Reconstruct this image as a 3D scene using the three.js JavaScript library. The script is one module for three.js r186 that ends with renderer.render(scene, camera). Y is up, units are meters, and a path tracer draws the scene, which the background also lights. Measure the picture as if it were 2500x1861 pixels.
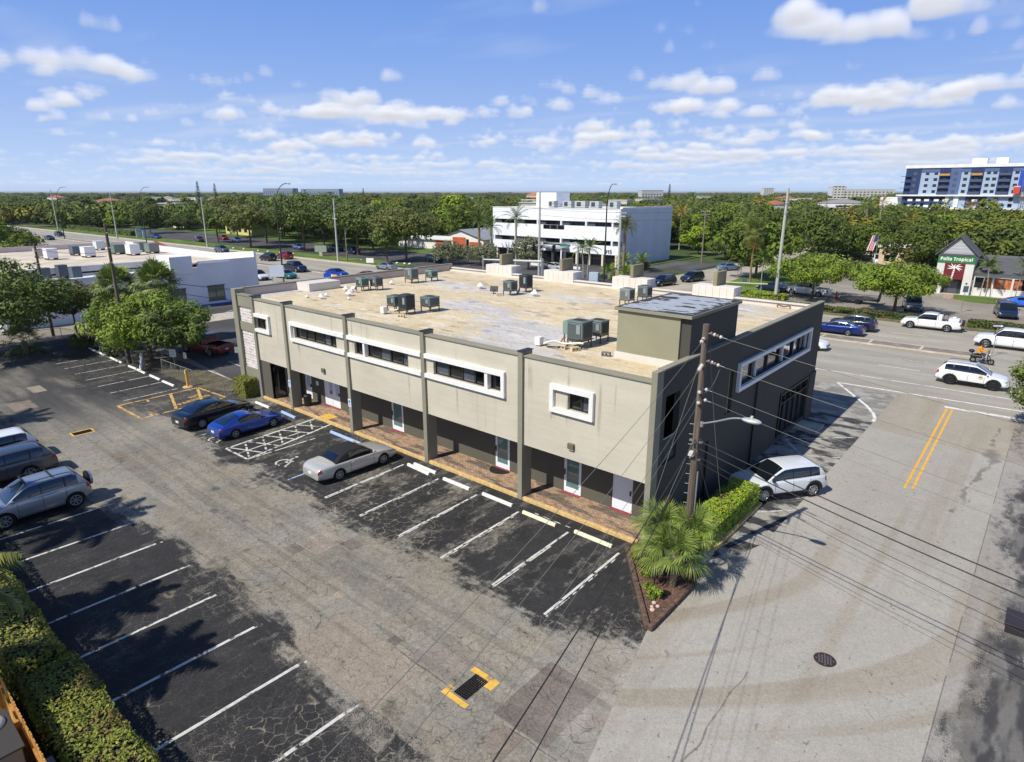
import * as THREE from 'three';
import { mergeGeometries } from 'three/addons/utils/BufferGeometryUtils.js';
import { RoundedBoxGeometry } from 'three/addons/geometries/RoundedBoxGeometry.js';
import { MarchingCubes } from 'three/addons/objects/MarchingCubes.js';
import { TextGeometry } from 'three/addons/geometries/TextGeometry.js';
import { FontLoader } from 'three/addons/loaders/FontLoader.js';
import { Brush, Evaluator, SUBTRACTION } from 'three-bvh-csg';

// ---------- camera, sun, exposure ----------
// x runs along the front of the beige building, z out of it towards the parking lot, y up; the origin is its near corner
const scene = new THREE.Scene();
const camera = new THREE.PerspectiveCamera(61.95, 1024 / 762, 0.1, 9000);
camera.position.set(11.12, 14.2, 21.24);
{ const p = Math.atan(462.5 / 1550), a = THREE.MathUtils.degToRad(40.61);
  camera.lookAt(11.12 - Math.sin(a) * Math.cos(p), 14.2 - Math.sin(p), 21.24 - Math.cos(a) * Math.cos(p)); }
const renderer = new THREE.WebGLRenderer({ antialias: true });
renderer.toneMapping = THREE.LinearToneMapping;
renderer.toneMappingExposure = 1.03;
renderer.shadowMap.enabled = true;
const SUN = new THREE.Vector3(-0.213, 1, 0.84).normalize();
const sun = new THREE.DirectionalLight(new THREE.Color(1, 0.955, 0.875), 5);
sun.position.copy(SUN).multiplyScalar(200);
sun.castShadow = true; sun.shadow.mapSize.set(4096, 4096); sun.shadow.radius = 1;
Object.assign(sun.shadow.camera, { left: -150, right: 150, top: 150, bottom: -150, near: 1, far: 600 });
scene.add(sun, sun.target);

// ---------- seeded noise ----------
function rng(seed) { let s = seed >>> 0; return () => { s = (s + 0x6D2B79F5) >>> 0; let t = Math.imul(s ^ (s >>> 15), 1 | s); t = (t + Math.imul(t ^ (t >>> 7), 61 | t)) ^ t; return ((t ^ (t >>> 14)) >>> 0) / 4294967296; }; }
const NT = new Float32Array(65536); { const r = rng(11); for (let i = 0; i < 65536; i++) NT[i] = r(); }
function vn(x, y) {
  const xi = Math.floor(x), yi = Math.floor(y); let fx = x - xi, fy = y - yi;
  fx = fx * fx * (3 - 2 * fx); fy = fy * fy * (3 - 2 * fy);
  const a = xi & 255, b = (xi + 1) & 255, c = (yi & 255) << 8, d = ((yi + 1) & 255) << 8;
  const p = NT[c + a], q = NT[c + b], r = NT[d + a], s = NT[d + b];
  return p + (q - p) * fx + (r - p + (p - q - r + s) * fx) * fy;
}
function fbm(x, y, o) { let s = 0, a = 0.5, t = 0; for (let i = 0; i < o; i++) { s += a * vn(x, y); t += a; a *= 0.5; x = x * 2.03 + 17.3; y = y * 2.03 + 9.1; } return s / t; }
const sst = (a, b, x) => { x = Math.min(1, Math.max(0, (x - a) / (b - a))); return x * x * (3 - 2 * x); };
const lerp = (a, b, t) => a + (b - a) * t, clamp = (x, a, b) => Math.min(b, Math.max(a, x));

// ---------- sky: blue air and rows of fair-weather cumulus, the same all round ----------
{
  const W = 4096, H = 2048, data = new Float32Array(W * H * 4);
  const air = (el) => { const k = 1 - Math.exp(-el / 10), up = 1 - 0.7 * sst(10, 60, el);
    return [lerp(0.58, 0.055, k) * up, lerp(0.73, 0.225, k) * up, lerp(0.96, 0.74, k) * up]; };
  const SX = 42.1;
  const foot = (x, y) => { const big = fbm(x * 0.21 + SX, y * 0.21 + 8.1, 2), mid = vn(x * 0.62 + 5, y * 0.62 + SX), f = fbm(x * 2.1 + 71.2, y * 2.1 + 25.9, 6); return f * 0.72 + mid * 0.28 + (big - 0.5) * 0.42; };
  for (let j = 0; j < H; j++) {
    const el = ((j + 0.5) / H - 0.5) * 180;
    if (el < 0) { const c = [0.30, 0.30, 0.28]; for (let i = 0; i < W; i++) { const k = (j * W + i) * 4; data[k] = c[0]; data[k + 1] = c[1]; data[k + 2] = c[2]; data[k + 3] = 1; } continue; }
    const a = air(el), er = el * Math.PI / 180, s = Math.sin(er), cc = Math.cos(er), step = el > 60 ? 8 : el > 34 ? 4 : 1, NS = el > 34 ? 4 : 9;
    const far = sst(0.6, 4.5, el);
    for (let i = 0; i < W; i += step) {
      const az = ((i + 0.5) / W - 0.5) * 2 * Math.PI, dx = Math.cos(az), dz = Math.sin(az);
      let T = 1, br = 0, wt = 0;
      if (el > 0.5) for (let q = 0; q < NS; q++) {
        const hf = (q + 0.5) / NS, h = 1 + 0.14 * hf, R = h * cc / (s + 0.012);
        const d = foot(dx * R * 1.35, dz * R * 1.35) - 0.556 - 0.062 * sst(2.5, 12, el) - hf * hf * 0.12 - (1 - sst(0, 0.15, hf)) * 0.03;
        if (d > 0) { const al = 1 - Math.exp(-d * 54 / NS * (0.6 + 0.4 * far)); const b = lerp(0.80, 1.1, sst(0.0, 0.65, hf)) - Math.min(0.12, d * 0.8); br += T * al * b; wt += T * al; T *= 1 - al; if (T < 0.03) break; }
      }
      const cov = wt * lerp(0.45, 0.9, far), b = wt > 0 ? br / wt : 0;
      const R0 = 1.25 * cc / (s + 0.02), wisp = 0.16 * sst(0.5, 0.8, fbm(dx * R0 * 0.5 + 9, dz * R0 * 1.1 + 4, 4)) * far;
      const cl = [1.0 * b, 1.0 * b, 1.04 * b];
      for (let e = 0; e < step && i + e < W; e++) { const k = (j * W + i + e) * 4; for (let n = 0; n < 3; n++) { let v = lerp(a[n], 0.9, wisp); data[k + n] = lerp(v, cl[n], cov); } data[k + 3] = 1; }
    }
  }
  const sky = new THREE.DataTexture(data, W, H, THREE.RGBAFormat, THREE.FloatType);
  sky.mapping = THREE.EquirectangularReflectionMapping; sky.magFilter = sky.minFilter = THREE.LinearFilter; sky.needsUpdate = true;
  scene.background = sky; scene.environment = sky;
}
// ---------- helpers ----------
const used = {};
function numbered(n) { if (!(n in used)) { used[n] = 1; return n; } return n + '_' + String(used[n]++).padStart(3, '0'); }
function meta(o, label, category, group, kind) { o.userData = { label }; if (category) o.userData.category = category; if (group) o.userData.group = group; if (kind) o.userData.kind = kind; return o; }
function thing(name, label, category, pos = [0, 0, 0], ry = 0, group, kind) { const o = new THREE.Group(); o.name = numbered(name); o.position.set(...pos); o.rotation.y = ry; meta(o, label, category, group, kind); scene.add(o); return o; }
function part(parent, name, geo, mat) { const m = new THREE.Mesh(geo, mat); m.name = name; m.castShadow = m.receiveShadow = true; parent.add(m); return m; }
function solo(name, label, category, geo, mat, pos = [0, 0, 0], ry = 0, group, kind) { const m = new THREE.Mesh(geo, mat); m.name = numbered(name); m.castShadow = m.receiveShadow = true; m.position.set(...pos); m.rotation.y = ry; meta(m, label, category, group, kind); scene.add(m); return m; }
function struct(name, label, geo, mat) { return solo(name, label, null, geo, mat, [0, 0, 0], 0, null, 'structure'); }
function dup(o, pos, ry, label, sc) { const r = o.clone(); r.name = numbered(o.name.replace(/_\d{3}$/, '')); r.userData = { ...o.userData }; if (label) r.userData.label = label; r.position.set(...pos); r.rotation.y = ry; if (sc) typeof sc === 'number' ? r.scale.setScalar(sc) : r.scale.set(...sc); scene.add(r); return r; }
// uv in metres from the face's main direction
function muv(g, keepIndexed) {
  if (g.index) g = g.toNonIndexed();
  const p = g.attributes.position, n = g.attributes.normal, uv = new Float32Array(p.count * 2);
  for (let i = 0; i < p.count; i++) { const ax = Math.abs(n.getX(i)), ay = Math.abs(n.getY(i)), az = Math.abs(n.getZ(i));
    if (ay >= ax && ay >= az) { uv[2 * i] = p.getX(i); uv[2 * i + 1] = p.getZ(i); } else if (ax > az) { uv[2 * i] = p.getZ(i); uv[2 * i + 1] = p.getY(i); } else { uv[2 * i] = p.getX(i); uv[2 * i + 1] = p.getY(i); } }
  g.setAttribute('uv', new THREE.BufferAttribute(uv, 2)); return g;
}
function mg(list) { const L = list.map((g) => { g = g.index ? g.toNonIndexed() : g; for (const k of Object.keys(g.attributes)) if (!['position', 'normal', 'uv', 'color'].includes(k)) g.deleteAttribute(k); return g; });
  const keys = ['uv', 'color']; for (const k of keys) if (L.some((g) => g.attributes[k]) && !L.every((g) => g.attributes[k])) L.forEach((g) => g.deleteAttribute(k)); return mergeGeometries(L, false); }
// box by its extents
function bx(x0, x1, y0, y1, z0, z1) { const g = new THREE.BoxGeometry(Math.abs(x1 - x0), Math.abs(y1 - y0), Math.abs(z1 - z0)); g.translate((x0 + x1) / 2, (y0 + y1) / 2, (z0 + z1) / 2); return muv(g); }
function rbx(x0, x1, y0, y1, z0, z1, r = 0.02) { const w = Math.abs(x1 - x0), h = Math.abs(y1 - y0), d = Math.abs(z1 - z0); const g = new RoundedBoxGeometry(w, h, d, 1, Math.min(r, w / 2.01, h / 2.01, d / 2.01)); g.translate((x0 + x1) / 2, (y0 + y1) / 2, (z0 + z1) / 2); return muv(g); }
const V = (x, y, z) => new THREE.Vector3(x, y, z);
function rod(a, b, r0, r1 = r0, seg = 8) { const d = b.clone().sub(a), L = d.length(), g = new THREE.CylinderGeometry(r1, r0, L, seg, 1); g.translate(0, L / 2, 0); g.applyQuaternion(new THREE.Quaternion().setFromUnitVectors(V(0, 1, 0), d.normalize())); g.translate(a.x, a.y, a.z); return g; }
function tube(pts, r, seg = 20, rad = 6) { return new THREE.TubeGeometry(new THREE.CatmullRomCurve3(pts), seg, r, rad, false); }
function cyl(r0, r1, y0, y1, x = 0, z = 0, seg = 16) { const g = new THREE.CylinderGeometry(r1, r0, y1 - y0, seg); g.translate(x, (y0 + y1) / 2, z); return g; }
function quad(pts) { const g = new THREE.BufferGeometry(), P = []; for (const i of [0, 1, 2, 0, 2, 3]) P.push(...pts[i]); g.setAttribute('position', new THREE.Float32BufferAttribute(P, 3)); g.computeVertexNormals(); return muv(g); }
// a flat sheet facing up from a ground polygon
function sheet(poly, y, holes = []) { const s = new THREE.Shape(poly.map(([x, z]) => new THREE.Vector2(x, -z))); for (const [a, b, c, d] of holes) s.holes.push(new THREE.Path([[a, -c], [b, -c], [b, -d], [a, -d]].map((p) => new THREE.Vector2(...p)))); const g = new THREE.ShapeGeometry(s); g.rotateX(-Math.PI / 2); g.translate(0, y, 0); return muv(g); }
const rect = (x0, x1, z0, z1) => [[x0, z0], [x0, z1], [x1, z1], [x1, z0]];
function line(x0, z0, x1, z1, w, y) { const dx = x1 - x0, dz = z1 - z0, L = Math.hypot(dx, dz), nx = -dz / L * w / 2, nz = dx / L * w / 2; const q = [[x0 + nx, z0 + nz], [x1 + nx, z1 + nz], [x1 - nx, z1 - nz], [x0 - nx, z0 - nz]]; let s = 0; for (let i = 0; i < 4; i++) { const a = q[i], b = q[(i + 1) % 4]; s += a[0] * b[1] - b[0] * a[1]; } return sheet(s > 0 ? q.reverse() : q, y); }
const C = (h) => new THREE.Color(h);
function std(color, roughness = 0.9, o = {}) { return new THREE.MeshStandardMaterial({ color: C(color), roughness, ...o }); }
function dtex(W, H, fn, o = {}) { const d = new Uint8Array(W * H * 4); const c = [0, 0, 0]; for (let j = 0; j < H; j++) for (let i = 0; i < W; i++) { fn(i, j, c); const k = (j * W + i) * 4; d[k] = clamp(c[0], 0, 255); d[k + 1] = clamp(c[1], 0, 255); d[k + 2] = clamp(c[2], 0, 255); d[k + 3] = 255; }
  const t = new THREE.DataTexture(d, W, H, THREE.RGBAFormat); t.colorSpace = o.data ? THREE.NoColorSpace : THREE.SRGBColorSpace; t.magFilter = THREE.LinearFilter; t.minFilter = THREE.LinearMipmapLinearFilter; t.generateMipmaps = true; t.wrapS = t.wrapT = o.clampEdge ? THREE.ClampToEdgeWrapping : THREE.RepeatWrapping; if (o.size) t.repeat.set(1 / o.size[0], 1 / o.size[1]); if (o.offset) t.offset.set(...o.offset); t.needsUpdate = true; return t; }
// repeating noise on a torus of n cells
function tn(u, v, n, seed) { const a = u * n, b = v * n, xi = Math.floor(a), yi = Math.floor(b); let fx = a - xi, fy = b - yi; fx = fx * fx * (3 - 2 * fx); fy = fy * fy * (3 - 2 * fy); const h = (x, y) => NT[(((y % n + n) % n) * 131 + ((x % n + n) % n) * 7 + seed * 977 + ((x % n + n) % n) * ((y % n + n) % n) * 3) & 65535]; const p = h(xi, yi), q = h(xi + 1, yi), r = h(xi, yi + 1), s = h(xi + 1, yi + 1); return p + (q - p) * fx + (r - p + (p - q - r + s) * fx) * fy; }
function tfbm(u, v, n, o, seed) { let s = 0, a = 0.5, t = 0; for (let i = 0; i < o; i++) { s += a * tn(u, v, n, seed + i); t += a; a *= 0.5; n *= 2; } return s / t; }
const hexrgb = (h) => { const n = parseInt(h.slice(1), 16); return [n >> 16, (n >> 8) & 255, n & 255]; };
// mottled colour and fine relief for a plain surface: size in metres
const mottleTex = {};
function mott(hex, amount, size, n = 8) { amount = amount <= 0.06 ? 0.05 : amount <= 0.12 ? 0.1 : amount <= 0.18 ? 0.16 : amount <= 0.25 ? 0.22 : 0.34; const key = [amount, size, n].join(), base = Math.round(255 / (1 + amount * 1.1)); const map = mottleTex[key] ??= dtex(256, 256, (i, j, c) => { const u = i / 256, v = j / 256, sd = Object.keys(mottleTex).length, k = 1 + (tfbm(u, v, n, 5, sd) - 0.5) * amount * 2, w = (tfbm(u, v, n, 3, sd + 9) - 0.5) * amount * 40; c[0] = base * k + w; c[1] = base * k + w * 0.6; c[2] = base * k - w * 0.3; }, { size: [size, size] }); const L = Math.pow((base / 255 + 0.055) / 1.055, 2.4), col = C(hex); return { map, color: new THREE.Color(Math.min(1, col.r / L), Math.min(1, col.g / L), Math.min(1, col.b / L)) }; }
function relief(size, n, seed = 5, px = 256, o = 4) { return dtex(px, px, (i, j, c) => { c[0] = c[1] = c[2] = 255 * tfbm(i / px, j / px, n, o, seed); }, { size: [size, size], data: true }); }
const bumpFine = relief(1.6, 64, 5), bumpMid = relief(4, 16, 6);
const stuccoM = {};
function stucco(hex, amount = 0.05, rough = 0.92) { return stuccoM[hex + amount] ??= new THREE.MeshStandardMaterial({ ...mott(hex, amount, 9, 4), roughness: rough, bumpMap: bumpFine, bumpScale: 0.006 }); }
const smoothN = (g) => { g.computeVertexNormals(); return g; };
// ---------- ground surfaces ----------
const vor = { d: 0 };
function cracks(x, y) { // distance to the border between the two nearest cells
  const wx = x + (vn(x * 2.1, y * 2.1) - 0.5) * 0.5, wy = y + (vn(x * 2.1 + 31, y * 2.1 + 7) - 0.5) * 0.5, xi = Math.floor(wx), yi = Math.floor(wy); let a = 9, b = 9;
  for (let j = -1; j < 2; j++) for (let i = -1; i < 2; i++) { const h = ((yi + j) & 255) * 256 + ((xi + i) & 255), px = xi + i + NT[h] - wx, py = yi + j + NT[(h * 7 + 13) & 65535] - wy, d = Math.sqrt(px * px + py * py); if (d < a) { b = a; a = d; } else if (d < b) b = d; }
  return b - a;
}
// [x0,z0,x1,z1,r,g,b] repairs in the paving
const PATCH = [[-11.3, 7.7, -9.7, 9.2, 148, 141, 130], [-9.75, 7.4, -8.9, 8.0, 108, 103, 98], [-11.25, 9.2, -10.5, 9.75, 112, 106, 100], [-7.05, 9.9, -6.55, 10.3, 148, 140, 126], [-5.85, 10.6, -1.45, 12.75, 140, 132, 120], [-3.5, 10.2, -3.1, 10.55, 104, 101, 97], [-3.05, 10.35, -2.4, 10.58, 150, 143, 130],
  [-2.4, 9.5, -0.62, 10.6, 134, 128, 120], [-0.62, 9.28, 0.42, 9.5, 150, 146, 138], [1.2, 7.8, 3.1, 10.5, 110, 104, 98], [2.35, 9.5, 2.95, 9.75, 124, 117, 109], [3.3, 8.5, 4.0, 9.15, 128, 121, 112], [1.57, 10.6, 2.45, 11.6, 124, 116, 106], [-20.85, 6.55, -19.5, 7.7, 138, 132, 121], [-27.6, 10.4, -26.35, 10.9, 128, 120, 106], [-46.6, 9.5, -44.5, 10.4, 150, 144, 130], [-51.5, 12, -48.5, 13.2, 140, 134, 120], [-57, 9.8, -55, 10.9, 138, 132, 120], [-35.6, 3.4, -33.5, 6.6, 118, 112, 104], [-43, 11, -40.5, 12.4, 128, 118, 106]];
let gseed = 1; const grain = () => { gseed = (Math.imul(gseed, 1664525) + 1013904223) >>> 0; return gseed / 4294967296; };
function lotColor(x, z, c) {
  const G = grain(), n1 = fbm(x * 0.33, z * 0.33, 4), n2 = fbm(x * 2.6 + 5, z * 2.6, 3), fine = vn(x * 21, z * 21) * 0.6 + G * 0.4, med = fbm(x * 7 + 3, z * 7 + 9, 2);
  // worn bare aggregate
  let g = 129 + (n1 - 0.5) * 26 + (n2 - 0.5) * 18 + (fine - 0.5) * 36 + (med - 0.5) * 16; const warm = (fbm(x * 0.8 + 9, z * 0.8 + 2, 3) - 0.5) * 12;
  let r = g + 6 + warm, gg = g + warm * 0.5, b = g - 13 - warm * 0.4;
  const farL = sst(-30, -42, x);
  if (farL > 0) { const dk = farL * (0.35 + 0.6 * sst(0.25, 0.6, fbm(x * 0.22 + 4, z * 0.9 + 2, 4))) * (0.6 + 0.4 * sst(15, 8, z)); r = lerp(r, 58, dk); gg = lerp(gg, 57, dk); b = lerp(b, 56, dk); }
  for (const p of PATCH) if (x > p[0] && x < p[2] && z > p[1] && z < p[3]) { const e = Math.min(x - p[0], p[2] - x, z - p[1], p[3] - z), k = (fine - 0.5) * 34 + (n2 - 0.5) * 18, t = 0.9 * sst(0, 0.03, e + (G - 0.5) * 0.02); r = lerp(r, p[4] + 4 + k, t); gg = lerp(gg, p[5] + k, t); b = lerp(b, p[6] - 3 + k, t); if (e < 0.02) { r *= 0.84; gg *= 0.84; b *= 0.84; } }
  { const sm = sst(2.4, 0.1, 2.95 + (z - 4.75) * 0.266 - x + (n2 - 0.5) * 1.2) * sst(3.8, 5.2, z) * (0.35 + 0.5 * sst(0.4, 0.6, fbm(x * 1.3 + 3, z * 1.3 + 2, 3))); const k = (fine - 0.5) * 26; r = lerp(r, 158 + k, sm); gg = lerp(gg, 152 + k, sm); b = lerp(b, 142 + k, sm); }
  // black sealer left in the stalls, frayed towards the driving lane
  const fray = (fbm(x * 0.55 + 20, z * 0.55, 3) - 0.5) * 2.2 + (fbm(x * 1.1 + 4, z * 5.2 + 8, 4) - 0.5) * 1.5 + (med - 0.5) * 0.7 + (G - 0.5) * 0.7;
  const edge = x > 0.2 ? 6.4 - (x - 0.2) * 0.72 : 6.45 + 0.25 * Math.sin(x * 0.5);
  let m = sst(0.32, -0.32, z - edge + fray);
  m = Math.max(m, sst(-0.32, 0.32, z - (x < -21 ? 13.5 : 12.7) + fray));
  if (x < -38.5) m = Math.max(m, sst(0.8, -0.6, z - 7.0 + fray) * 0.94);
  if (x < -30 && x > -38.5) m *= 0.75;
  const wearN = fbm(x * 0.8 + 3.3, z * 0.36 + 70, 5) + (med - 0.5) * 0.2, spots = fbm(x * 2.6 + 30, z * 0.9 + 11, 4);
  let wear = sst(0.55, 0.68, wearN) * 0.55 + sst(0.6, 0.72, spots) * 0.36; if (z > 13.5) wear *= 0.28; wear *= 0.4 + 1.2 * vn(x * 9, z * 5);
  m *= 1 - clamp(sst(-0.12, 0.12, wear - G * 0.9) * 0.72 + wear * 0.2, 0, 0.9);
  const bk = 39 + (n2 - 0.5) * 14 + (fine - 0.5) * 20 + (n1 - 0.5) * 14;
  r = lerp(r, bk + 1, m); gg = lerp(gg, bk, m); b = lerp(b, bk, m);
  // cracks: sand-filled in the sealer, dark in the bare paving
  const gator = sst(0.46, 0.64, fbm(x * 0.2 + 2.2, z * 0.2 + 5.1, 2) + (x > -5 && z > 13.5 && z < 17.5 ? 0.2 : 0) + (x > -2.5 && z < 7 && z > 2.5 ? 0.16 : 0));
  const s = x > -6 && (z > 13 || z < 7) ? 2.9 : 2.3, d = cracks(x * s, z * s), thin = fbm(x * 1.4 + 60, z * 1.4, 2);
  if (m > 0.3) { const w = 0.075 * sst(0.40, 0.62, thin) + 0.03; let k = sst(w, w * 0.3, d) * (0.16 + 0.84 * gator) * (0.4 + 0.6 * m) * sst(0.3, 0.46, thin + gator * 0.3); k *= 0.4 + 0.6 * vn(x * 13, z * 13); r = lerp(r, 148, k); gg = lerp(gg, 140, k); b = lerp(b, 118, k); }
  else { const w = 0.04, d2 = cracks(x * 3.3 + 40, z * 3.3); const k = (sst(w, w * 0.3, d) * sst(0.40, 0.62, thin + gator * 0.25) + 0.6 * sst(0.05, 0.015, d2) * sst(0.48, 0.66, fbm(x * 0.9 + 4, z * 0.9 + 30, 3))) * 0.6; r *= 1 - k * 0.5; gg *= 1 - k * 0.5; b *= 1 - k * 0.5; }
  // long paving joints
  const j = Math.abs(z - 10.62 - (vn(x * 2, 3) - 0.5) * 0.06); if (j < 0.016 && x > -12 && vn(x * 0.7, 1) > 0.35) { r *= 0.72; gg *= 0.72; b *= 0.72; }
  // pothole and oil
  const ph = Math.hypot((x + 11.68) / 1.0, (z - 14.19) / 0.6) + (med - 0.5) * 0.4; if (ph < 0.5) { const k = sst(0.5, 0.2, ph + (fine - 0.5) * 0.4) * 0.8; r = lerp(r, 150, k); gg = lerp(gg, 132, k); b = lerp(b, 108, k); if (ph < 0.12) { r *= 0.6; gg *= 0.6; b *= 0.6; } }
  { const k = sst(0.5, 0.64, fbm(x * 0.12 + 2, z * 3.4 + 1, 3)) * sst(6.5, 8, z) * sst(12.6, 11.2, z) * 0.09; r *= 1 - k; gg *= 1 - k; b *= 1 - k; }
  if (z < 6 && x > -14 && x < 0) { const u = ((x + 14.0) % 2.7 + 2.7) % 2.7 - 1.35, q = Math.hypot(u * 1.5 + (n2 - 0.5) * 0.8, (z - 3.1 + Math.floor((x + 14) / 2.7) % 2 * 0.5) * 0.8 + (n1 - 0.5)); const k = sst(0.75, 0.15, q + (med - 0.5) * 0.7) * 0.5; r = lerp(r, 24, k); gg = lerp(gg, 23, k); b = lerp(b, 22, k); }
  const oil = sst(0.72, 0.82, fbm(x * 0.9 + 50, z * 0.9 + 77, 4)) * 0.22; r *= 1 - oil; gg *= 1 - oil; b *= 1 - oil;
  c[0] = r; c[1] = gg; c[2] = b;
}
function groundTex(x0, x1, z0, z1, W, H, fn) { const dx = (x1 - x0) / W, dz = (z1 - z0) / H; return dtex(W, H, (i, j, c) => fn(x0 + (i + 0.5) * dx, z0 + (j + 0.5) * dz, c), { clampEdge: true, size: [x1 - x0, z1 - z0], offset: [-x0 / (x1 - x0), -z0 / (z1 - z0)] }); }
const gm = (t, rough = 0.95, bump = 0.012) => new THREE.MeshStandardMaterial({ ...(t.isTexture ? { map: t } : t), roughness: rough, bumpMap: bumpFine, bumpScale: bump });
const lotNear = gm(groundTex(-30.5, 4.6, -0.6, 21, 2048, 1280, lotColor)), lotFar = gm(groundTex(-64, -30.5, -0.6, 21, 1024, 660, lotColor));
function streetColor(x, z, c) {
  const G = grain(), fine = vn(x * 19, z * 19) * 0.5 + G * 0.5, n1 = fbm(x * 0.3 + 8, z * 0.3, 4), n2 = fbm(x * 2.2, z * 2.2 + 40, 3);
  let g = 156 + (n1 - 0.5) * 14 + (n2 - 0.5) * 9 + (fine - 0.5) * 26;
  const t = x + (z > -2 ? 0.27 * (z + 2) + 0.05 * (z + 2) * (z + 2) : 0) - 0.3, band = fbm(t * 1.25 + 3, z * 0.05 + 2, 3), tan = sst(0.44, 0.66, band + (n2 - 0.5) * 0.12) * sst(-16, 3, z + (n1 - 0.5) * 6) * 0.65 + sst(0.5, 0.72, fbm(x * 1.3 + 77, z * 0.06, 3)) * 0.4;
  let r = g + 4, gg = g - 1, b = g - 11; r -= tan * 17; gg -= tan * 21; b -= tan * 28;
  if (z < -21.5 + (x - 7) * 0.12 + (n2 - 0.5) * 0.3) { r -= 4; gg -= 7; b -= 13; }
  if (Math.abs(z + 21.5 - (x - 7) * 0.12) < 0.025 && vn(x * 2, 7) > 0.3) { r *= 0.84; gg *= 0.84; b *= 0.84; }
  // right-hand strip: old black sealer with scratches
  if (x > 10.75) { const fr = (fbm(x * 1.2, z * 0.5 + 6, 4) - 0.5) * 2.6 + (fbm(x * 5, z * 3, 3) - 0.5) * 1.2 + (G - 0.5) * 0.9; const m = sst(-0.3, 0.5, x - 11.55 + fr) * (0.5 + 0.5 * sst(0.35, 0.6, fbm(x * 3, z * 0.8, 4))); r = lerp(r - 8, 62, m); gg = lerp(gg - 8, 61, m); b = lerp(b - 6, 60, m); if (x < 10.785 + (n2 - 0.5) * 0.03 && vn(z * 0.8, 4) > 0.4) { r *= 0.76; gg *= 0.76; b *= 0.76; } }
  const d = cracks(x * 0.9 + 9, z * 0.9), k = sst(0.014, 0.004, d) * sst(0.56, 0.72, fbm(x * 0.4, z * 0.4 + 99, 2)) * 0.14; r *= 1 - k; gg *= 1 - k; b *= 1 - k;
  if (Math.abs(x - 6.08 - (vn(z * 1.3, 2) - 0.5) * 0.14) < 0.022 * (0.5 + vn(z * 5, 3)) && z > 4.2) { r *= 0.76; gg *= 0.74; b *= 0.7; }
  const leak = (Math.abs(x - 10.0 + 0.05 * (z + 20) + (fbm(z * 0.7, 5, 3) - 0.5) * 1.2) + (n2 - 0.5) * 0.3) / (0.1 + 0.45 * sst(2.5, 0, Math.abs(z + 21.5))); if (z < -12 && z > -27 && leak < 1) { const q = 0.22 * sst(1, 0.2, leak) * sst(0.25, 0.6, vn(z * 1.1, 8) + 0.2); r *= 1 - q; gg *= 1 - q; b *= 1 - q; }
  const sp = vn(x * 7.2, z * 7.2) + G * 0.1; if (sp > 1.015) { r *= 0.7; gg *= 0.7; b *= 0.7; }
  c[0] = r; c[1] = gg; c[2] = b;
}
const streetMat = gm(groundTex(2.4, 15, -33, 24, 768, 2048, streetColor));
function sideColor(x, z, c) { // black-and-bare stalls beside the building
  const fine = vn(x * 19, z * 19), n2 = fbm(x * 2.4, z * 2.4, 3), bare = 150 + (n2 - 0.5) * 40 + (fine - 0.5) * 26, m = sst(0.42, 0.60, fbm(x * 1.1 + 5, z * 1.9, 5)) * (z < -23 ? 0.25 : z > -8.5 ? 0.95 : 0.9), k = 50 + (n2 - 0.5) * 20 + (fine - 0.5) * 16;
  c[0] = lerp(bare + 2, k, m); c[1] = lerp(bare - 2, k, m); c[2] = lerp(bare - 12, k + 1, m);
  const d = cracks(x * 1.8, z * 1.8), q = sst(0.05, 0.015, d) * m * sst(0.45, 0.6, fbm(x * 0.6, z * 0.6 + 9, 2)); c[0] = lerp(c[0], 150, q); c[1] = lerp(c[1], 145, q); c[2] = lerp(c[2], 125, q);
}
const sideMat = gm(groundTex(-2.5, 4.2, -31, 1.5, 384, 1536, sideColor));
const roadMat = gm(dtex(2048, 512, (i, j, c) => { const u = i / 2048, v = j / 512, x = u * 90, z = v * 30; const lanes = Math.cos(v * Math.PI * 2 * 8) * 4, st = (tn(u * 1, v, 64, 3) - 0.5) * 8, n = tfbm(u, v, 8, 5, 2) - 0.5, f = NT[(i * 7919 + j * 104729) & 65535] - 0.5, sm = tfbm(u, v, 4, 3, 8) - 0.5; const g = 152 + lanes + st + n * 20 + f * 18 + (tfbm(u * 1, v * 1, 32, 2, 5) - 0.5) * 14; c[0] = g + 4 + sm * 10; c[1] = g - 2 + sm * 4; c[2] = g - 15 - sm * 8; }, { size: [90, 30] }));
const asphaltMat = gm(dtex(512, 512, (i, j, c) => { const u = i / 512, v = j / 512, g = 74 + (tfbm(u, v, 6, 5, 4) - 0.5) * 46 + (NT[(i * 7919 + j * 104729) & 65535] - 0.5) * 18; c[0] = g + 1; c[1] = g; c[2] = g - 1; }, { size: [24, 24] }));
const paleAsphalt = gm(dtex(512, 512, (i, j, c) => { const u = i / 512, v = j / 512, g = 138 + (tfbm(u, v, 6, 5, 7) - 0.5) * 50 + (NT[(i * 7919 + j * 104729) & 65535] - 0.5) * 20; c[0] = g + 5; c[1] = g - 3; c[2] = g - 17; }, { size: [24, 24] }));
const grassMat = gm(dtex(512, 512, (i, j, c) => { const u = i / 512, v = j / 512, n = tfbm(u, v, 5, 5, 3), f = NT[(i * 7919 + j * 104729) & 65535] - 0.5, d = sst(0.56, 0.72, tfbm(u, v, 9, 4, 12)); c[0] = lerp(84 + (n - 0.5) * 60 + f * 34, 128, d * 0.5); c[1] = lerp(108 + (n - 0.5) * 50 + f * 34, 118, d * 0.5); c[2] = lerp(32 + (n - 0.5) * 26 + f * 16, 66, d * 0.5); }, { size: [14, 14] }), 1, 0.03);
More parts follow.
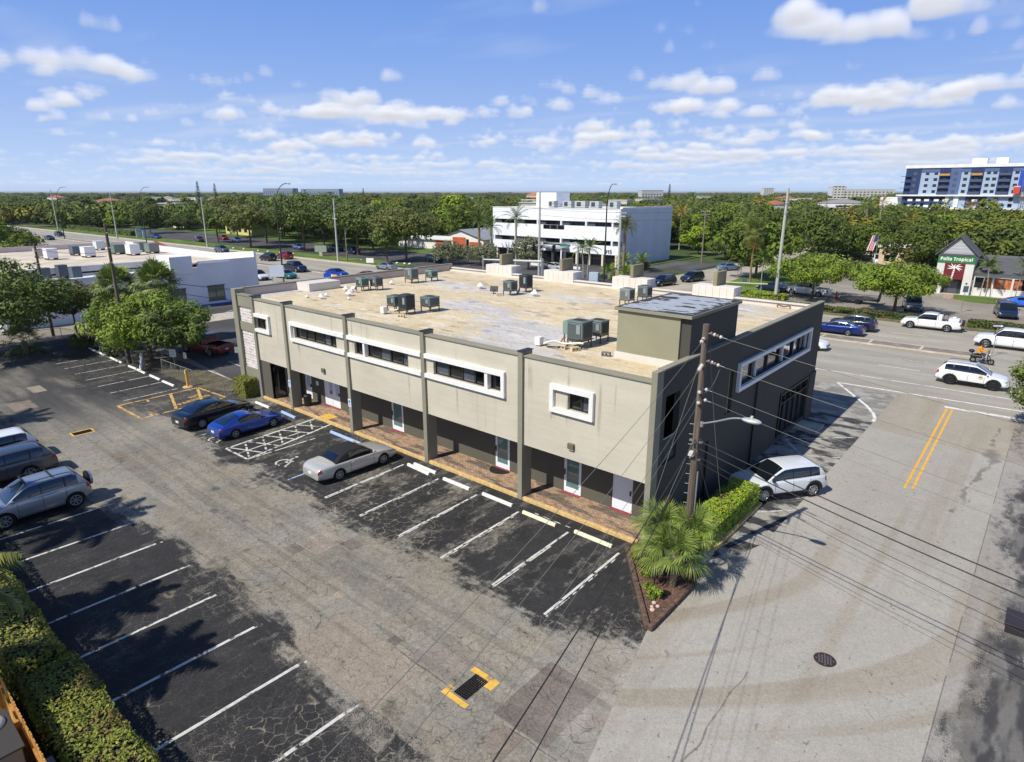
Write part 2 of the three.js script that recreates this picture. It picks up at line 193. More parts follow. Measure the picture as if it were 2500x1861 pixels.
const landMat = gm(dtex(1024, 1024, (i, j, c) => { const u = i / 1024, v = j / 1024, n = tfbm(u, v, 24, 5, 3), f = NT[(i * 7919 + j * 104729) & 65535] - 0.5, d = sst(0.58, 0.66, tfbm(u, v, 40, 3, 12)); c[0] = lerp(62 + (n - 0.5) * 50 + f * 24, 120, d * 0.6); c[1] = lerp(78 + (n - 0.5) * 50 + f * 24, 116, d * 0.6); c[2] = lerp(34 + (n - 0.5) * 26 + f * 12, 96, d * 0.6); }, { size: [420, 420] }), 1, 0.02);
const concMat = gm(mott('#b3ab9c', 0.16, 6, 12, 256, 21), 0.92), kerbMat = gm(mott('#bdb3a2', 0.18, 5, 12, 256, 22)), whitePaint = new THREE.MeshStandardMaterial({ ...mott('#dcdcd8', 0.10, 1.3, 24, 256, 23), roughness: 0.8 });
const agedPaint = (hex, cover, seed) => { const t = dtex(256, 256, (i, j, c) => { const u = i / 256, v = j / 256, k = tfbm(u, v, 10, 5, seed) + (NT[(i * 131 + j * 7) & 65535] - 0.5) * 0.18; const a = k < cover ? 255 : 0; c[0] = c[1] = c[2] = a; }, { size: [2.2, 2.2], data: true }); const m = new THREE.MeshStandardMaterial({ ...mott(hex, 0.10, 1.7, 16, 256, seed), roughness: 0.85, alphaMap: t, transparent: true }); return m; };
const paintW = agedPaint('#c6c4bc', 0.64, 31), paintOld = agedPaint('#c6c4bc', 0.50, 32), paintY = agedPaint('#dcae4a', 0.72, 33), paintYold = agedPaint('#c4a05a', 0.64, 34), paintBlue = agedPaint('#9db8dc', 0.62, 35), roadWhite = agedPaint('#d8d6cf', 0.74, 36), roadYellow = agedPaint('#e0a838', 0.86, 37);

const PITS = [[-0.2, 0.3, 9.725, 10.675], [-33.02, -32.42, 10.22, 11.22]];
struct('ground', 'flat green land stretching to the horizon', sheet(rect(-5200, 3200, -6000, 400), -0.07, PITS), landMat);
const RZ = (x, z) => z - 0.026 * x;                                  // the avenue is turned a little against the building
const road = (x0, x1, za, zb) => [[x0, RZ(x0, zb)], [x0, RZ(x0, za)], [x1, RZ(x1, za)], [x1, RZ(x1, zb)]].map((p) => p);
const roadPoly = (x0, x1, zn, zf) => [[x0, RZ(x0, zf)], [x0, RZ(x0, zn)], [x1, RZ(x1, zn)], [x1, RZ(x1, zf)]];
// surroundings of the beige building
struct('service_yard', 'worn grey paving around and behind the beige building', sheet(rect(-70, -2.4, -30.9, -0.62), -0.02), paleAsphalt);
const lot = thing('parking_lot', 'cracked parking lot with black sealed stalls in front of the beige building', null, [0, 0, 0], 0, null, 'structure');
part(lot, 'paving', sheet([[-30.5, -0.6], [-30.5, 21], [4.4, 21], [4.4, 10.2], [2.95, 4.75], [1.0, 1.6], [-0.6, -0.6]], 0, [PITS[0]]), lotNear);
part(lot, 'paving', sheet([[-64, -0.6], [-64, 21], [-30.5, 21], [-30.5, -0.6]], 0, [PITS[1]]), lotFar);
const street = thing('side_street', 'pale grey side street with a double yellow line beside the building', null, [0, 0, 0], 0, null, 'structure');
part(street, 'paving', sheet([[3.78, -31], [3.78, -3.6], [2.5, 0.4], [2.8, 4.6], [4.2, 10.2], [4.2, 24], [15, 24], [15, -31]], 0.004), streetMat);
const side = thing('side_lot', 'patchy black and grey stalls beside the dark side wall', null, [0, 0, 0], 0, null, 'structure');
part(side, 'paving', sheet([[-2.45, -31], [-2.45, -0.6], [1.4, 1.2], [2.6, 0.4], [3.82, -3.5], [3.82, -31]], -0.006), sideMat);
const avenue = thing('main_road', 'wide pale multi-lane road crossing behind the building', null, [0, 0, 0], 0, null, 'structure');
part(avenue, 'paving', sheet(roadPoly(-700, 260, -30.6, -59.4), 0.008), roadMat);
part(avenue, 'paving', sheet([[-46, RZ(-46, -59.3)], [-26, RZ(-26, -61.2)], [60, RZ(60, -61.2)], [60, RZ(60, -59.3)]], 0.0105), roadMat);
const crossRoad = thing('cross_street', 'narrow pale street leading away past the white office', null, [0, 0, 0], 0, null, 'structure');
part(crossRoad, 'paving', sheet([[-39.5, -104], [-40, -92], [-41, -70], [-46, -59], [-24, -59.5], [-29, -70], [-30, -90], [-31.5, -104], [-36, -140], [-62, -300], [-67, -300], [-43, -140]].reverse(), 0.012), gm(mott('#a39a8a', 0.14, 30, 10, 256, 41)));
function strip(parent, x0, z0, x1, z1, w, mat, y, name = 'painted_line') { return part(parent, name, line(x0, z0, x1, z1, w, y), mat); }
// stalls before the building
[[-14.0], [-11.25], [-8.5], [-5.85], [-3.03], [-0.47]].forEach(([x], i) => { strip(lot, x, 0.98, x + 0.1, i === 5 ? 6.1 : 6.0, 0.11, paintW, 0.004); strip(lot, x + 0.13, i % 2 ? 1.3 : 2.4, x + 0.22, 6.15, 0.06, paintOld, 0.0065); });
[-21, -18.3, -15.64, -12.95, -10.22, -7.45, -4.7, -1.97].forEach((x, i) => { strip(lot, x, 13.05, x - 0.05, 18.2, 0.12, i < 5 ? paintW : paintW, 0.004); strip(lot, x + 0.06, 12.8, x + 0.03, 13.2, 0.08, paintOld, 0.0065); });
[-53.05, -50.7, -48.1, -45.5, -42.87, -40.35, -37.65].forEach((x) => strip(lot, x, 3.0, x + 0.1, 6.75, 0.1, paintW, 0.004));
strip(lot, -26.9, 1.5, -26.7, 6.3, 0.1, paintBlue, 0.004); strip(lot, -17.1, 1.2, -17.05, 6.1, 0.1, paintBlue, 0.004); strip(lot, -21.0, 1.95, -21.1, 6.1, 0.1, paintW, 0.004);
strip(lot, 0.35, 1.15, 0.6, 1.5, 0.09, paintOld, 0.004); strip(lot, -5.2, 0.6, -3.2, 0.62, 0.07, paintOld, 0.004);
{ // wheelchair access aisle, hatched
  strip(lot, -23.5, 6.2, -24.03, -0.12, 0.16, paintW, 0.004); strip(lot, -21.1, 6.15, -22.35, -0.1, 0.15, paintW, 0.004); strip(lot, -23.5, 6.2, -21.1, 6.15, 0.13, paintW, 0.006); strip(lot, -22.25, 6.1, -22.55, 2.0, 0.1, paintW, 0.0085);
  for (let k = 0; k < 5; k++) { const z = 6.0 - k * 1.15, w0 = -23.5 - (6.2 - z) * 0.084, w1 = -21.1 - (6.2 - z) * 0.2; strip(lot, w0 + 0.05, z, w1 - 0.05, z - 0.95, 0.11, paintW, 0.010); strip(lot, w0 + 0.05, z - 0.95, w1 - 0.05, z, 0.11, paintOld, 0.0125); }
}
{ // yellow no-parking box on the left
  const q = [[-36.75, 1.9], [-36.65, 7.45], [-32.65, 7.4], [-32.85, 1.65]]; for (let i = 0; i < 4; i++) { const a = q[i], b = q[(i + 1) % 4]; strip(lot, a[0], a[1], b[0], b[1], 0.18, paintYold, 0.004 + i * 0.001); }
  strip(lot, -36.7, 3.9, -32.8, 5.1, 0.19, paintYold, 0.009); strip(lot, -36.75, 1.95, -32.85, 3.3, 0.19, paintYold, 0.0105); strip(lot, -36.6, 5.5, -36.0, 5.7, 0.16, paintYold, 0.009); strip(lot, -33.4, 6.55, -32.75, 6.7, 0.16, paintYold, 0.009);
}
// ground letters and wheelchair symbols
const fontB = await new FontLoader().loadAsync('fonts/droid/droid_sans_bold.typeface.json');
function letters(str, size, depth) { const g = new TextGeometry(str, { font: fontB, size, depth, curveSegments: 3, bevelEnabled: false }); g.computeBoundingBox(); const b = g.boundingBox; g.translate(-(b.min.x + b.max.x) / 2, -(b.min.y + b.max.y) / 2, 0); return g; }
{ const g = letters('PARKING', 0.42, 0.002); g.rotateX(-Math.PI / 2); g.rotateY(Math.PI / 2 + 0.25); g.translate(-34.0, 0.004, 3.4); part(lot, 'painted_lettering', g, paintYold); const h = letters('NO', 0.42, 0.002); h.rotateX(-Math.PI / 2); h.rotateY(Math.PI / 2 + 0.25); h.translate(-34.8, 0.004, 3.0); part(lot, 'painted_lettering', h, paintYold);
  const sym = () => { const L = []; const ring = new THREE.RingGeometry(0.34, 0.44, 24, 1, 0.6, 4.6); L.push(ring); const b = (x0, y0, x1, y1, w) => { const dx = x1 - x0, dy = y1 - y0, l = Math.hypot(dx, dy); const q = new THREE.PlaneGeometry(l, w); q.rotateZ(Math.atan2(dy, dx)); q.translate((x0 + x1) / 2, (y0 + y1) / 2, 0); L.push(q); }; b(-0.06, 0.72, 0.02, 0.12, 0.11); b(-0.02, 0.42, 0.36, 0.40, 0.09); b(0.0, 0.12, 0.36, 0.14, 0.10); b(0.36, 0.14, 0.52, -0.26, 0.10); b(0.52, -0.26, 0.66, -0.22, 0.09); const head = new THREE.CircleGeometry(0.1, 14); head.translate(-0.08, 0.9, 0); L.push(head); return mg(L); };
  for (const [x, z] of [[-19.2, 5.1], [-25.4, 5.9]]) { const g = sym(); g.scale(1.0, 1.0, 1); g.rotateX(-Math.PI / 2); g.rotateY(0.05); g.translate(x, 0.0045, z); part(lot, 'wheelchair_symbol', g, paintW); } }
// side stalls
strip(side, 0.5, -16.35, 3.55, -19.3, 0.1, paintW, 0.0); strip(side, 0.5, -16.3, 2.0, -14.4, 0.12, paintW, 0.0015); strip(side, 2.0, -14.4, 3.76, -15.45, 0.1, paintW, 0.003); strip(side, 2.55, -6.2, 3.8, -7.5, 0.1, paintW, 0.0);
// street markings
strip(street, 6.98, -29.2, 7.22, -13.45, 0.12, roadYellow, 0.009); strip(street, 7.3, -29.2, 7.54, -13.6, 0.12, roadYellow, 0.009); strip(street, 6.8, -29.55, 11.2, -29.75, 0.42, roadWhite, 0.011);
{ const pts = [[-0.4, -31.0], [1.26, -28.46], [2.73, -26.2], [3.4, -24.8], [3.72, -23.8], [3.78, -23.0]]; for (let i = 0; i < 5; i++) strip(street, ...pts[i], ...pts[i + 1], 0.2, roadWhite, 0.013 + i * 0.0008); }
strip(avenue, -0.4, -31.05, 12.5, -31.9, 0.22, roadWhite, 0.013); strip(avenue, -90, RZ(-90, -34.3), 120, RZ(120, -34.3), 0.16, roadWhite, 0.0155);
for (let k = -24; k < 8; k++) { const x = 0.8 + k * 12.2; strip(avenue, x, RZ(x, -38.9), x + 3.05, RZ(x + 3, -38.9), 0.12, roadWhite, 0.013); strip(avenue, x, RZ(x, -42.35), x + 3.05, RZ(x + 3, -42.35), 0.12, paintOld, 0.013); strip(avenue, x - 3, RZ(x, -51.9), x, RZ(x, -51.9), 0.12, paintOld, 0.013); strip(avenue, x - 2, RZ(x, -54.5), x + 1.2, RZ(x, -54.5), 0.12, roadWhite, 0.013); }
strip(avenue, -300, RZ(-300, -46.3), 8.5, RZ(8.5, -46.3), 0.13, paintYold, 0.013);
// raised median: dark panels between pale joints
const median = thing('road_median', 'low median with dark panels between pale joints in the main road', null, [0, 0, 0], 0, null, 'structure');
{ const kerb = (x0, x1, a, b) => { const g = bx(x0, x1, 0.0, 0.13, a, b); const p = g.attributes.position; for (let i = 0; i < p.count; i++) p.setZ(i, RZ(p.getX(i), p.getZ(i))); return smoothN(g); };
  part(median, 'kerb', kerb(-420, 6.9, -46.75, -46.95), kerbMat); part(median, 'kerb', kerb(-420, 6.9, -48.75, -48.95), kerbMat);
  const dark = gm(mott('#857c70', 0.22, 5, 10, 256, 44)); for (let k = 0; k < 40; k++) { const x1 = 6.7 - k * 4.3; part(median, 'paver_panel', kerb(x1 - 4.05, x1, -46.97, -48.73), dark).position.y = -0.012; } part(median, 'joint_bed', kerb(-420, 6.9, -46.98, -48.72), kerbMat).position.y = -0.035;
  part(median, 'paver_panel', kerb(-420, -165.4, -46.97, -48.73), dark).position.y = -0.012; }
// kerbs, walks and verges along the avenue
function slab(name, label, poly, y, mat, thick = 0.12) { const s = new THREE.Shape(poly.map(([x, z]) => new THREE.Vector2(x, -z))); const g = new THREE.ExtrudeGeometry(s, { depth: thick, bevelEnabled: false }); g.rotateX(-Math.PI / 2); g.translate(0, y - thick, 0); return struct(name, label, muv(g), mat); }
slab('sidewalk', 'pale sidewalk along the near side of the main road', roadPoly(-420, -3.4, -28.0, -30.6), 0.1, concMat);
slab('sidewalk', 'pale kerb and sidewalk along the far side of the main road, left part', roadPoly(-420, -47, -59.4, -60.8), 0.12, kerbMat);
slab('grass_verge', 'bright green lawn strip with white marker stones beyond the main road', roadPoly(-300, -88, -60.8, -67.5), 0.09, grassMat);
slab('church_parking', 'asphalt parking lot shaded by trees before the brick church', [[-260, -64.5], [-260, -84], [-88, -82], [-88, -65.2]].reverse(), 0.05, asphaltMat, 0.1);
slab('church_lawn', 'lawn in front of the brick church', [[-300, -84], [-300, -130], [-92, -130], [-92, -82]].reverse(), 0.07, grassMat, 0.12);
slab('office_forecourt', 'asphalt forecourt before the white office building', [[-88, -59.0], [-88, -86.5], [-41.5, -86.5], [-41.5, -72], [-47, -60.3]].reverse(), 0.03, asphaltMat, 0.1);
slab('office_lawn', 'green strip beside the office car park', [[-54, -90], [-54, -126], [-51.3, -126], [-51.3, -90]].reverse(), 0.13, grassMat, 0.18);
slab('office_car_park', 'dark asphalt car park beside the white office', [[-51.2, -90.5], [-51.2, -106], [-41.2, -105], [-41.2, -90]].reverse(), 0.035, asphaltMat, 0.1);
slab('corner_lawn', 'corner lawn with hedge between the cross street and the drive-in', [[-29.0, -69], [-30.2, -90], [-31.2, -104], [-19.8, -104], [-19.8, -76], [-21.5, -66]].reverse(), 0.12, grassMat, 0.18);
slab('hedge_strip', 'planted strip with hedges along the far side of the main road', [[-27, -60.6], [-24.5, -67], [40, -63.6], [40, -60.9]].reverse(), 0.12, gm(mott('#6b6648', 0.3, 6, 12, 256, 45)), 0.18);
slab('restaurant_lot', 'grey parking lot before the restaurant', [[-19.6, -67.5], [-19.6, -135], [60, -135], [60, -63.8]].reverse(), 0.02, paleAsphalt, 0.09);
for (let k = 0; k < 8; k++) { const p = scene.getObjectByName('office_car_park'); part(p, 'painted_line', line(-50.8, -92.2 - k * 1.75, -47.2, -92.0 - k * 1.75, 0.12, 0.04), paintW); }
slab('garden_lawn', 'lawn behind the clipped hedge and plank fence at lower left', [[-64, 21], [-64, 60], [4.2, 60], [4.2, 21]], 0.0, grassMat, 0.05);
slab('right_lot', 'dark lot right of the side street', [[15, 24], [60, 24], [60, -28], [15, -28]], 0.0, asphaltMat, 0.05);
// left neighbour
slab('neighbour_lot', 'dark asphalt lot with blue stalls left of the building', [[-72, -30], [-72, -3.5], [-33.7, -0.62], [-33.7, -22]].reverse(), 0.006, asphaltMat, 0.02);
slab('neighbour_drive', 'pale concrete walk strip beside the white shop', [[-65.6, -30.3], [-65.6, -2.5], [-61.2, -2.5], [-61.2, -30.3]], 0.012, concMat, 0.02);
{ const p = scene.getObjectByName('neighbour_lot'); for (const a of [[-41.2, -0.85, -37.9, -0.8], [-42.5, -3.3, -40.1, -3.2], [-68, -17.5, -65.5, -14.2], [-36.5, -3.3, -34, -3.2]]) part(p, 'painted_line', line(...a, 0.1, 0.0135), paintW); part(p, 'painted_line', line(-61.4, -29, -61.4, -3, 0.14, 0.0165), paintYold); }
slab('back_lane', 'pale lane beyond the chain link fence on the left', [[-75, -3.4], [-75, 21], [-64, 21], [-64, 2.4], [-64, -3.4]].reverse(), -0.005, paleAsphalt, 0.02);
slab('planting_bed', 'leafy dirt bed along the chain link fence', [[-64, -0.62], [-64, 2.5], [-37, 1.9], [-33.8, 0.9], [-33.8, -0.62]].reverse(), 0.06, gm(mott('#5d5540', 0.35, 4, 12, 256, 46)), 0.1);
// ---------- the beige two-storey building ----------
const facadeTex = groundTex(-34, 0.5, 2, 8, 2048, 384, (x, y, c) => { const a = fbm(x * 0.5, y * 0.7, 4), ln = fbm(x * 0.6, y * 9, 3), f = grain(), st = sst(0.62, 0.8, fbm(x * 5.5 + 3, y * 0.18, 4)) * sst(0.35, 0.7, fbm(x * 0.6 + 8, y * 0.8, 3)), pt = sst(0.6, 0.63, fbm(x * 0.35 + 60, y * 0.6 + 4, 2)) * 0.6; const k = (a - 0.5) * 16 + (ln - 0.5) * 10 + (f - 0.5) * 12 - st * 30 + pt * 5; c[0] = 193 + k; c[1] = 186 + k; c[2] = 168 + k * 0.9; });
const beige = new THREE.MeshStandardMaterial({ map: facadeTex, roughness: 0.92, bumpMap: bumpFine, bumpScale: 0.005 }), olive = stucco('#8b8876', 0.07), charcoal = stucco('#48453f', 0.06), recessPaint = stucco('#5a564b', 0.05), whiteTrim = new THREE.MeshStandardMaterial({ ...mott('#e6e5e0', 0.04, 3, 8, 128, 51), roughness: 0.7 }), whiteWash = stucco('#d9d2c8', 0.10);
const darkFrame = std('#2b2826', 0.5), glassDark = new THREE.MeshPhysicalMaterial({ color: C('#0d1013'), roughness: 0.06, clearcoat: 1, clearcoatRoughness: 0.02 }), glassBlind = new THREE.MeshPhysicalMaterial({ color: C('#4b515a'), roughness: 0.12, clearcoat: 1, clearcoatRoughness: 0.03 }), glassGreen = new THREE.MeshPhysicalMaterial({ color: C('#5c7a76'), roughness: 0.1, clearcoat: 1, clearcoatRoughness: 0.04 }), doorWhite = std('#e3e6ea', 0.45), metalGrey = std('#8b9092', 0.45, { metalness: 0.6 }), galv = std('#a9adab', 0.5, { metalness: 0.7 }), blackMetal = std('#17181a', 0.5);
function holedWall(w0, w1, y0, y1, holes, depth) { const s = new THREE.Shape([[w0, y0], [w1, y0], [w1, y1], [w0, y1]].map((p) => new THREE.Vector2(...p))); for (const [a, b, c, d] of holes) s.holes.push(new THREE.Path([[a, c], [a, d], [b, d], [b, c]].map((p) => new THREE.Vector2(...p)))); return new THREE.ExtrudeGeometry(s, { depth, bevelEnabled: false }); }
const bld = thing('commercial_building', 'beige two-storey commercial building with flat tan roof and white window bands', 'building');
const FINS = [-33.2, -30.75, -26.75, -20.0, -13.25, -6.62];
// front wall hung over the walkway
const bays = [[-30.62, -26.9], [-26.62, -20.14], [-19.86, -13.39], [-13.11, -6.76], [-6.48, -0.02]];
const glassRuns = [[-30.6, -29.3], [-25.75, -21.1], [-19.3, -14.55], [-12.55, -7.92], [-4.02, -2.9]];
bays.forEach(([a, b], i) => { const [p, q] = glassRuns[i]; const g = holedWall(a, b, 2.83, 7.08, [[p, q, 5.12, 5.93]], 0.27); g.translate(0, 0, -0.4); part(bld, 'upper_wall', muv(g), beige); part(bld, 'coping', rbx(a, b, 7.075, 7.17, -0.55, -0.07, 0.02), olive); });
// fins, end walls
FINS.forEach((x, i) => { const w = i === 0 ? 0.3 : 0.14; part(bld, 'column', rbx(x - w, x + w, 0, i === 0 ? 7.6 : 7.32, -0.72, 0, 0.015), olive); if (i > 0) part(bld, 'column_cap', bx(x - 0.17, x + 0.17, 7.322, 7.35, -0.76, 0.04), i % 2 ? darkFrame : darkFrame); });
part(bld, 'column', rbx(-0.02, 0.24, 0, 7.6, -0.5, 0.02, 0.015), olive);
{ // right-hand side wall with its openings (drawn along z)
  const H = [[-19.2, -8.35, 5.05, 6.12], [-2.1, -0.85, 3.45, 6.42], [-7.75, -7.05, 3.95, 6.1], [-20.1, -15.25, 0.45, 2.95]];
  const g = holedWall(-21.7, -0.5, 0, 7.55, H, 0.26); g.rotateY(-Math.PI / 2); g.translate(0.22, 0, 0); part(bld, 'side_wall', muv(g), charcoal);
  part(bld, 'coping', bx(-0.05, 0.25, 7.552, 7.62, -21.72, -0.52), olive);
  const fr = whiteTrim; const frame = part(bld, 'window_band', mg([bx(0.21, 0.38, 6.12, 6.3, -19.4, -8.15), bx(0.21, 0.38, 4.86, 5.05, -19.4, -8.15), bx(0.21, 0.38, 5.05, 6.12, -19.4, -19.2), bx(0.21, 0.38, 5.05, 6.12, -8.35, -8.15)]), fr);
  const mz = [-8.35, -10.3, -10.9, -12.5, -14.35, -14.95, -16.7, -17.9, -19.2]; for (let k = 0; k < 8; k++) { part(bld, 'pane', bx(0.02, 0.05, 5.07, 6.1, mz[k] - 0.06, mz[k + 1] + 0.06), k % 2 ? glassDark : glassBlind); part(bld, 'mullion', bx(0.0, 0.14, 5.05, 6.12, mz[k + 1] - 0.06, mz[k + 1] + 0.06), k % 3 === 1 ? fr : darkFrame); }
  const lw = [-15.25, -16.2, -17.15, -18.1, -19.1, -20.1]; for (let k = 0; k < 5; k++) { part(bld, 'pane', bx(0.04, 0.07, 0.5, 2.35, lw[k] - 0.05, lw[k + 1] + 0.05), glassBlind); part(bld, 'pane', bx(0.04, 0.07, 2.42, 2.9, lw[k] - 0.05, lw[k + 1] + 0.05), glassDark); part(bld, 'mullion', bx(0.0, 0.2, 0.45, 2.95, lw[k + 1] - 0.04, lw[k + 1] + 0.04), darkFrame); } part(bld, 'window_frame', mg([bx(0.0, 0.28, 2.35, 2.42, -20.1, -15.25), bx(0.22, 0.3, 2.92, 3.02, -20.2, -15.15), bx(0.22, 0.3, 0.38, 0.47, -20.2, -15.15), bx(0.22, 0.3, 0.47, 2.92, -15.25, -15.15), bx(0.22, 0.3, 0.47, 2.92, -20.2, -20.1)]), blackMetal);
  part(bld, 'pane', bx(0.03, 0.06, 3.97, 6.08, -7.73, -7.07), glassDark); part(bld, 'mullion', bx(0.0, 0.16, 3.95, 6.1, -7.45, -7.38), std('#8f876f', 0.8));
  // little balcony
  part(bld, 'balcony_back', bx(-1.3, -1.2, 3.3, 6.6, -2.4, -0.6), charcoal); part(bld, 'balcony_floor', bx(-1.2, 0.16, 3.3, 3.44, -2.4, -0.56), charcoal); const rail = []; for (let k = 0; k < 11; k++) rail.push(bx(0.10, 0.12, 3.5, 4.5, -0.92 - k * 0.11, -0.905 - k * 0.11)); rail.push(bx(0.09, 0.13, 4.5, 4.55, -2.08, -0.87)); part(bld, 'balcony_rail', mg(rail), std('#9a9d9c', 0.5, { metalness: 0.4 }));
  for (const [z, y0, y1] of [[-5.2, 0.3, 3.2], [-3.9, 0.9, 3.4], [-11.0, 0, 5.0]]) part(bld, 'drain_pipe', cyl(0.05, 0.05, y0, y1, 0.29, z, 8), blackMetal);
  part(bld, 'corner_pier', rbx(-0.04, 0.30, 0, 3.1, -21.75, -20.45, 0.02), charcoal); part(bld, 'door_step', bx(0.24, 1.6, -0.02, 0.1, -20.2, -18.4), concMat);
}
// left end: olive bands and open concrete block screens
for (const [a, b] of [[6.42, 7.22], [4.72, 5.32], [1.25, 1.98]]) part(bld, 'band', bx(-32.9, -30.9, a, b, -0.42, -0.12), olive);
part(bld, 'coping', bx(-32.9, -30.9, 7.222, 7.3, -0.5, -0.08), olive);
{ const blk = [0, 1, 2].map((s) => { const L = []; const w = 0.325, h = 0.2, t = 0.05; L.push(bx(-w / 2, w / 2, -h / 2, -h / 2 + t, -0.1, 0.1), bx(-w / 2, w / 2, h / 2 - t, h / 2, -0.1, 0.1), bx(-w / 2, -w / 2 + t, -h / 2 + t, h / 2 - t, -0.1, 0.1), bx(w / 2 - t, w / 2, -h / 2 + t, h / 2 - t, -0.1, 0.1), bx(-w / 2 + t, w / 2 - t, -0.028, 0.028, -0.07 - s * 0.01, 0.08 - s * 0.012)); return mg(L); });
  const mats = ['#d9d0cb', '#cfc5bf', '#ded7d3'].map((h, i) => stucco(h, 0.1)); const r = rng(5);
  const scr = part(bld, 'screen_backing', bx(-32.9, -30.9, 0, 6.42, -0.62, -0.55), stucco('#a59d96', 0.1));
  for (const [y0, n] of [[5.33, 5], [1.99, 13], [0.02, 6]]) for (let j = 0; j < n; j++) for (let i = 0; i < 6; i++) { const v = Math.floor(r() * 3), m = part(bld, 'screen_block', blk[v], mats[Math.floor(r() * 3)]); m.position.set(-32.72 + i * 0.331, y0 + 0.105 + j * 0.2085, -0.3 + (r() - 0.5) * 0.012); } }
part(bld, 'left_wall', muv(bx(-33.48, -33.22, 0, 7.55, -21.7, -0.72)), stucco('#b5a9a2', 0.1)); part(bld, 'coping', bx(-33.5, -33.18, 7.552, 7.62, -21.7, -0.73), olive);
part(bld, 'back_wall', bx(-33.2, -0.08, 0, 7.22, -21.7, -21.46), stucco('#b0a79a', 0.06)); part(bld, 'coping', bx(-33.2, -0.08, 7.222, 7.3, -21.75, -21.38), whiteWash);
// raised blocks and fins over the street front
for (const [a, b, f] of [[-28.5, -25.43, -26.95], [-21.86, -18.83, -20.3], [-15.15, -12.1, -13.62], [-8.5, -5.48, -7.0]]) { const blockWash = stucco('#ded4cf', 0.12); const L = []; for (let k = 0; k < 6; k++) { const w = (b - a) / 6; L.push(bx(a + k * w + 0.01, a + (k + 1) * w - 0.01, 6.9, 7.88, -21.36, -21.33)); } part(bld, 'parapet_block', rbx(a, b, 6.9, 7.9, -22.6, -21.36, 0.015), blockWash); L.forEach((g) => part(bld, 'parapet_panel', g, whiteWash)); part(bld, 'facade_fin', rbx(f - 0.14, f + 0.14, 2.6, 8.85, -23.2, -21.6, 0.02), stucco('#8b8468', 0.08)); }
// tan roof deck
const roofTex = groundTex(-33.5, 0, -21.7, -0.2, 1600, 1024, (x, z, c) => { const a = fbm(x * 0.45, z * 0.9, 5), st = fbm(x * 0.9 + 20, z * 4.2, 4), fine = vn(x * 17, z * 17), bl = fbm(x * 0.16 + 1.5, z * 0.28 + 3.2, 3) + (fbm(x * 1.6, z * 2.6 + 6, 3) - 0.5) * 0.34, e = Math.max(sst(4.5, 1, Math.hypot((x + 9) / 1.6, z + 5.5)), sst(3, 0.5, Math.hypot((x + 11) / 1.4, z + 15)) * 0.8, sst(3, 0.5, Math.hypot((x + 17.5) / 1.5, z + 9.5)) * 0.7) * 0.16, blue = sst(0.56, 0.68, bl + e), rust = sst(0.56, 0.72, fbm(x * 0.7 + 60, z * 0.8 + 8, 4)), wht = sst(0.60, 0.72, fbm(x * 0.8 + 6, z * 2.2 + 90, 4)) * 0.45; const k = (a - 0.5) * 26 + (st - 0.5) * 18 + (fine - 0.5) * 18;
  let r = 202 + k, g = 185 + k, b = 151 + k * 0.9; r = lerp(r, 190 + k, rust * 0.6); g = lerp(g, 170 + k, rust * 0.6); b = lerp(b, 134 + k, rust * 0.6); r = lerp(r, 186 + k, blue * 0.8); g = lerp(g, 184 + k, blue * 0.8); b = lerp(b, 184 + k, blue * 0.8); r = lerp(r, 222, wht); g = lerp(g, 214, wht); b = lerp(b, 202, wht); const dk = sst(0.66, 0.8, fbm(x * 0.9 + 44, z * 1.9 + 1, 4)) * 0.18; c[0] = r * (1 - dk); c[1] = g * (1 - dk); c[2] = b * (1 - dk * 0.8); });
part(bld, 'roof', bx(-33.22, -0.05, 6.8, 6.98, -21.46, -0.2), new THREE.MeshStandardMaterial({ map: roofTex, roughness: 0.95, bumpMap: bumpMid, bumpScale: 0.05 }));
part(bld, 'roof_cant', muv(bx(-33.18, -0.08, 6.982, 7.1, -21.44, -21.2)), whiteWash); part(bld, 'parapet_inner', bx(-33.21, -33.12, 6.982, 7.5, -21.2, -0.75), stucco('#bcaea8', 0.1)); part(bld, 'parapet_inner', bx(-0.14, -0.06, 6.982, 7.5, -21.2, -8.2), stucco('#c3b6a8', 0.1)); part(bld, 'parapet_inner', bx(-0.14, -0.06, 6.982, 7.5, -3.0, -0.55), stucco('#c3b6a8', 0.1));
part(bld, 'parapet_box', rbx(-33.1, -31.4, 6.985, 7.58, -7.75, -5.0, 0.01), whiteWash);
// stair bulkhead on the roof
part(bld, 'bulkhead_wall', bx(-3.45, -0.45, 7.3, 9.19, -8.05, -3.0), stucco('#918e76', 0.08)); part(bld, 'bulkhead_flashing', bx(-3.5, -0.4, 6.982, 7.3, -8.1, -2.93), whiteWash);
part(bld, 'bulkhead_side', bx(-0.447, 0.0, 7.0, 9.19, -8.0, -3.1), charcoal);
{ const cap = groundTex(-3.6, 0.12, -8.2, -2.85, 512, 640, (x, z, c) => { const e = Math.min(x + 3.6, 0.12 - x, z + 8.2, -2.85 - z) + (fbm(x * 2.2, z * 3.4, 4) - 0.5) * 0.9, k = fbm(x * 1.4, z * 3.0, 4), m = sst(0.25, 0.45, e) * sst(0.40, 0.50, k + 0.12), f = (vn(x * 25, z * 25) - 0.5) * 18; c[0] = lerp(50, 158, m) + f; c[1] = lerp(48, 164, m) + f; c[2] = lerp(46, 172, m) + f; });
  part(bld, 'bulkhead_roof', rbx(-3.58, 0.1, 9.19, 9.33, -8.18, -2.87, 0.015), olive); part(bld, 'roof_membrane', sheet(rect(-3.54, 0.06, -8.14, -2.91), 9.336), new THREE.MeshStandardMaterial({ map: cap, roughness: 0.9, bumpMap: bumpMid, bumpScale: 0.03 })); }
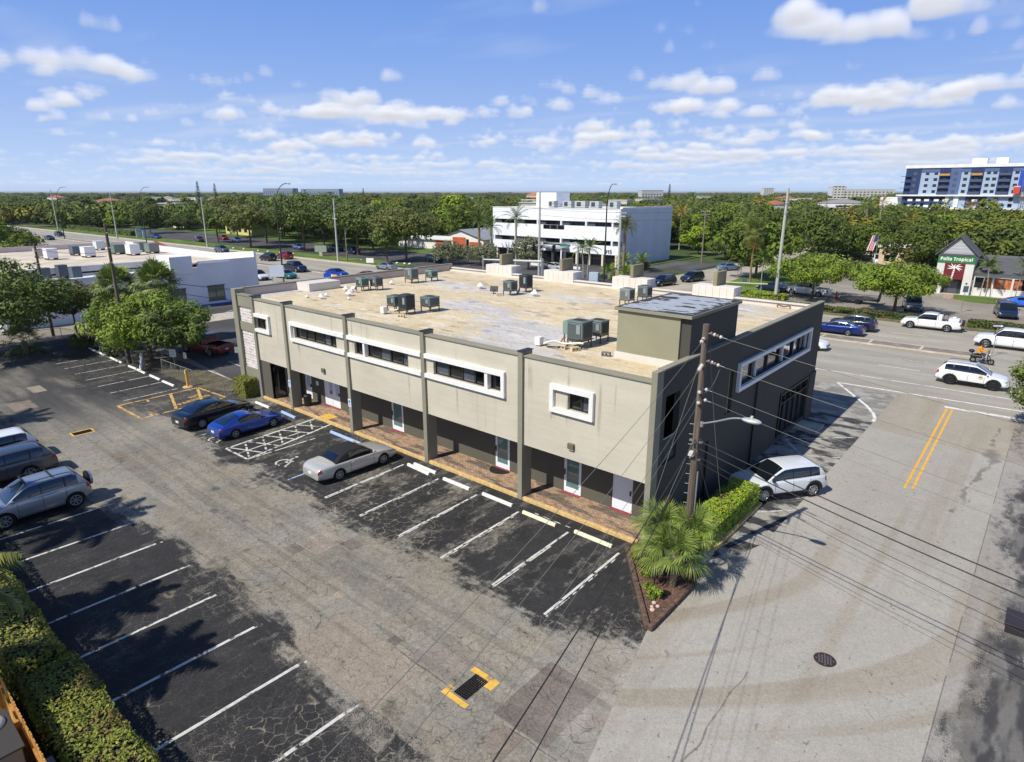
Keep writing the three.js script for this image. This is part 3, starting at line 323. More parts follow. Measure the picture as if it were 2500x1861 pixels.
// windows of the front
function frontFrame(x0, x1, l, r) { const L = [bx(x0, x1, 5.94, 6.17, -0.14, 0.03), bx(x0, x1, 4.9, 5.11, -0.14, 0.03)]; if (l) L.push(bx(x0, x0 + 0.2, 5.11, 5.94, -0.14, 0.03)); if (r) L.push(bx(x1 - 0.2, x1, 5.11, 5.94, -0.14, 0.03)); part(bld, 'window_band', mg(L), whiteTrim); }
frontFrame(-30.6, -28.68, 0, 1); frontFrame(-26.1, -20.15, 1, 0); frontFrame(-19.85, -13.4, 0, 0); frontFrame(-13.1, -7.58, 0, 1); frontFrame(-4.92, -2.64, 1, 1);
function panes(xs, kinds) { for (let k = 0; k < xs.length - 1; k++) { part(bld, 'pane', bx(xs[k] + 0.05, xs[k + 1] - 0.05, 5.17, 5.89, -0.36, -0.33), kinds[k % kinds.length]); const w = part(bld, 'sash', mg([bx(xs[k], xs[k] + 0.05, 5.12, 5.93, -0.4, -0.28), bx(xs[k + 1] - 0.05, xs[k + 1], 5.12, 5.93, -0.4, -0.28), bx(xs[k] + 0.05, xs[k + 1] - 0.05, 5.12, 5.17, -0.4, -0.28), bx(xs[k] + 0.05, xs[k + 1] - 0.05, 5.89, 5.93, -0.4, -0.28)]), darkFrame); } }
panes([-30.6, -29.95, -29.3], [glassDark]); panes([-25.75, -24.64, -23.7, -22.6, -21.9, -21.1], [glassDark, glassDark, glassDark, glassBlind, glassDark]); panes([-19.3, -18.38], [glassDark]); panes([-18.2, -17.12, -16.18, -15.2, -14.55], [glassDark, glassBlind, glassDark, glassBlind]); panes([-12.55, -11.55, -10.6, -9.72, -8.86], [glassBlind, glassDark, glassBlind, glassDark]); panes([-8.66, -7.92], [glassDark]); panes([-4.02, -3.4, -2.9], [glassDark, glassBlind]);
part(bld, 'mullion', bx(-18.38, -18.2, 5.11, 5.94, -0.3, -0.02), whiteTrim); part(bld, 'mullion', bx(-8.86, -8.66, 5.11, 5.94, -0.3, -0.02), whiteTrim);
// ground floor recess
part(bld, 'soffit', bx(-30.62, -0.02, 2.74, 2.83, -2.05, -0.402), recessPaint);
const rec0 = bld.children.length;
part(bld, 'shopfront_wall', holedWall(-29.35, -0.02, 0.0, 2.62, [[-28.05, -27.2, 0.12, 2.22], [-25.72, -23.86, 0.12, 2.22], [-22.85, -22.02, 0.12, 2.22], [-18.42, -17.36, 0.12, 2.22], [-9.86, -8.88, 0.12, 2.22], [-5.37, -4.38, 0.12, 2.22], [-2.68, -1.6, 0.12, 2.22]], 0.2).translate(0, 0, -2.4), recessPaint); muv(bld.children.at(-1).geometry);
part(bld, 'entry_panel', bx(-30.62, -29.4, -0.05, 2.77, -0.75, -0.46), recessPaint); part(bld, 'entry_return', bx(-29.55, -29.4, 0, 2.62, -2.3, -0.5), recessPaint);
{ const f = part(bld, 'door', mg([bx(-29.3, -29.2, 0.1, 2.4, -1.6, -1.5), bx(-28.3, -28.2, 0.1, 2.4, -1.6, -1.5), bx(-29.2, -28.3, 2.3, 2.4, -1.6, -1.5), bx(-29.2, -28.3, 0.1, 0.35, -1.6, -1.5)]), std('#b9b2a2', 0.5)); part(bld, 'pane', bx(-29.2, -28.3, 0.35, 2.3, -1.56, -1.53), glassDark); part(bld, 'pane', bx(-29.38, -29.32, 0.2, 2.4, -2.1, -0.6), glassDark); }
function glassDoor(x0, x1, g) { const m = 0.13; part(bld, 'door', mg([bx(x0, x0 + m, 0.12, 2.22, -2.3, -2.2), bx(x1 - m, x1, 0.12, 2.22, -2.3, -2.2), bx(x0 + m, x1 - m, 2.08, 2.22, -2.3, -2.2), bx(x0 + m, x1 - m, 0.12, 0.36, -2.3, -2.2)]), doorWhite); part(bld, 'pane', bx(x0 + m, x1 - m, 0.36, 2.08, -2.27, -2.24), g); part(bld, 'door_handle', bx(x0 + 0.05, x0 + 0.08, 1.0, 1.3, -2.2, -2.13), darkFrame); part(bld, 'door_sill', bx(x0 - 0.03, x1 + 0.03, 0.1, 0.12, -2.2, -2.0), std('#8a3a33', 0.8)); }
glassDoor(-18.42, -17.36, glassGreen); glassDoor(-9.86, -8.88, glassGreen); glassDoor(-5.37, -4.38, glassGreen);
function plainDoor(x0, x1, n) { const w = (x1 - x0) / n; for (let k = 0; k < n; k++) { part(bld, 'door', rbx(x0 + k * w + 0.01, x0 + (k + 1) * w - 0.01, 0.12, 2.2, -2.32, -2.25, 0.01), doorWhite); part(bld, 'door_handle', bx(x0 + (k + 1) * w - 0.14, x0 + (k + 1) * w - 0.09, 1.0, 1.22, -2.25, -2.18), darkFrame); } part(bld, 'door_sill', bx(x0 - 0.03, x1 + 0.03, 0.1, 0.12, -2.25, -2.05), std('#8a3a33', 0.8)); }
plainDoor(-2.68, -1.6, 1); plainDoor(-28.05, -27.2, 1); plainDoor(-25.72, -23.86, 2); plainDoor(-22.85, -22.02, 1);
for (const x of [-24.9, -24.2, -27.6]) part(bld, 'door_poster', bx(x - 0.2, x + 0.2, 0.95, 1.9, -2.248, -2.24), std('#b4bcd0', 0.6));
part(bld, 'wall_vent', bx(-7.9, -7.75, 0.6, 1.2, -2.2, -2.14), blackMetal); part(bld, 'wall_notice', bx(-26.6, -26.3, 1.3, 1.6, -2.2, -2.185), whiteTrim);
for (const c of bld.children.slice(rec0)) { c.position.z += 0.3; c.position.y += 0.05; }
// brick walkway with yellow kerb
const paverTex = dtex(1024, 512, (i, j, c) => { const u = i / 1024, v = j / 512, X = u * 40, Y = v * 20, row = Math.floor(Y), col = Math.floor(X + (row % 2) * 0.5), h = NT[(col % 40 * 131 + row * 977) & 65535], fx = X + (row % 2) * 0.5 - col, fy = Y - row, jn = Math.min(fx, 1 - fx, (fy) * 1, (1 - fy)) < 0.09 ? 0.82 : 1, n = tfbm(u, v, 6, 4, 3), f = (NT[(i * 7919 + j * 104729) & 65535] - 0.5) * 14, dk = sst(0.48, 0.62, n) * 0.34; let r = 166 + (h - 0.5) * 36 + f, g = 138 + (h - 0.5) * 40 + f, b = 111 + (h - 0.5) * 36 + f; c[0] = r * jn * (1 - dk); c[1] = g * jn * (1 - dk * 0.9); c[2] = b * jn * (1 - dk * 0.75); }, { size: [8, 2.0] });
const walk = thing('brick_walkway', 'red-brown brick paved walkway with yellow kerb under the overhang', null, [0, 0, 0], 0, null, 'structure');
part(walk, 'paving', bx(-30.6, -0.3, -0.02, 0.15, -1.95, -0.2), new THREE.MeshStandardMaterial({ map: paverTex, roughness: 0.9, bumpMap: bumpFine, bumpScale: 0.01 }));
const kerbYellow = new THREE.MeshStandardMaterial({ ...mott('#d2b175', 0.14, 2.2, 14, 256, 61), roughness: 0.85 });
{ let x = -30.6, k = 0; const stops = [...FINS.slice(2), -0.1]; for (const s of stops) { const b = s - 0.16; part(walk, 'kerb', rbx(x, b, -0.02, 0.155, -0.2, -0.02, 0.015), kerbYellow); x = s + 0.16; } part(walk, 'ramp', bx(-23.85, -22.85, 0.148, 0.156, -0.95, -0.2), paintY); part(walk, 'paving_end', bx(-0.3, 0.6, -0.02, 0.148, -1.9, 0.3), new THREE.MeshStandardMaterial({ map: paverTex, roughness: 0.9 })); part(walk, 'kerb', rbx(-0.06, 0.62, -0.02, 0.155, 0.3, 0.46, 0.015), kerbYellow); }
solo('door_mat', 'black half-round rubber mat before a glass door on the walkway', 'mat', new THREE.CylinderGeometry(0.62, 0.62, 0.02, 28, 1, false, -Math.PI / 2, Math.PI).translate(0, 0.01, 0), std('#1a1918', 1), [-9.35, 0.15, -1.75]);
{ const t = thing('trash_can', 'black trash can beside a column on the brick walkway', 'trash can', [-26.3, 0.15, -0.95]); part(t, 'body', cyl(0.24, 0.28, 0, 0.72, 0, 0, 18), std('#15171b', 0.5)); part(t, 'lid', new THREE.SphereGeometry(0.29, 18, 8, 0, 7, 0, 1.4).scale(1, 0.5, 1).translate(0, 0.7, 0), std('#1a1c20', 0.5)); }
for (const [x, l] of [[-3.75, 'first wall lamp on the beige wall, nearest the right corner'], [-22.69, 'wall lamp on the beige wall above the white double door']]) { const t = thing('wall_lamp', l, 'lamp', [x, 3.32, -0.2], 0, 'wall lamps'); part(t, 'housing', rbx(-0.16, 0.16, 0.06, 0.3, 0, 0.2, 0.02), std('#6a6450', 0.7)); part(t, 'lens', bx(-0.13, 0.13, 0, 0.06, 0.02, 0.17), std('#a9a48c', 0.3)); }
function placard(x, y, l, txt) { const t = thing('column_sign', l, 'sign', [x, y, 0.0]); part(t, 'plate', rbx(-0.15, 0.15, 0, 0.48, 0, 0.02, 0.01), std('#dfe6ee', 0.5)); part(t, 'symbol', bx(-0.09, 0.09, 0.26, 0.42, 0.02, 0.023), std('#3c6fb4', 0.6)); for (let k = 0; k < 3; k++) part(t, 'text_line', bx(-0.1, 0.1, 0.06 + k * 0.06, 0.085 + k * 0.06, 0.02, 0.023), std('#54626e', 0.6)); }
placard(-26.75, 1.6, 'small white placard on the beige column near the trash can'); placard(-20.0, 1.72, 'small white placard on the beige column near the hatched aisle');
// ---------- on the roof ----------
const acGrey = std('#6f7a78', 0.6, { metalness: 0.2 }), acGreen = std('#7f968c', 0.6, { metalness: 0.1 }), acDark = std('#3c4246', 0.55, { metalness: 0.2 }), acLight = std('#8b9290', 0.6), acRibDark = std('#3a4042', 0.7), rust = std('#6d4a36', 0.9), angleIron = std('#59503f', 0.8), copper = std('#a8623f', 0.5, { metalness: 0.5 });
function condenser(name, label, x, z, w, h, mat, stand = 0.36, o = {}) {
  const t = thing(name, label, 'air conditioner', [x, 6.98, z], o.ry || 0, 'rooftop condensers');
  w *= 0.92; h *= 0.92; const d = o.d || w, y0 = stand, y1 = stand + h;
  part(t, 'cabinet', rbx(-w / 2, w / 2, y0, y1 - 0.05, -d / 2, d / 2, 0.07), mat);
  part(t, 'lid', rbx(-w / 2 - 0.015, w / 2 + 0.015, y1 - 0.06, y1, -d / 2 - 0.015, d / 2 + 0.015, 0.04), mat);
  const ring = new THREE.TorusGeometry(Math.min(w, d) * 0.38, 0.025, 6, 24); ring.rotateX(Math.PI / 2); ring.translate(0, y1 + 0.005, 0); part(t, 'fan_ring', ring, mat);
  const fan = cyl(Math.min(w, d) * 0.37, Math.min(w, d) * 0.37, y1 - 0.02, y1 + 0.004, 0, 0, 24); part(t, 'fan_well', fan, o.rusty ? rust : blackMetal); const G = []; for (let k = 1; k < 4; k++) { const r = new THREE.TorusGeometry(Math.min(w, d) * 0.095 * k, 0.006, 4, 20); r.rotateX(Math.PI / 2); r.translate(0, y1 + 0.022, 0); G.push(r); } for (let k = 0; k < 6; k++) { const a = k * Math.PI / 6, R = Math.min(w, d) * 0.37; G.push(rod(V(Math.cos(a) * R, y1 + 0.018, Math.sin(a) * R), V(-Math.cos(a) * R, y1 + 0.018, -Math.sin(a) * R), 0.006, 0.006, 4)); } part(t, 'fan_guard', mg(G), acRibDark);
  const ribs = []; const n = 13; for (let k = 0; k < n; k++) { const u = -w / 2 + 0.1 + k * (w - 0.2) / (n - 1), v = -d / 2 + 0.1 + k * (d - 0.2) / (n - 1); for (const s of [-1, 1]) { ribs.push(bx(u - 0.008, u + 0.008, y0 + 0.08, y1 - 0.12, s * d / 2 - 0.012, s * d / 2 + 0.012)); ribs.push(bx(s * w / 2 - 0.012, s * w / 2 + 0.012, y0 + 0.08, y1 - 0.12, v - 0.008, v + 0.008)); } } part(t, 'louvres', mg(ribs), acRibDark);
  if (o.panel !== 0) part(t, 'service_panel', bx(w * 0.12, w * 0.36, y0 + h * 0.35, y1 - 0.15, d / 2, d / 2 + 0.02), o.panelMat || acLight);
  for (const sx of [-1, 1]) for (const sz of [-1, 1]) part(t, 'stand_leg', bx(sx * w * 0.44 - 0.025, sx * w * 0.44 + 0.025, 0, stand - 0.04, sz * d * 0.44 - 0.025, sz * d * 0.44 + 0.025), angleIron);
  part(t, 'stand_frame', mg([bx(-w / 2, w / 2, stand - 0.05, stand, -d * 0.46, -d * 0.42), bx(-w / 2, w / 2, stand - 0.05, stand, d * 0.42, d * 0.46), bx(-w * 0.46, -w * 0.42, stand - 0.05, stand, -d / 2, d / 2), bx(w * 0.42, w * 0.46, stand - 0.05, stand, -d / 2, d / 2)]), angleIron);
  return t;
}
condenser('condenser_unit', 'low grey condenser, left of the trio in the middle of the roof', -20.4, -4.2, 0.86, 0.66, acGrey);
condenser('condenser_unit', 'tallest dark condenser, centre of the trio in the middle of the roof', -18.95, -3.9, 0.84, 0.92, acDark);
condenser('condenser_unit', 'wide grey-green condenser, right of the trio in the middle of the roof', -18.6, -5.5, 0.98, 0.62, acGrey, 0.36, { rusty: 0 });
condenser('condenser_unit', 'large grey condenser with rusty fan near the stair bulkhead', -5.95, -3.7, 1.0, 0.98, acGrey, 0.4, { rusty: 1 });
condenser('condenser_unit', 'dark grey-green condenser behind the rusty-fan one near the bulkhead', -5.85, -5.2, 0.86, 0.78, acGrey, 0.4, { rusty: 1 });
{ const t = thing('air_handler_box', 'pale green air handler box beside the rusty-fan condenser', 'air conditioner', [-7.1, 6.98, -4.4]); part(t, 'cabinet', rbx(-0.1, 0.55, 0.4, 1.08, -0.4, 0.4, 0.03), acGreen); for (const s of [-1, 1]) for (const q of [0, 1]) part(t, 'leg', bx(-0.05 + q * 0.5, 0.0 + q * 0.5, 0, 0.4, s * 0.33 - 0.025, s * 0.33 + 0.025), rust); }
condenser('condenser_unit', 'grey condenser, left of the pair at the back middle of the roof', -19.0, -13.7, 0.86, 0.74, acGrey);
condenser('condenser_unit', 'taller charcoal condenser, right of the pair at the back middle of the roof', -19.1, -15.6, 0.84, 1.0, acDark);
condenser('condenser_unit', 'left grey-green condenser of the pair near the left parapet', -28.9, -8.0, 0.8, 0.68, acGreen);
condenser('condenser_unit', 'right grey condenser of the pair near the left parapet', -28.35, -8.9, 0.8, 0.7, acGrey);
condenser('condenser_unit', 'tall light grey condenser at the far left back of the roof', -29.4, -13.3, 0.92, 0.92, acLight);
condenser('condenser_unit', 'small green condenser beside the tall light one at the far left back', -28.95, -15.1, 0.86, 0.6, acGreen);
condenser('condenser_unit', 'light grey condenser partly hidden behind the stair bulkhead', -10.4, -15.6, 0.84, 0.8, acLight, 0.36, { rusty: 1 });
condenser('condenser_unit', 'dark condenser farther behind the stair bulkhead', -10.2, -17.6, 0.84, 0.78, acGrey);
// pipes, junction boxes and blocks under the units
{ const pp = (label, pts, r, m) => solo('refrigerant_pipe', label, 'pipe', tube(pts.map((p) => V(...p)), r, 28, 6), m);
  pp('insulated white pipe bundle under the rusty-fan condenser', [[-7.3, 7.12, -2.6], [-6.8, 7.3, -2.75], [-6.3, 7.22, -2.9], [-5.6, 7.32, -3.05], [-5.3, 7.34, -3.1]], 0.055, std('#d8d4cc', 0.7)); pp('copper pipe bent up beside the rusty-fan condenser', [[-6.9, 7.0, -3.4], [-6.75, 7.2, -3.3], [-6.55, 7.42, -3.25], [-6.45, 7.45, -3.22]], 0.03, copper); pp('black pipe looping under the rusty-fan condenser', [[-7.0, 7.02, -2.5], [-6.4, 7.1, -2.6], [-5.9, 7.25, -3.1], [-5.5, 7.5, -3.15]], 0.025, blackMetal); pp('white pipe joining the trio of condensers', [[-20.3, 7.1, -3.1], [-19.9, 7.2, -3.2], [-19.5, 7.22, -3.4], [-19.3, 7.3, -3.6]], 0.05, std('#d8d4cc', 0.7)); pp('rusty pipe by the back middle pair of condensers', [[-19.1, 7.0, -14.7], [-19.0, 7.3, -14.7], [-18.95, 7.5, -14.75]], 0.05, std('#7c3b30', 0.7)); pp('low rusty pipe rail at the back right of the roof', [[-2.4, 7.02, -21.0], [-2.4, 7.16, -21.0], [-2.0, 7.1, -20.98], [-1.6, 7.16, -20.95], [-1.6, 7.02, -20.95]], 0.04, rust);
  const jb = (l, x, z) => { const t = thing('junction_box', l, 'box', [x, 6.98, z]); part(t, 'body', rbx(-0.16, 0.16, 0.06, 0.46, -0.12, 0.2, 0.015), std('#e3e0da', 0.6)); part(t, 'foot', bx(-0.1, 0.1, 0, 0.06, -0.05, 0.12), concMat); };
  jb('white pipe cover box left of the rusty-fan condenser', -7.55, -2.6); jb('white pipe cover box before the trio of condensers', -20.0, -3.0);
  const blk = mg([bx(-0.2, 0.2, 0, 0.05, -0.1, 0.1), bx(-0.2, 0.2, 0.15, 0.2, -0.1, 0.1), bx(-0.2, -0.15, 0.05, 0.15, -0.1, 0.1), bx(0.15, 0.2, 0.05, 0.15, -0.1, 0.1), bx(-0.025, 0.025, 0.05, 0.15, -0.1, 0.1)]); const cb = (l, x, z, ry, m) => solo('concrete_block', l, 'concrete block', blk, m, [x, 6.98, z], ry);
  cb('loose grey hollow concrete block on the roof before the bulkhead', -3.95, -2.95, 0.3, std('#71726e', 0.95)); const wb = std('#cbb896', 0.95); cb('pale block under the left leg of the rusty-fan condenser', -6.3, -2.75, 0.2, wb); cb('pale block under the front leg of the rusty-fan condenser', -5.6, -2.8, 1.2, wb); cb('pale block before the trio of condensers', -18.3, -2.9, 0.5, wb); cb('pale block left of the back middle pair', -19.4, -12.9, 0.9, wb);
  const tilt = thing('tipped_bracket', 'dark broken dish bracket lying left of the back middle pair', 'bracket', [-20.2, 6.98, -13.2], 0.5); part(tilt, 'plate', rbx(-0.3, 0.3, 0.2, 0.62, -0.03, 0.03, 0.01).rotateX(-0.5), std('#3b3d3c', 0.7)); part(tilt, 'post', bx(-0.03, 0.03, 0, 0.4, -0.05, 0.05), std('#5a5548', 0.8));
  const vent = (l, x, z, s) => { const t = thing('roof_vent', l, 'vent', [x, 6.98, z], 0, 'white mushroom roof vents'); part(t, 'pipe', cyl(0.07 * s, 0.07 * s, 0, 0.2 * s, 0, 0, 10), whiteTrim); part(t, 'cap', cyl(0.24 * s, 0.05 * s, 0.16 * s, 0.36 * s, 0, 0, 14), whiteTrim); };
  vent('white conical roof vent left of the back middle condensers', -22.8, -14.6, 1.3); vent('white conical roof vent right of the back middle condensers', -17.3, -14.4, 1.3); vent('small white vent nearest the left front corner of the roof', -27.85, -3.7, 1); vent('tiny vent behind the one nearest the left front corner', -28.6, -4.6, 0.7); vent('white vent left of the grey-green condenser pair', -29.6, -7.0, 1.1); vent('white vent in front of the grey-green condenser pair', -27.5, -5.8, 1.2); vent('low stub vent close to the front left fins', -29.2, -3.4, 0.55); vent('low stub vent between left vents and the trio', -26.2, -4.8, 0.5); vent('white vent beside the tall light grey condenser', -29.9, -11.6, 0.9);
  { const t = thing('pipe_elbow', 'white elbow duct beside the grey-green condenser pair', 'duct', [-28.85, 6.98, -7.0]); part(t, 'duct', tube([V(0, 0, 0), V(0, 0.25, 0), V(0.1, 0.34, 0), V(0.45, 0.34, 0)], 0.12, 16, 10), whiteTrim); part(t, 'collar', cyl(0.16, 0.16, 0, 0.05, 0, 0, 12), galv); }
}
// ---------- vehicles: x forward, lofted bodies with conforming glass, lamps and trim ----------
const paintCache = {};
function carPaint(hex, metal = 0.25, rough = 0.32) { return paintCache[hex + metal] ??= new THREE.MeshPhysicalMaterial({ color: C(hex), metalness: metal, roughness: rough, clearcoat: 1, clearcoatRoughness: 0.05 }); }
const tyreMat = std('#121213', 0.9), rimMat = std('#a7abae', 0.35, { metalness: 0.8 }), rimDark = std('#3b3e42', 0.4, { metalness: 0.7 }), carGlass = new THREE.MeshPhysicalMaterial({ color: C('#11161b'), roughness: 0.04, clearcoat: 1, clearcoatRoughness: 0.01 }), plastic = std('#1d1e20', 0.7), lampClear = new THREE.MeshPhysicalMaterial({ color: C('#b9c2c9'), roughness: 0.1, clearcoat: 1 }), lampRed = new THREE.MeshPhysicalMaterial({ color: C('#8e1318'), roughness: 0.15, clearcoat: 1 }), plateMat = std('#d8dcd4', 0.5), chrome = std('#c2c6ca', 0.2, { metalness: 0.9 }), clothTop = std('#1b1b1d', 0.95), trimBlack = std('#101113', 0.35);
function prof(P) { return (t) => { if (t <= P[0][0]) return P[0][1]; for (let i = 1; i < P.length; i++) if (t <= P[i][0]) { const u = (t - P[i - 1][0]) / (P[i][0] - P[i - 1][0]); return lerp(P[i - 1][1], P[i][1], u); } return P[P.length - 1][1]; }; }
const KIND = {
  sedan: { L: 4.8, W: 1.82, H: 1.44, wb: 2.8, fo: 0.92, wr: 0.33, top: [[0, .50], [.012, .62], [.04, .70], [.10, .715], [.22, .70], [.36, .675], [.62, .655], [.72, .645], [.85, .585], [.94, .52], [.98, .45], [1, .38]], cab: [.11, .32, .54, .74], roofW: .68, doors: [.27, .455, .645] },
  coupe: { L: 4.35, W: 1.72, H: 1.28, wb: 2.5, fo: 0.9, wr: 0.3, top: [[0, .52], [.012, .60], [.04, .655], [.12, .67], [.30, .665], [.62, .645], [.72, .635], [.85, .565], [.94, .50], [.98, .44], [1, .36]], cab: [.05, .36, .51, .71], roofW: .64, doors: [.34, .64] },
  convertible: { L: 4.85, W: 1.82, H: 1.40, wb: 2.72, fo: 0.98, wr: 0.33, top: [[0, .50], [.012, .57], [.035, .635], [.08, .665], [.20, .675], [.36, .67], [.62, .655], [.72, .645], [.85, .585], [.94, .515], [.98, .44], [1, .36]], cab: [.20, .36, .55, .72], roofW: .70, doors: [.38, .66] },
  hatch: { L: 4.1, W: 1.74, H: 1.5, wb: 2.5, fo: 0.85, wr: 0.31, top: [[0, .46], [.012, .58], [.05, .65], [.3, .65], [.66, .63], [.76, .62], [.9, .55], [.97, .48], [.99, .42], [1, .34]], cab: [.02, .15, .55, .78], roofW: .70, doors: [.25, .46, .68] },
  suv: { L: 4.6, W: 1.86, H: 1.7, wb: 2.68, fo: 0.92, wr: 0.375, top: [[0, .42], [.008, .56], [.03, .635], [.12, .66], [.3, .645], [.65, .625], [.74, .615], [.86, .575], [.94, .53], [.98, .47], [1, .36]], cab: [.022, .135, .55, .765], roofW: .69, doors: [.24, .45, .66], clad: 1 },
  pickup: { L: 5.5, W: 1.96, H: 1.82, wb: 3.35, fo: 0.95, wr: 0.4, top: [[0, .42], [.005, .60], [.02, .60], [.37, .60], [.66, .60], [.75, .60], [.9, .58], [.96, .54], [.985, .46], [1, .36]], cab: [.375, .40, .63, .76], roofW: .78, doors: [.41, .69], bed: [.02, .36] },
  crew: { L: 5.9, W: 2.02, H: 1.95, wb: 3.7, fo: 0.98, wr: 0.42, top: [[0, .42], [.005, .62], [.02, .62], [.31, .62], [.66, .62], [.77, .62], [.9, .60], [.96, .56], [.985, .48], [1, .38]], cab: [.315, .34, .645, .765], roofW: .80, doors: [.335, .49, .69], bed: [.02, .30] },
  van: { L: 5.0, W: 1.96, H: 1.75, wb: 3.0, fo: 0.98, wr: 0.35, top: [[0, .38], [.008, .54], [.03, .58], [.6, .58], [.78, .57], [.9, .50], [.96, .45], [.99, .40], [1, .32]], cab: [.012, .07, .62, .83], roofW: .78, doors: [.22, .46, .68] },
};
const ev = new Evaluator(); ev.attributes = ['position', 'normal']; ev.useGroups = false;
function gridGeo(rows) { const n = rows[0].length, P = [], I = []; for (const r of rows) for (const p of r) P.push(p.x, p.y, p.z); for (let j = 0; j < rows.length - 1; j++) for (let i = 0; i < n - 1; i++) { const a = j * n + i, b = a + 1, c = a + n, d = c + 1; I.push(a, c, b, b, c, d); } const g = new THREE.BufferGeometry(); g.setAttribute('position', new THREE.Float32BufferAttribute(P, 3)); g.setIndex(I); g.computeVertexNormals(); return g; }
function makeCar(kind, opt) {
  const K = { ...KIND[kind], ...opt.dim }, { L, W, H } = K, topF = prof(K.top), X = (t) => -L / 2 + t * L, hw = W / 2;
  const bot = (t) => H * (0.15 + 0.07 * Math.pow(Math.abs(t * 2 - 1), 6)), wid = (t) => hw * (1 - 0.17 * Math.pow(Math.abs(t * 2 - 1), 7) - 0.03 * Math.pow(Math.abs(t * 2 - 1), 2));
  const prm = [[0, 0, 0], [.14, .80, 0], [.2, .965, .09], [.42, 1, .42], [.62, .985, .74], [.72, .955, .93], [.78, .90, 1], [.9, .5, 1.03], [1, 0, 1.04]];
  const sec = (t, s, sg) => { const yb = bot(t), yt = topF(t) * H, w = wid(t); let i = 1; while (i < prm.length - 1 && s > prm[i][0]) i++; const u = clamp((s - prm[i - 1][0]) / (prm[i][0] - prm[i - 1][0]), 0, 1), a = lerp(prm[i - 1][1], prm[i][1], u), b = lerp(prm[i - 1][2], prm[i][2], u); return V(X(t), yb + b * (yt - yb), sg * a * w); };
  const ts = [0, .004, .012, .03, .06, .1, .15, .2, .26, .32, .37, .42, .48, .54, .6, .66, .7, .74, .78, .82, .86, .9, .94, .965, .985, .995, 1], ss = [.08, .14, .2, .3, .42, .52, .62, .68, .72, .78, .84, .9, .95];
  // closed body ring
  const ring = (t) => [sec(t, 0, 1), ...ss.map((s) => sec(t, s, 1)), sec(t, 1, 1), ...[...ss].reverse().map((s) => sec(t, s, -1)), sec(t, 0, -1)];
  const rows = ts.map(ring), n = rows[0].length, P = [], I = []; for (const r of rows) for (const p of r) P.push(p.x, p.y, p.z);
  for (let j = 0; j < rows.length - 1; j++) for (let i = 0; i < n - 1; i++) { const a = j * n + i, b = a + 1, c = a + n, d = c + 1; I.push(a, b, c, b, d, c); }
  for (const [j, f] of [[0, 1], [rows.length - 1, -1]]) { const c = P.length / 3, t = ts[j]; P.push(X(t) + (f > 0 ? -0.01 : 0.01), (bot(t) + topF(t) * H) / 2, 0); for (let i = 0; i < n - 1; i++) f > 0 ? I.push(c, j * n + i + 1, j * n + i) : I.push(c, j * n + i, j * n + i + 1); }
  let body = new THREE.BufferGeometry(); body.setAttribute('position', new THREE.Float32BufferAttribute(P, 3)); body.setIndex(I); body.computeVertexNormals();
  const ax = [L / 2 - K.fo, L / 2 - K.fo - K.wb];
  const cut = []; for (const x of ax) for (const s of [-1, 1]) { const c = new THREE.CylinderGeometry(K.wr * 1.13, K.wr * 1.13, 0.62, 26); c.rotateX(Math.PI / 2); c.translate(x, K.wr * 1.0, s * hw); c.deleteAttribute('uv'); cut.push(c); }
  if (K.bed) { const g = new THREE.BoxGeometry((K.bed[1] - K.bed[0]) * L, H * 0.3, W * 0.78); g.translate(X((K.bed[0] + K.bed[1]) / 2), H * 0.5, 0); g.deleteAttribute('uv'); cut.push(g); }
  let A = new Brush(body); A.updateMatrixWorld(); for (const g of cut) { const B = new Brush(g); B.updateMatrixWorld(); A = ev.evaluate(A, B, SUBTRACTION); A.updateMatrixWorld(); }
  body = A.geometry;
  // cabin surface
  const [r0, r1, w1, w0] = K.cab, hT = prof([[r0, 0], [lerp(r0, r1, .55), .64], [r1, .955], [lerp(r1, w1, .35), 1], [lerp(r1, w1, .7), .995], [w1, .94], [lerp(w1, w0, .5), .52], [w0, 0]]);
  const belt = (t) => topF(t) * H - 0.012; const cab = (t, q, sg) => { const yb = belt(t), f = hT(t), ht = yb + f * (H - yb), wbt = wid(t) * 0.915, we = lerp(wbt, hw * K.roofW, f * 0.95 + 0.0); if (q <= .5) { const u = q * 2; return V(X(t), lerp(yb, ht - 0.055 * f, u), sg * (lerp(wbt, we, u) + 0.03 * Math.sin(u * Math.PI) * f)); } const s = (q - .5) * 2; return V(X(t), ht - 0.055 * f * (1 - s) * (1 - s) + 0.0 * s, sg * we * (1 - s * s * 0.15 - s * 0.85)); };
  const cts = []; for (let k = 0; k <= 22; k++) cts.push(lerp(r0, w0, k / 22)); const cq = [0, .12, .25, .38, .46, .5, .56, .66, .8, 1];
  const cabin = gridGeo(cts.map((t) => [...cq.map((q) => cab(t, q, 1)), ...[...cq].reverse().slice(1).map((q) => cab(t, q, -1))].reverse()));
  const off = (fn, u, v, d, sg) => { const e = 0.004, p = fn(u, v), a = fn(u + e, v).sub(p), b = fn(u, v + e).sub(p), nrm = a.cross(b).normalize(); if (nrm.dot(V(0, p.y > H * .7 ? 0.4 : 0.1, p.z * 1.0 + sg * 0.001)) < 0 && Math.abs(nrm.z) > 0.35) nrm.negate(); else if (Math.abs(nrm.z) <= 0.35 && nrm.y < 0) nrm.negate(); return p.addScaledVector(nrm, d); };
  const patch = (fn, u0, u1, v0, v1, nu, nv, d, sg) => { const R = []; for (let i = 0; i <= nu; i++) { const r = []; for (let j = 0; j <= nv; j++) r.push(off(fn, lerp(u0, u1, i / nu), lerp(v0, v1, j / nv), d, sg)); R.push(sg > 0 ? r.reverse() : r); } return gridGeo(R); };
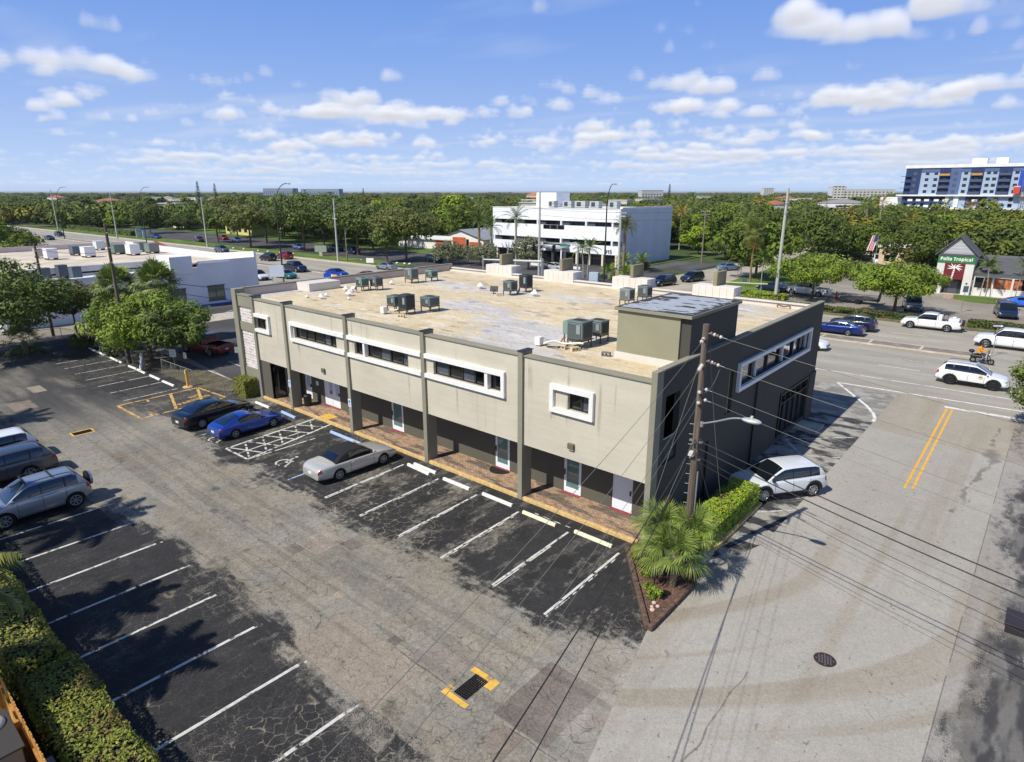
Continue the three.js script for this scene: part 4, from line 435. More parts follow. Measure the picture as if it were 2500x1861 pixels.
  const g = thing(opt.name || 'parked_car', opt.label, opt.category || 'car', [opt.x, opt.y || 0, opt.z], opt.ry, opt.group);
  const paint = opt.paint; part(g, 'body', body, paint); part(g, 'cabin', cabin, opt.roof || paint);
  const glass = opt.glass || carGlass;
  const span = (ta, tb, qe) => { const R = []; for (let i = 0; i <= 8; i++) { const t = lerp(ta, tb, i / 8), r = []; for (let j = 0; j <= 12; j++) { const s = j / 6 - 1, sg = s < 0 ? -1 : 1, q = 1 - Math.abs(s) * (1 - qe); const p = cab(t, q, sg); const dd = ta > 0.5 ? 0.008 : -0.008; p.x += dd * 0.7; p.y += 0.007; r.push(p); } R.push(r); } return gridGeo(R); };
  part(g, 'windshield', span(w1 + 0.004, w0 - 0.012, .56), glass); if (!K.bed) part(g, 'rear_window', span(r0 + (r1 - r0) * .14, r1 - (r1 - r0) * (opt.softTop ? .45 : .08), opt.softTop ? .68 : .58), glass); else part(g, 'rear_window', span(r0 + (r1 - r0) * .25, r1 - (r1 - r0) * .12, .6), glass);
  const D = K.doors, fr = 0.006; for (const sg of [1, -1]) { const cf = (u, v) => cab(u, v, sg), bf = (u, v) => sec(u, v, sg);
    const wins = []; for (let k = 0; k < D.length - 1; k++) wins.push([k === 0 && D.length < 3 ? D[0] : D[k] + 0.005, k === D.length - 2 ? lerp(w1, w0, .7) : D[k + 1] - 0.005]); if (['suv', 'van', 'hatch'].includes(kind)) wins.push([lerp(r0, r1, .72) + 0.02, D[0] - 0.012]); if (kind === 'sedan') wins[0][0] = lerp(r0, r1, .62);  if (kind === 'coupe') wins[0][0] = .30;
    { const a = Math.min(...wins.map((q) => q[0])), b = Math.max(...wins.map((q) => q[1])); part(g, 'window_trim', patch(cf, a - 0.006, b + 0.004, .045, .455, 14, 3, 0.003, sg), trimBlack); }
    for (const [a, b] of wins) if (b > a + 0.01) part(g, 'side_window', patch(cf, a, b, .07, .43, 8, 3, 0.006, sg), glass);
    const seams = [...D.slice(0, -1).map((d) => d), D[D.length - 1] + 0.01]; part(g, 'door_gap', mg(seams.map((d) => patch(bf, d - .0022, d + .0022, .22, .72, 1, 6, 0.003, sg)).concat([patch(bf, D[0], D[D.length - 1], .215, .225, 8, 1, 0.003, sg)])), plastic);
    for (let k = 0; k < D.length - 1; k++) { const p = off(bf, D[k] + 0.025, .655, 0.012, sg); part(g, 'door_handle', rbx(p.x - 0.09, p.x + 0.09, p.y - 0.015, p.y + 0.015, p.z - 0.02, p.z + 0.02, 0.01), opt.handle || paint); }
    const hl = opt.lampH || [.60, .73]; part(g, 'headlight', patch(bf, kind === 'pickup' || kind === 'crew' ? .945 : .925, .991, hl[0], hl[1], 5, 3, 0.008, sg), lampClear); part(g, 'taillight', patch(bf, .003, K.bed ? .022 : (opt.tailT || .045), K.bed ? .45 : .58, .735, 3, 3, 0.008, sg), lampRed);
    const m = cab(lerp(w1, w0, .72), .12, sg); part(g, 'mirror', rbx(m.x - 0.07, m.x + 0.06, m.y + 0.01, m.y + 0.15, m.z + sg * 0.03 - (sg < 0 ? 0.16 : 0), m.z + sg * 0.03 + (sg > 0 ? 0.16 : 0), 0.04), opt.mirror || paint);
    if (K.clad && opt.clad !== 0) { const t0 = (ax[1] + K.wr * 1.25 + L / 2) / L, t1 = (ax[0] - K.wr * 1.25 + L / 2) / L; part(g, 'sill_cladding', patch(bf, t0, t1, .14, .31, 6, 3, 0.012, sg), plastic); for (const x of ax) { const tr = new THREE.TorusGeometry(K.wr * 1.19, 0.075, 6, 18, Math.PI); tr.scale(1, 1, 0.45); tr.translate(x, K.wr, sg * (hw * 0.965)); part(g, 'arch_trim', tr, plastic); } }
    if (opt.rails) part(g, 'roof_rail', tube([V(X(.14), H * .985, sg * hw * .66), V(X(.18), H * 1.02, sg * hw * .68), V(X(.5), H * 1.025, sg * hw * .68), V(X(.56), H * .985, sg * hw * .66)], 0.02, 14, 5), opt.rails);
  }
  if (K.clad && opt.clad !== 0) { part(g, 'bumper', mg([bx(-L / 2 - 0.02, -L / 2 + 0.05, H * .22, H * .34, -hw * .74, hw * .74), bx(L / 2 - 0.05, L / 2 + 0.02, H * .19, H * .27, -hw * .74, hw * .74)]), plastic); }
  part(g, 'grille', rbx(L / 2 - 0.03, L / 2 + 0.022, H * .29, H * .37, -hw * .55, hw * .55, 0.01), opt.grille || plastic); part(g, 'license_plate', rbx(-L / 2 - 0.03, -L / 2 + 0.02, H * .36, H * .36 + 0.13, -0.16, 0.16, 0.005), plateMat);
  for (const x of ax) for (const s of [-1, 1]) { const wgp = new THREE.Group(); wgp.name = 'wheel'; wgp.position.set(x, K.wr, s * (hw - 0.135)); g.add(wgp); const R = K.wr; const ty = new THREE.LatheGeometry([[R * .64, -.1], [R * .93, -.11], [R, -.07], [R, .07], [R * .93, .11], [R * .64, .1]].map((p) => new THREE.Vector2(...p)), 26); ty.rotateX(Math.PI / 2); part(wgp, 'tyre', ty, tyreMat); const L2 = [cyl(R * .18, R * .18, -.02, .03, 0, 0, 12)]; const rg = new THREE.TorusGeometry(R * .62, R * .055, 6, 26); rg.rotateX(Math.PI / 2); rg.translate(0, .02, 0); L2.push(rg); const sp = opt.spokes || 7; for (let k = 0; k < sp; k++) { const b = new THREE.BoxGeometry(R * .5, .03, R * .13); b.translate(R * .36, .012, 0); b.rotateY(k * Math.PI * 2 / sp); L2.push(b); } const rim = mg(L2); rim.rotateX(s * Math.PI / 2); rim.translate(0, 0, s * .075); part(wgp, 'rim', rim, opt.rim || rimMat); const hub = cyl(R * .63, R * .63, -.03, .0, 0, 0, 20); hub.rotateX(s * Math.PI / 2); hub.translate(0, 0, s * .05); part(wgp, 'brake', hub, rimDark); }
  return g;
}
const head = (hx, hz) => Math.atan2(-hz, hx), white = carPaint('#e4e5e6', 0.02), blackP = carPaint('#0c0d10', 0.3), navy = carPaint('#14233f', 0.4), silver = carPaint('#9aa1a8', 0.55), greyP = carPaint('#5d6670', 0.5), royal = carPaint('#0f3f9e', 0.35), redP = carPaint('#8f1317', 0.25), skyblue = carPaint('#2f6fe0', 0.3), darkGrn = carPaint('#1b2a33', 0.4);
const N = head(0, -1), Sd = head(0, 1), E_ = head(1, -0.026), W_ = head(-1, 0.026);
makeCar('sedan', { x: -28.75, z: 4.35, ry: N + 0.1, paint: blackP, label: 'black sedan parked at the wheel stop nearest the yellow box', spokes: 10 });
makeCar('coupe', { x: -25.4, z: 3.85, ry: N + 0.03, paint: royal, label: 'bright blue coupe with rear spoiler parked beside the black sedan', spokes: 5 });
{ const t = makeCar('convertible', { x: -15.72, z: 3.1, ry: N - 0.04, paint: carPaint('#c2c1bb', 0.3), roof: clothTop, softTop: 1, label: 'white convertible with black soft top parked by the blue wheel stop', spokes: 7 }); }
{ const t = makeCar('suv', { x: -22.72, z: 15.55, ry: Sd, paint: silver, rails: plastic, clad: 0, label: 'silver SUV with spare wheel on its rear door, nearest of the left row', name: 'parked_suv', dim: { L: 4.35 } }); const sp = new THREE.CylinderGeometry(0.34, 0.34, 0.2, 26); sp.rotateZ(Math.PI / 2); sp.translate(-2.26, 1.0, -0.1); part(t, 'spare_wheel', sp, silver); const rim = new THREE.CylinderGeometry(0.36, 0.36, 0.1, 26); rim.rotateZ(Math.PI / 2); rim.translate(-2.2, 1.0, -0.1); part(t, 'spare_tyre', rim, tyreMat); part(t, 'roof_bar', mg([bx(-0.8, -0.74, 1.72, 1.75, -0.6, 0.6), bx(0.2, 0.26, 1.72, 1.75, -0.6, 0.6)]), plastic); }
makeCar('suv', { x: -27.95, z: 15.8, ry: Sd, paint: carPaint('#4d5258', 0.45), clad: 0, label: 'dark grey SUV between the silver and white ones in the left row', name: 'parked_suv', spokes: 5, rim: rimMat, dim: { L: 4.9, H: 1.66 } });
makeCar('suv', { x: -31.0, z: 15.7, ry: Sd, paint: white, clad: 0, label: 'white SUV at the left picture edge, beyond the dark grey one', name: 'parked_suv', dim: { L: 4.7, H: 1.68 } });
makeCar('suv', { x: 2.48, z: -8.85, ry: head(-0.59, 0.81), paint: carPaint('#d8dcdd', 0.1), label: 'white crossover parked aslant by the dark side wall', name: 'parked_suv', dim: { L: 4.45, H: 1.62 }, spokes: 10, mirror: plastic });
{ const t = makeCar('suv', { x: 7.5, z: -36.95, ry: E_, paint: white, rails: plastic, label: 'white SUV with black arches and door emblem on the near lane', name: 'driving_suv', category: 'car', spokes: 5, rim: rimDark }); const p = cyl(0.16, 0.16, 0, 0.012, 0, 0, 20); p.rotateX(Math.PI / 2); p.translate(0.55, 0.92, 0.94); part(t, 'door_emblem', p, std('#d5c9a2', 0.5)); const q = letters('BSP', 0.09, 0.004); q.translate(0.55, 0.92, 0.955); part(t, 'emblem_text', q, plastic); part(t, 'beacon_bar', rbx(0.1, 0.3, 1.7, 1.78, -0.3, 0.3, 0.02), std('#8e99a4', 0.3)); }
makeCar('crew', { x: 8.95, z: -53.5, ry: W_, paint: white, label: 'white crew-cab pickup at the right picture edge behind the one-way sign', name: 'pickup_truck', category: 'pickup', spokes: 6 });
{ const t = makeCar('pickup', { x: 1.6, z: -59.15, ry: W_, paint: white, label: 'white work pickup carrying white tanks in its bed', name: 'pickup_truck', category: 'pickup', spokes: 5 }); part(t, 'bed_tank', rbx(-0.95, 0.0, 0.75, 1.62, -0.55, 0.55, 0.06), std('#e6e6e2', 0.5)); part(t, 'bed_tank', rbx(-2.5, -1.5, 0.75, 1.38, -0.6, 0.6, 0.1), std('#d9dcde', 0.5)); part(t, 'bed_tank', rbx(-2.2, -1.8, 1.38, 1.55, -0.3, 0.3, 0.08), std('#d9dcde', 0.5)); part(t, 'bed_rack', mg([rod(V(-1.4, 0.8, 0.5), V(-1.4, 1.7, 0.5), 0.02), rod(V(-1.1, 0.8, -0.5), V(-1.1, 1.7, -0.5), 0.02), rod(V(-1.4, 1.7, 0.5), V(-1.1, 1.7, -0.5), 0.02)]), plastic); part(t, 'tailgate_load', rbx(-2.95, -2.72, 0.7, 1.3, -0.3, 0.2, 0.05), plastic); }
makeCar('sedan', { x: -5.45, z: -50.35, ry: W_, paint: carPaint('#0d2c78', 0.5), label: 'glossy blue sedan in the far lanes by the median', name: 'driving_car', spokes: 7, dim: { L: 5.05 } });
makeCar('suv', { x: -4.75, z: -53.4, ry: W_, paint: navy, clad: 0, label: 'dark navy SUV beside the glossy blue sedan', name: 'driving_suv' });
makeCar('hatch', { x: -6.0, z: -41.4, ry: E_, paint: white, label: 'small white hatchback emerging behind the dark side wall', name: 'driving_car' });
makeCar('van', { x: 7.1, z: -73.2, ry: head(0.2, 1), paint: carPaint('#1c2c4a', 0.4), label: 'dark blue minivan facing the road behind the clipped hedge', name: 'parked_van' });
makeCar('coupe', { x: 8.35, z: -83.0, ry: head(1, -0.25), paint: skyblue, label: 'bright sky-blue hatchback at the right picture edge by the restaurant', dim: { H: 1.36, L: 4.5 } });
makeCar('pickup', { x: -2.2, z: -71.4, ry: head(0.25, 1), paint: carPaint('#7c8288', 0.4), label: 'grey pickup nosing out under the roadside tree', name: 'parked_pickup', category: 'pickup' });
makeCar('crew', { x: -15.6, z: -74.9, ry: head(-1, -0.1), paint: white, label: 'white pickup in the shade under the left roadside tree', name: 'parked_pickup', category: 'pickup' });
makeCar('sedan', { x: -20.7, z: -75.4, ry: head(-1, -0.2), paint: navy, label: 'dark blue car half hidden by the big concrete pole' });
makeCar('van', { x: -17.5, z: -126.5, ry: head(0.3, 1), paint: white, label: 'white van behind the roadside trees below the flag', name: 'parked_van', dim: { H: 2.1 } });
makeCar('suv', { x: -36.0, z: -70.4, ry: head(-0.25, 1), paint: blackP, clad: 0, label: 'black SUV waiting on the cross street, nearer the main road', name: 'driving_suv' });
makeCar('suv', { x: -34.7, z: -77.9, ry: head(-0.2, 1), paint: darkGrn, clad: 0, label: 'dark teal SUV behind the black one on the cross street', name: 'driving_suv' });
makeCar('sedan', { x: -36.3, z: -96.6, ry: head(0.5, -1), paint: carPaint('#7d90a8', 0.5), label: 'silver-blue sedan pulling into the office car park' });
makeCar('sedan', { x: -36.5, z: -107.5, ry: head(0, 1), paint: navy, label: 'dark car farther up the cross street', name: 'driving_car' });
makeCar('suv', { x: -90.8, z: -32.3, ry: E_, paint: white, roof: carPaint('#17181b', 0.2), label: 'white and black compact SUV on the near lane at left', name: 'driving_suv', dim: { L: 4.2 } });
makeCar('crew', { x: -96.8, z: -42.6, ry: E_, paint: navy, label: 'navy pickup in the middle lanes at left', name: 'driving_pickup', category: 'pickup' });
makeCar('suv', { x: -118.3, z: -49.4, ry: W_, paint: blackP, clad: 0, label: 'black SUV in the far lanes beside the red one', name: 'driving_suv' });
makeCar('suv', { x: -118.9, z: -53.7, ry: W_, paint: redP, clad: 0, label: 'red SUV in the outermost far lane at left', name: 'driving_suv' });
{ const t = makeCar('sedan', { x: -89.6, z: -36.6, ry: E_, paint: carPaint('#17766a', 0.2), roof: carPaint('#c78a1c', 0.1), label: 'green and orange taxi passing behind the white sign board', name: 'taxi' }); }
makeCar('sedan', { x: -129.6, z: -47.4, ry: W_, paint: blackP, label: 'black sedan in the far lanes beside the white shop corner', name: 'driving_car' });
makeCar('suv', { x: -145.5, z: -52.4, ry: E_, paint: carPaint('#66727c', 0.5), clad: 0, label: 'grey SUV on the main road beyond the white shop', name: 'driving_suv' });
makeCar('sedan', { x: -86.2, z: -55.6, ry: W_, paint: silver, label: 'silver sedan by the far kerb behind the left parapet', name: 'driving_car' });
makeCar('sedan', { x: -84.5, z: -43.4, ry: E_, paint: royal, label: 'dark blue car behind the blue bench poster', name: 'driving_car' });
makeCar('sedan', { x: -77.0, z: -44.6, ry: E_, paint: redP, label: 'dark red car whose roof shows over the left parapet', name: 'driving_car' });
makeCar('pickup', { x: -47.0, z: -3.6, ry: head(-1, 0.2), paint: carPaint('#7a1a18', 0.2), label: 'red pickup parked in the shade of the bushy tree', name: 'parked_pickup', category: 'pickup' });
for (const [x, z, k, p, l] of [[-186, -72.5, 'sedan', redP, 'bright red car under the trees of the church lot'], [-173.6, -70.5, 'sedan', white, 'white car right of the red one in the church lot'], [-182.3, -63.4, 'suv', carPaint('#5b1517', 0.2), 'dark red SUV under the trees near the road'], [-207, -61, 'sedan', carPaint('#2c4a78', 0.4), 'blue car parked under far left trees'], [-241, -61, 'suv', navy, 'dark SUV by the hedge at far left'], [-243, -44.6, 'suv', carPaint('#2a2320', 0.3), 'dark SUV far down the main road at left'], [-226, -37.5, 'sedan', blackP, 'black car waiting beyond the white shop roof'], [-126, -72, 'suv', navy, 'dark blue SUV in tree shade of the church lot'], [-117, -70.5, 'van', carPaint('#173257', 0.3), 'dark blue van beside the concrete pole in the church lot'], [-138, -68.8, 'sedan', carPaint('#5a78a8', 0.4), 'light blue car in the church lot'], [-88.5, -70, 'suv', navy, 'dark car in the shade beside the silvery bushes'], [-61.5, -76, 'sedan', carPaint('#c3c7c9', 0.3), 'pale car parked before the office entrance']]) makeCar(k, { x, z, ry: k === 'van' ? head(1, 0.3) : x < -200 ? E_ : head(1, 0.15), paint: p, label: l, clad: 0, y: z < -63 && x > -300 && x < -88 ? 0.05 : 0 });
for (const [x, z, p, l] of [[-44, -119, blackP, 'black car in shade beyond the office car park'], [-40, -121, redP, 'red car in shade beyond the office car park'], [-42, -127, white, 'white car farther beyond the office car park'], [-9, -132, blackP, 'dark car seen left of the restaurant sign tower'], [3, -205, white, 'white car in the far lot above the restaurant'], [-1, -200, redP, 'red car in the far lot above the restaurant'], [-6, -210, silver, 'silver car in the far lot above the restaurant']]) makeCar('sedan', { x, z, ry: head(1, 0.4), paint: p, label: l });
// ---------- vegetation ----------
function leafMat(rough = 0.75) { return new THREE.MeshPhysicalMaterial({ vertexColors: true, roughness: rough, side: THREE.DoubleSide, transmission: 0.22, thickness: 0 }); }
const leafM = leafMat(), farLeafM = new THREE.MeshStandardMaterial({ vertexColors: true, roughness: 0.85, side: THREE.DoubleSide }), barkM = new THREE.MeshStandardMaterial({ ...mott('#6b5a48', 0.3, 1.2, 12, 128, 71), roughness: 1, bumpMap: bumpFine, bumpScale: 0.03 }), palmBark = new THREE.MeshStandardMaterial({ ...mott('#85735c', 0.25, 0.9, 10, 128, 72), roughness: 1, bumpMap: bumpFine, bumpScale: 0.03 }), greyTrunk = new THREE.MeshStandardMaterial({ ...mott('#9a9488', 0.2, 0.9, 10, 128, 73), roughness: 1 });
const fol = (k) => (h) => { const c = C(h); return [c.r * k * 1.14, c.g * k, c.b * k * 0.75]; };
const lin = (h) => { const c = C(h); return [c.r, c.g, c.b]; };
class Leaves { constructor() { this.p = []; this.n = []; this.c = []; }
  tri(a, b, c, n, col) { for (const v of [a, b, c]) { this.p.push(v[0], v[1], v[2]); this.n.push(n[0], n[1], n[2]); this.c.push(col[0], col[1], col[2]); } }
  leaf(x, y, z, nx, ny, nz, s, asp, col, r) { // pointed leaf around a point
    let l = Math.hypot(nx, ny, nz) || 1; nx /= l; ny /= l; nz /= l; let ax = r() - .5, ay = r() - .5, az = r() - .5; let d = ax * nx + ay * ny + az * nz; ax -= d * nx; ay -= d * ny; az -= d * nz; l = Math.hypot(ax, ay, az) || 1; ax /= l; ay /= l; az /= l; const bx_ = ny * az - nz * ay, by = nz * ax - nx * az, bz = nx * ay - ny * ax, h = s * asp, f = s * 0.18;
    const A = [x - ax * s, y - ay * s, z - az * s], B = [x + bx_ * h - nx * f, y + by * h - ny * f, z + bz * h - nz * f], D = [x - bx_ * h - nx * f, y - by * h - ny * f, z - bz * h - nz * f], E = [x + ax * s, y + ay * s, z + az * s]; this.tri(A, B, E, [nx, ny, nz], col); this.tri(A, E, D, [nx, ny, nz], col); }
  geo() { const g = new THREE.BufferGeometry(); g.setAttribute('position', new THREE.Float32BufferAttribute(this.p, 3)); g.setAttribute('normal', new THREE.Float32BufferAttribute(this.n, 3)); g.setAttribute('color', new THREE.Float32BufferAttribute(this.c, 3)); g.computeVertexNormals(); return g; } }
function pick(pal, r) { const a = pal[Math.floor(r() * pal.length)], b = pal[Math.floor(r() * pal.length)], t = r(), k = 0.75 + r() * 0.5; return [lerp(a[0], b[0], t) * k, lerp(a[1], b[1], t) * k, lerp(a[2], b[2], t) * k]; }
function crown(seed, rx, ry, cy, nCl, cr, per, size, pal, o = {}) { const r = rng(seed), L = new Leaves(), cl = [];
  for (let i = 0; i < nCl; i++) { let u, v, w, q; do { u = r() * 2 - 1; v = r() * 2 - 1; w = r() * 2 - 1; q = u * u + v * v + w * w; } while (q > 1 || q < (o.hollow ?? 0.2)); if (v < 0) v *= o.under ?? 0.7; const s = cr * (0.65 + r() * 0.7); cl.push([u * (rx - s * 0.5), cy + v * (ry - s * 0.4) + (o.flat ? -o.flat * (u * u + w * w) : 0), w * (rx - s * 0.5), s]); }
  for (const [x, y, z, s] of cl) { const base = pick(pal, r); for (let k = 0; k < per; k++) { let u = r() * 2 - 1, v = r() * 2 - 1, w = r() * 2 - 1; const q = Math.hypot(u, v, w) || 1; u /= q; v /= q; w /= q; const d = s * (0.45 + 0.6 * Math.sqrt(r())), c2 = pick(pal, r), t = 0.5; L.leaf(x + u * d, y + v * d * 0.72, z + w * d, u + (r() - .5) * 0.9, v + 0.4 + (r() - .5) * 0.9, w + (r() - .5) * 0.9, size * (0.7 + r() * 0.7), o.asp ?? 0.5, [lerp(base[0], c2[0], t), lerp(base[1], c2[1], t), lerp(base[2], c2[2], t)], r); } }
  return { geo: L.geo(), cl }; }
function trunkGeo(h, r0, cl, seed, n = 9, lean = 0) { const r = rng(seed), L = []; const fork = V(lean * h, h * 0.62, 0); L.push(rod(V(0, -0.1, 0), fork, r0, r0 * 0.72, 9)); const flare = new THREE.CylinderGeometry(r0 * 1.0, r0 * 1.5, r0 * 1.6, 9); flare.translate(0, r0 * 0.7, 0); L.push(flare); const step = Math.max(1, Math.floor(cl.length / n)); for (let i = 0; i < cl.length; i += step) { const [x, y, z] = cl[i], e = V(x, y, z), mid = fork.clone().lerp(e, 0.5).add(V((r() - .5) * 0.4, h * 0.05, (r() - .5) * 0.4)); L.push(rod(fork.clone().setY(fork.y - 0.1), mid, r0 * 0.45, r0 * 0.28, 6), rod(mid, e, r0 * 0.28, r0 * 0.08, 5)); } return mg(L); }
function tree(name, label, pos, seed, H, rx, ry, pal, o = {}) { const t = thing(name, label, o.category || 'tree', pos, o.ry || 0, o.group); const cy = H - ry, c = crown(seed, rx, ry, cy, o.n || 40, o.cr || rx * 0.3, o.per || 70, o.size || 0.2, pal, o); part(t, 'crown', c.geo, o.mat || leafM); part(t, 'trunk', trunkGeo(cy, o.r0 || H * 0.03, c.cl, seed + 1, o.br || 9, o.lean || 0), o.bark || barkM); return t; }
const P = { green: ['#627c22', '#52701c', '#788f2a', '#435f18'].map(fol(0.82)), lime: ['#7f9f1c', '#6c9018', '#98b02a', '#587a16'].map(fol(0.85)), dark: ['#4a6020', '#3c511a', '#566c24', '#65782a'].map(fol(0.74)), olive: ['#6f7c28', '#7d862c', '#5f7022', '#556a20'].map(fol(0.82)), grey: ['#8a9a80', '#7b8c70', '#9aa68a', '#6a7a5a'].map(fol(0.62)), gold: ['#8a862a', '#97882a', '#767c28', '#68742a'].map(fol(0.85)), hedge: ['#7fa41c', '#90b222', '#688e18', '#a6bc36'].map(fol(0.95)), hedgeDk: ['#768c24', '#849a2a', '#5f761e', '#98a238', '#8a8440'].map(fol(0.88)), palm: ['#6a8a34', '#587a2c', '#84a04a', '#98ac5a'].map(fol(0.78)), royal: ['#466826', '#577a2c', '#38561f'].map(fol(0.9)), yellow: ['#b09a3a', '#8f8f36', '#c4a548'].map(fol(0.85)) };
// left lot
tree('broadleaf_tree', 'bushy bright green tree over the chain link fence at left', [-47.8, 0, 1.0], 101, 6.1, 5.2, 2.6, P.lime, { n: 120, per: 110, size: 0.15, cr: 0.95, r0: 0.2, br: 12 });
tree('broadleaf_tree', 'dark leafy tree at the left picture edge beside the lot', [-60.6, 0, 9.6], 102, 8.6, 7.0, 3.6, P.green, { n: 150, per: 150, size: 0.16, cr: 1.3, r0: 0.28 });
tree('broadleaf_tree', 'thin dark tree between the lot and the lane at left', [-61.4, 0, 2.6], 103, 6.6, 3.4, 2.2, P.olive, { n: 40, per: 90, size: 0.14, cr: 0.9, r0: 0.1 });
tree('broadleaf_tree', 'large dark tree behind the white shop at the left picture edge', [-112, 0, 8], 104, 11.5, 8.5, 4.6, P.dark, { n: 80, per: 90, size: 0.3, cr: 2.0, r0: 0.35 });
tree('broadleaf_tree', 'lower leafy tree shading the red pickup, right of the bushy bright tree', [-44.6, 0, 0.2], 108, 5.2, 3.2, 2.0, P.green, { n: 60, per: 110, size: 0.15, cr: 0.85, r0: 0.12 });
// trees along the avenue
tree('street_tree', 'left of two broad trees across the main road, behind the concrete pole', [-14.2, 0, -71.8], 105, 6.4, 6.0, 2.3, P.lime, { n: 120, per: 90, size: 0.17, cr: 1.05, r0: 0.2, flat: 0.03 });
tree('street_tree', 'right of two broad trees across the main road, before the restaurant', [-3.2, 0, -66.2], 106, 6.5, 5.3, 2.4, P.lime, { n: 115, per: 90, size: 0.17, cr: 1.0, r0: 0.2, flat: 0.03 });
tree('street_tree', 'small glossy tree cut by the right picture edge', [11.7, 0, -28.2], 107, 4.9, 1.9, 2.1, P.green, { n: 40, per: 120, size: 0.11, cr: 0.75, r0: 0.1 });
for (const [x, z, h, rx, s, l] of [[-151.3, -63, 9.5, 6.5, 111, 'small-trunked spreading tree at the left of the church lot'], [-131.4, -66.4, 12.4, 9.5, 112, 'tallest spreading tree of the church lot, behind the black SUV'], [-113.8, -69.4, 10.6, 7.5, 113, 'spreading tree behind the wooden pole in the church lot'], [-95.2, -68.2, 9.6, 8.4, 114, 'wide flat-topped tree before the brick church'], [-96.0, -63.6, 6.6, 3.2, 115, 'young thin tree by the far kerb before the brick church'], [-163, -74, 11, 8, 116, 'spreading tree behind the far concrete pole at left'], [-122, -80, 10, 8, 117, 'round tree at the back of the church lot'], [-142, -79, 12.5, 9, 118, 'tall round tree deep in the church lot'], [-176, -66, 9, 5.5, 119, 'dark tree over the dark red SUV at far left'], [-192, -80, 12, 8, 120, 'tall tree behind the bright red car']]) tree('parking_lot_tree', l, [x, 0.05, z], s, h * 1.14, rx, h * 0.36, s % 3 ? P.green : P.olive, { n: 60, per: 90, size: 0.32, cr: rx * 0.27, r0: 0.26, flat: 0.02, group: 'spreading trees of the church lot' });
for (const [x, z, s, l] of [[-84.3, -70.6, 121, 'left of the silvery bushes by the road corner'], [-78.6, -73.5, 122, 'right of the silvery bushes by the road corner'], [-65.8, -73.2, 123, 'silvery tree before the white office, behind the signal arm'], [-40.5, -112, 124, 'silvery grey tree beyond the office car park'], [-34, -118, 125, 'silvery grey tree farther along the cross street']]) tree('silver_bush', l, [x, 0.02, z], s, s > 122 ? 6 : 4.6, s > 122 ? 3.6 : 4.6, s > 122 ? 2.4 : 2.2, P.grey, { n: 46, per: 80, size: 0.2, cr: 1.2, r0: 0.14, category: 'bush' });
// mid-distance wood: six shapes, cloned
const protos = [[131, 9.5, 5.2, P.green], [132, 11, 6.0, P.dark], [133, 8.5, 4.8, P.olive], [134, 10, 5.4, P.green], [135, 7.5, 5.0, P.gold], [136, 9, 4.4, P.lime], [137, 8, 5.2, P.dark], [138, 12.5, 5.0, P.green]];
const woodNames = ['leafy green tree in the wood beyond the main road', 'dark green tree in the wood beyond the main road', 'olive green tree in the wood beyond the main road', 'round green tree in the wood beyond the main road', 'yellowish tree in the wood beyond the main road', 'light green tree in the wood beyond the main road', 'low dark tree in the wood beyond the main road', 'tall green tree in the wood beyond the main road'];
{ const r = rng(77), spots = []; const blocked = (x, z) => (x > -93 && x < -50 && z > -116 && z < -78) || (x > -126 && x < -86 && z > -112 && z < -80) || (x > -52.5 && x < -29 && z > -111) || (Math.abs(x - (-38 + (z + 140) * 0.155)) < 5 && z < -104) || (x > -21 && x < 32 && z > -112) || (x > -14 && x < 16 && z < -190 && z > -214) || (x > -300 && x < -88 && z > -86) || (x > -24 && x < -12 && z > -131 && z < -110);
  for (let z = -88; z > -262; z -= 8.6) for (let x = -330; x < 60; x += 8.6) { const px = x + (r() - .5) * 6, pz = z + (r() - .5) * 6; const dx = px - 11, dz = pz - 21, f = -dx * 0.651 - dz * 0.759, s = dx * 0.759 - dz * 0.651; if (Math.abs(s) > f * 0.86 || f > 285 || f < 60) continue; if (blocked(px, pz)) continue; if (r() < 0.24 + 0.3 * sst(0.5, 0.62, fbm(px * 0.025 + 3, pz * 0.025, 2))) continue; spots.push([px, pz, f]); }
  for (const a of [[-118, 2], [-128, -6], [-140, -2], [-150, -14], [-162, -8], [-178, -12], [-190, -20], [-205, -14], [-225, -20], [-250, -24], [-215, -4], [-170, 8], [-235, -70], [-255, -66], [-275, -64], [-270, -80], [-295, -75], [-310, -66], [-250, -86], [-285, -24], [-320, -28]]) spots.push([a[0], a[1], 150]);
  spots.sort((a, b) => a[2] - b[2]); console.log('wood trees', spots.length);
  const root = protos.map(([s, h, rx, pal], i) => { const c = crown(s, rx * 1.2, h * 0.38, h * 0.6, 40, rx * 0.36, 80, 0.34, pal, { under: 1 }); return { c, t: trunkGeo(h * 0.6, 0.22, c.cl, s, 4), i }; });
  const R2 = rng(5), first = {}; spots.slice(0, 235).forEach(([x, z, f]) => { const gold = x > -30 && x < 0 && z < -120 && z > -190; const i = gold && R2() < 0.3 ? 4 : [0, 1, 2, 3, 5, 6, 7, 1][Math.floor(R2() * 8)]; const k = Math.min((x < -90 ? 12.6 : 11.2) / protos[i][1], 0.6 + R2() * 0.8 * (0.6 + 0.8 * vn(x * 0.05, z * 0.05))) * (x > -45 && z < -185 ? 0.66 : 1); if (!first[i]) { const t = thing('wood_tree', woodNames[i], 'tree', [x, -0.07, z], R2() * 6.3, woodNames[i].replace('tree in', 'trees in').replace(/^/, '')); part(t, 'crown', root[i].c.geo, farLeafM); part(t, 'trunk', root[i].t, barkM); t.scale.set(k, k * (0.85 + R2() * 0.2), k); first[i] = t; } else { const t = dup(first[i], [x, -0.07, z], R2() * 6.3, null, [k, k * (0.85 + R2() * 0.2), k]); t.userData.group = first[i].userData.group; } });
}
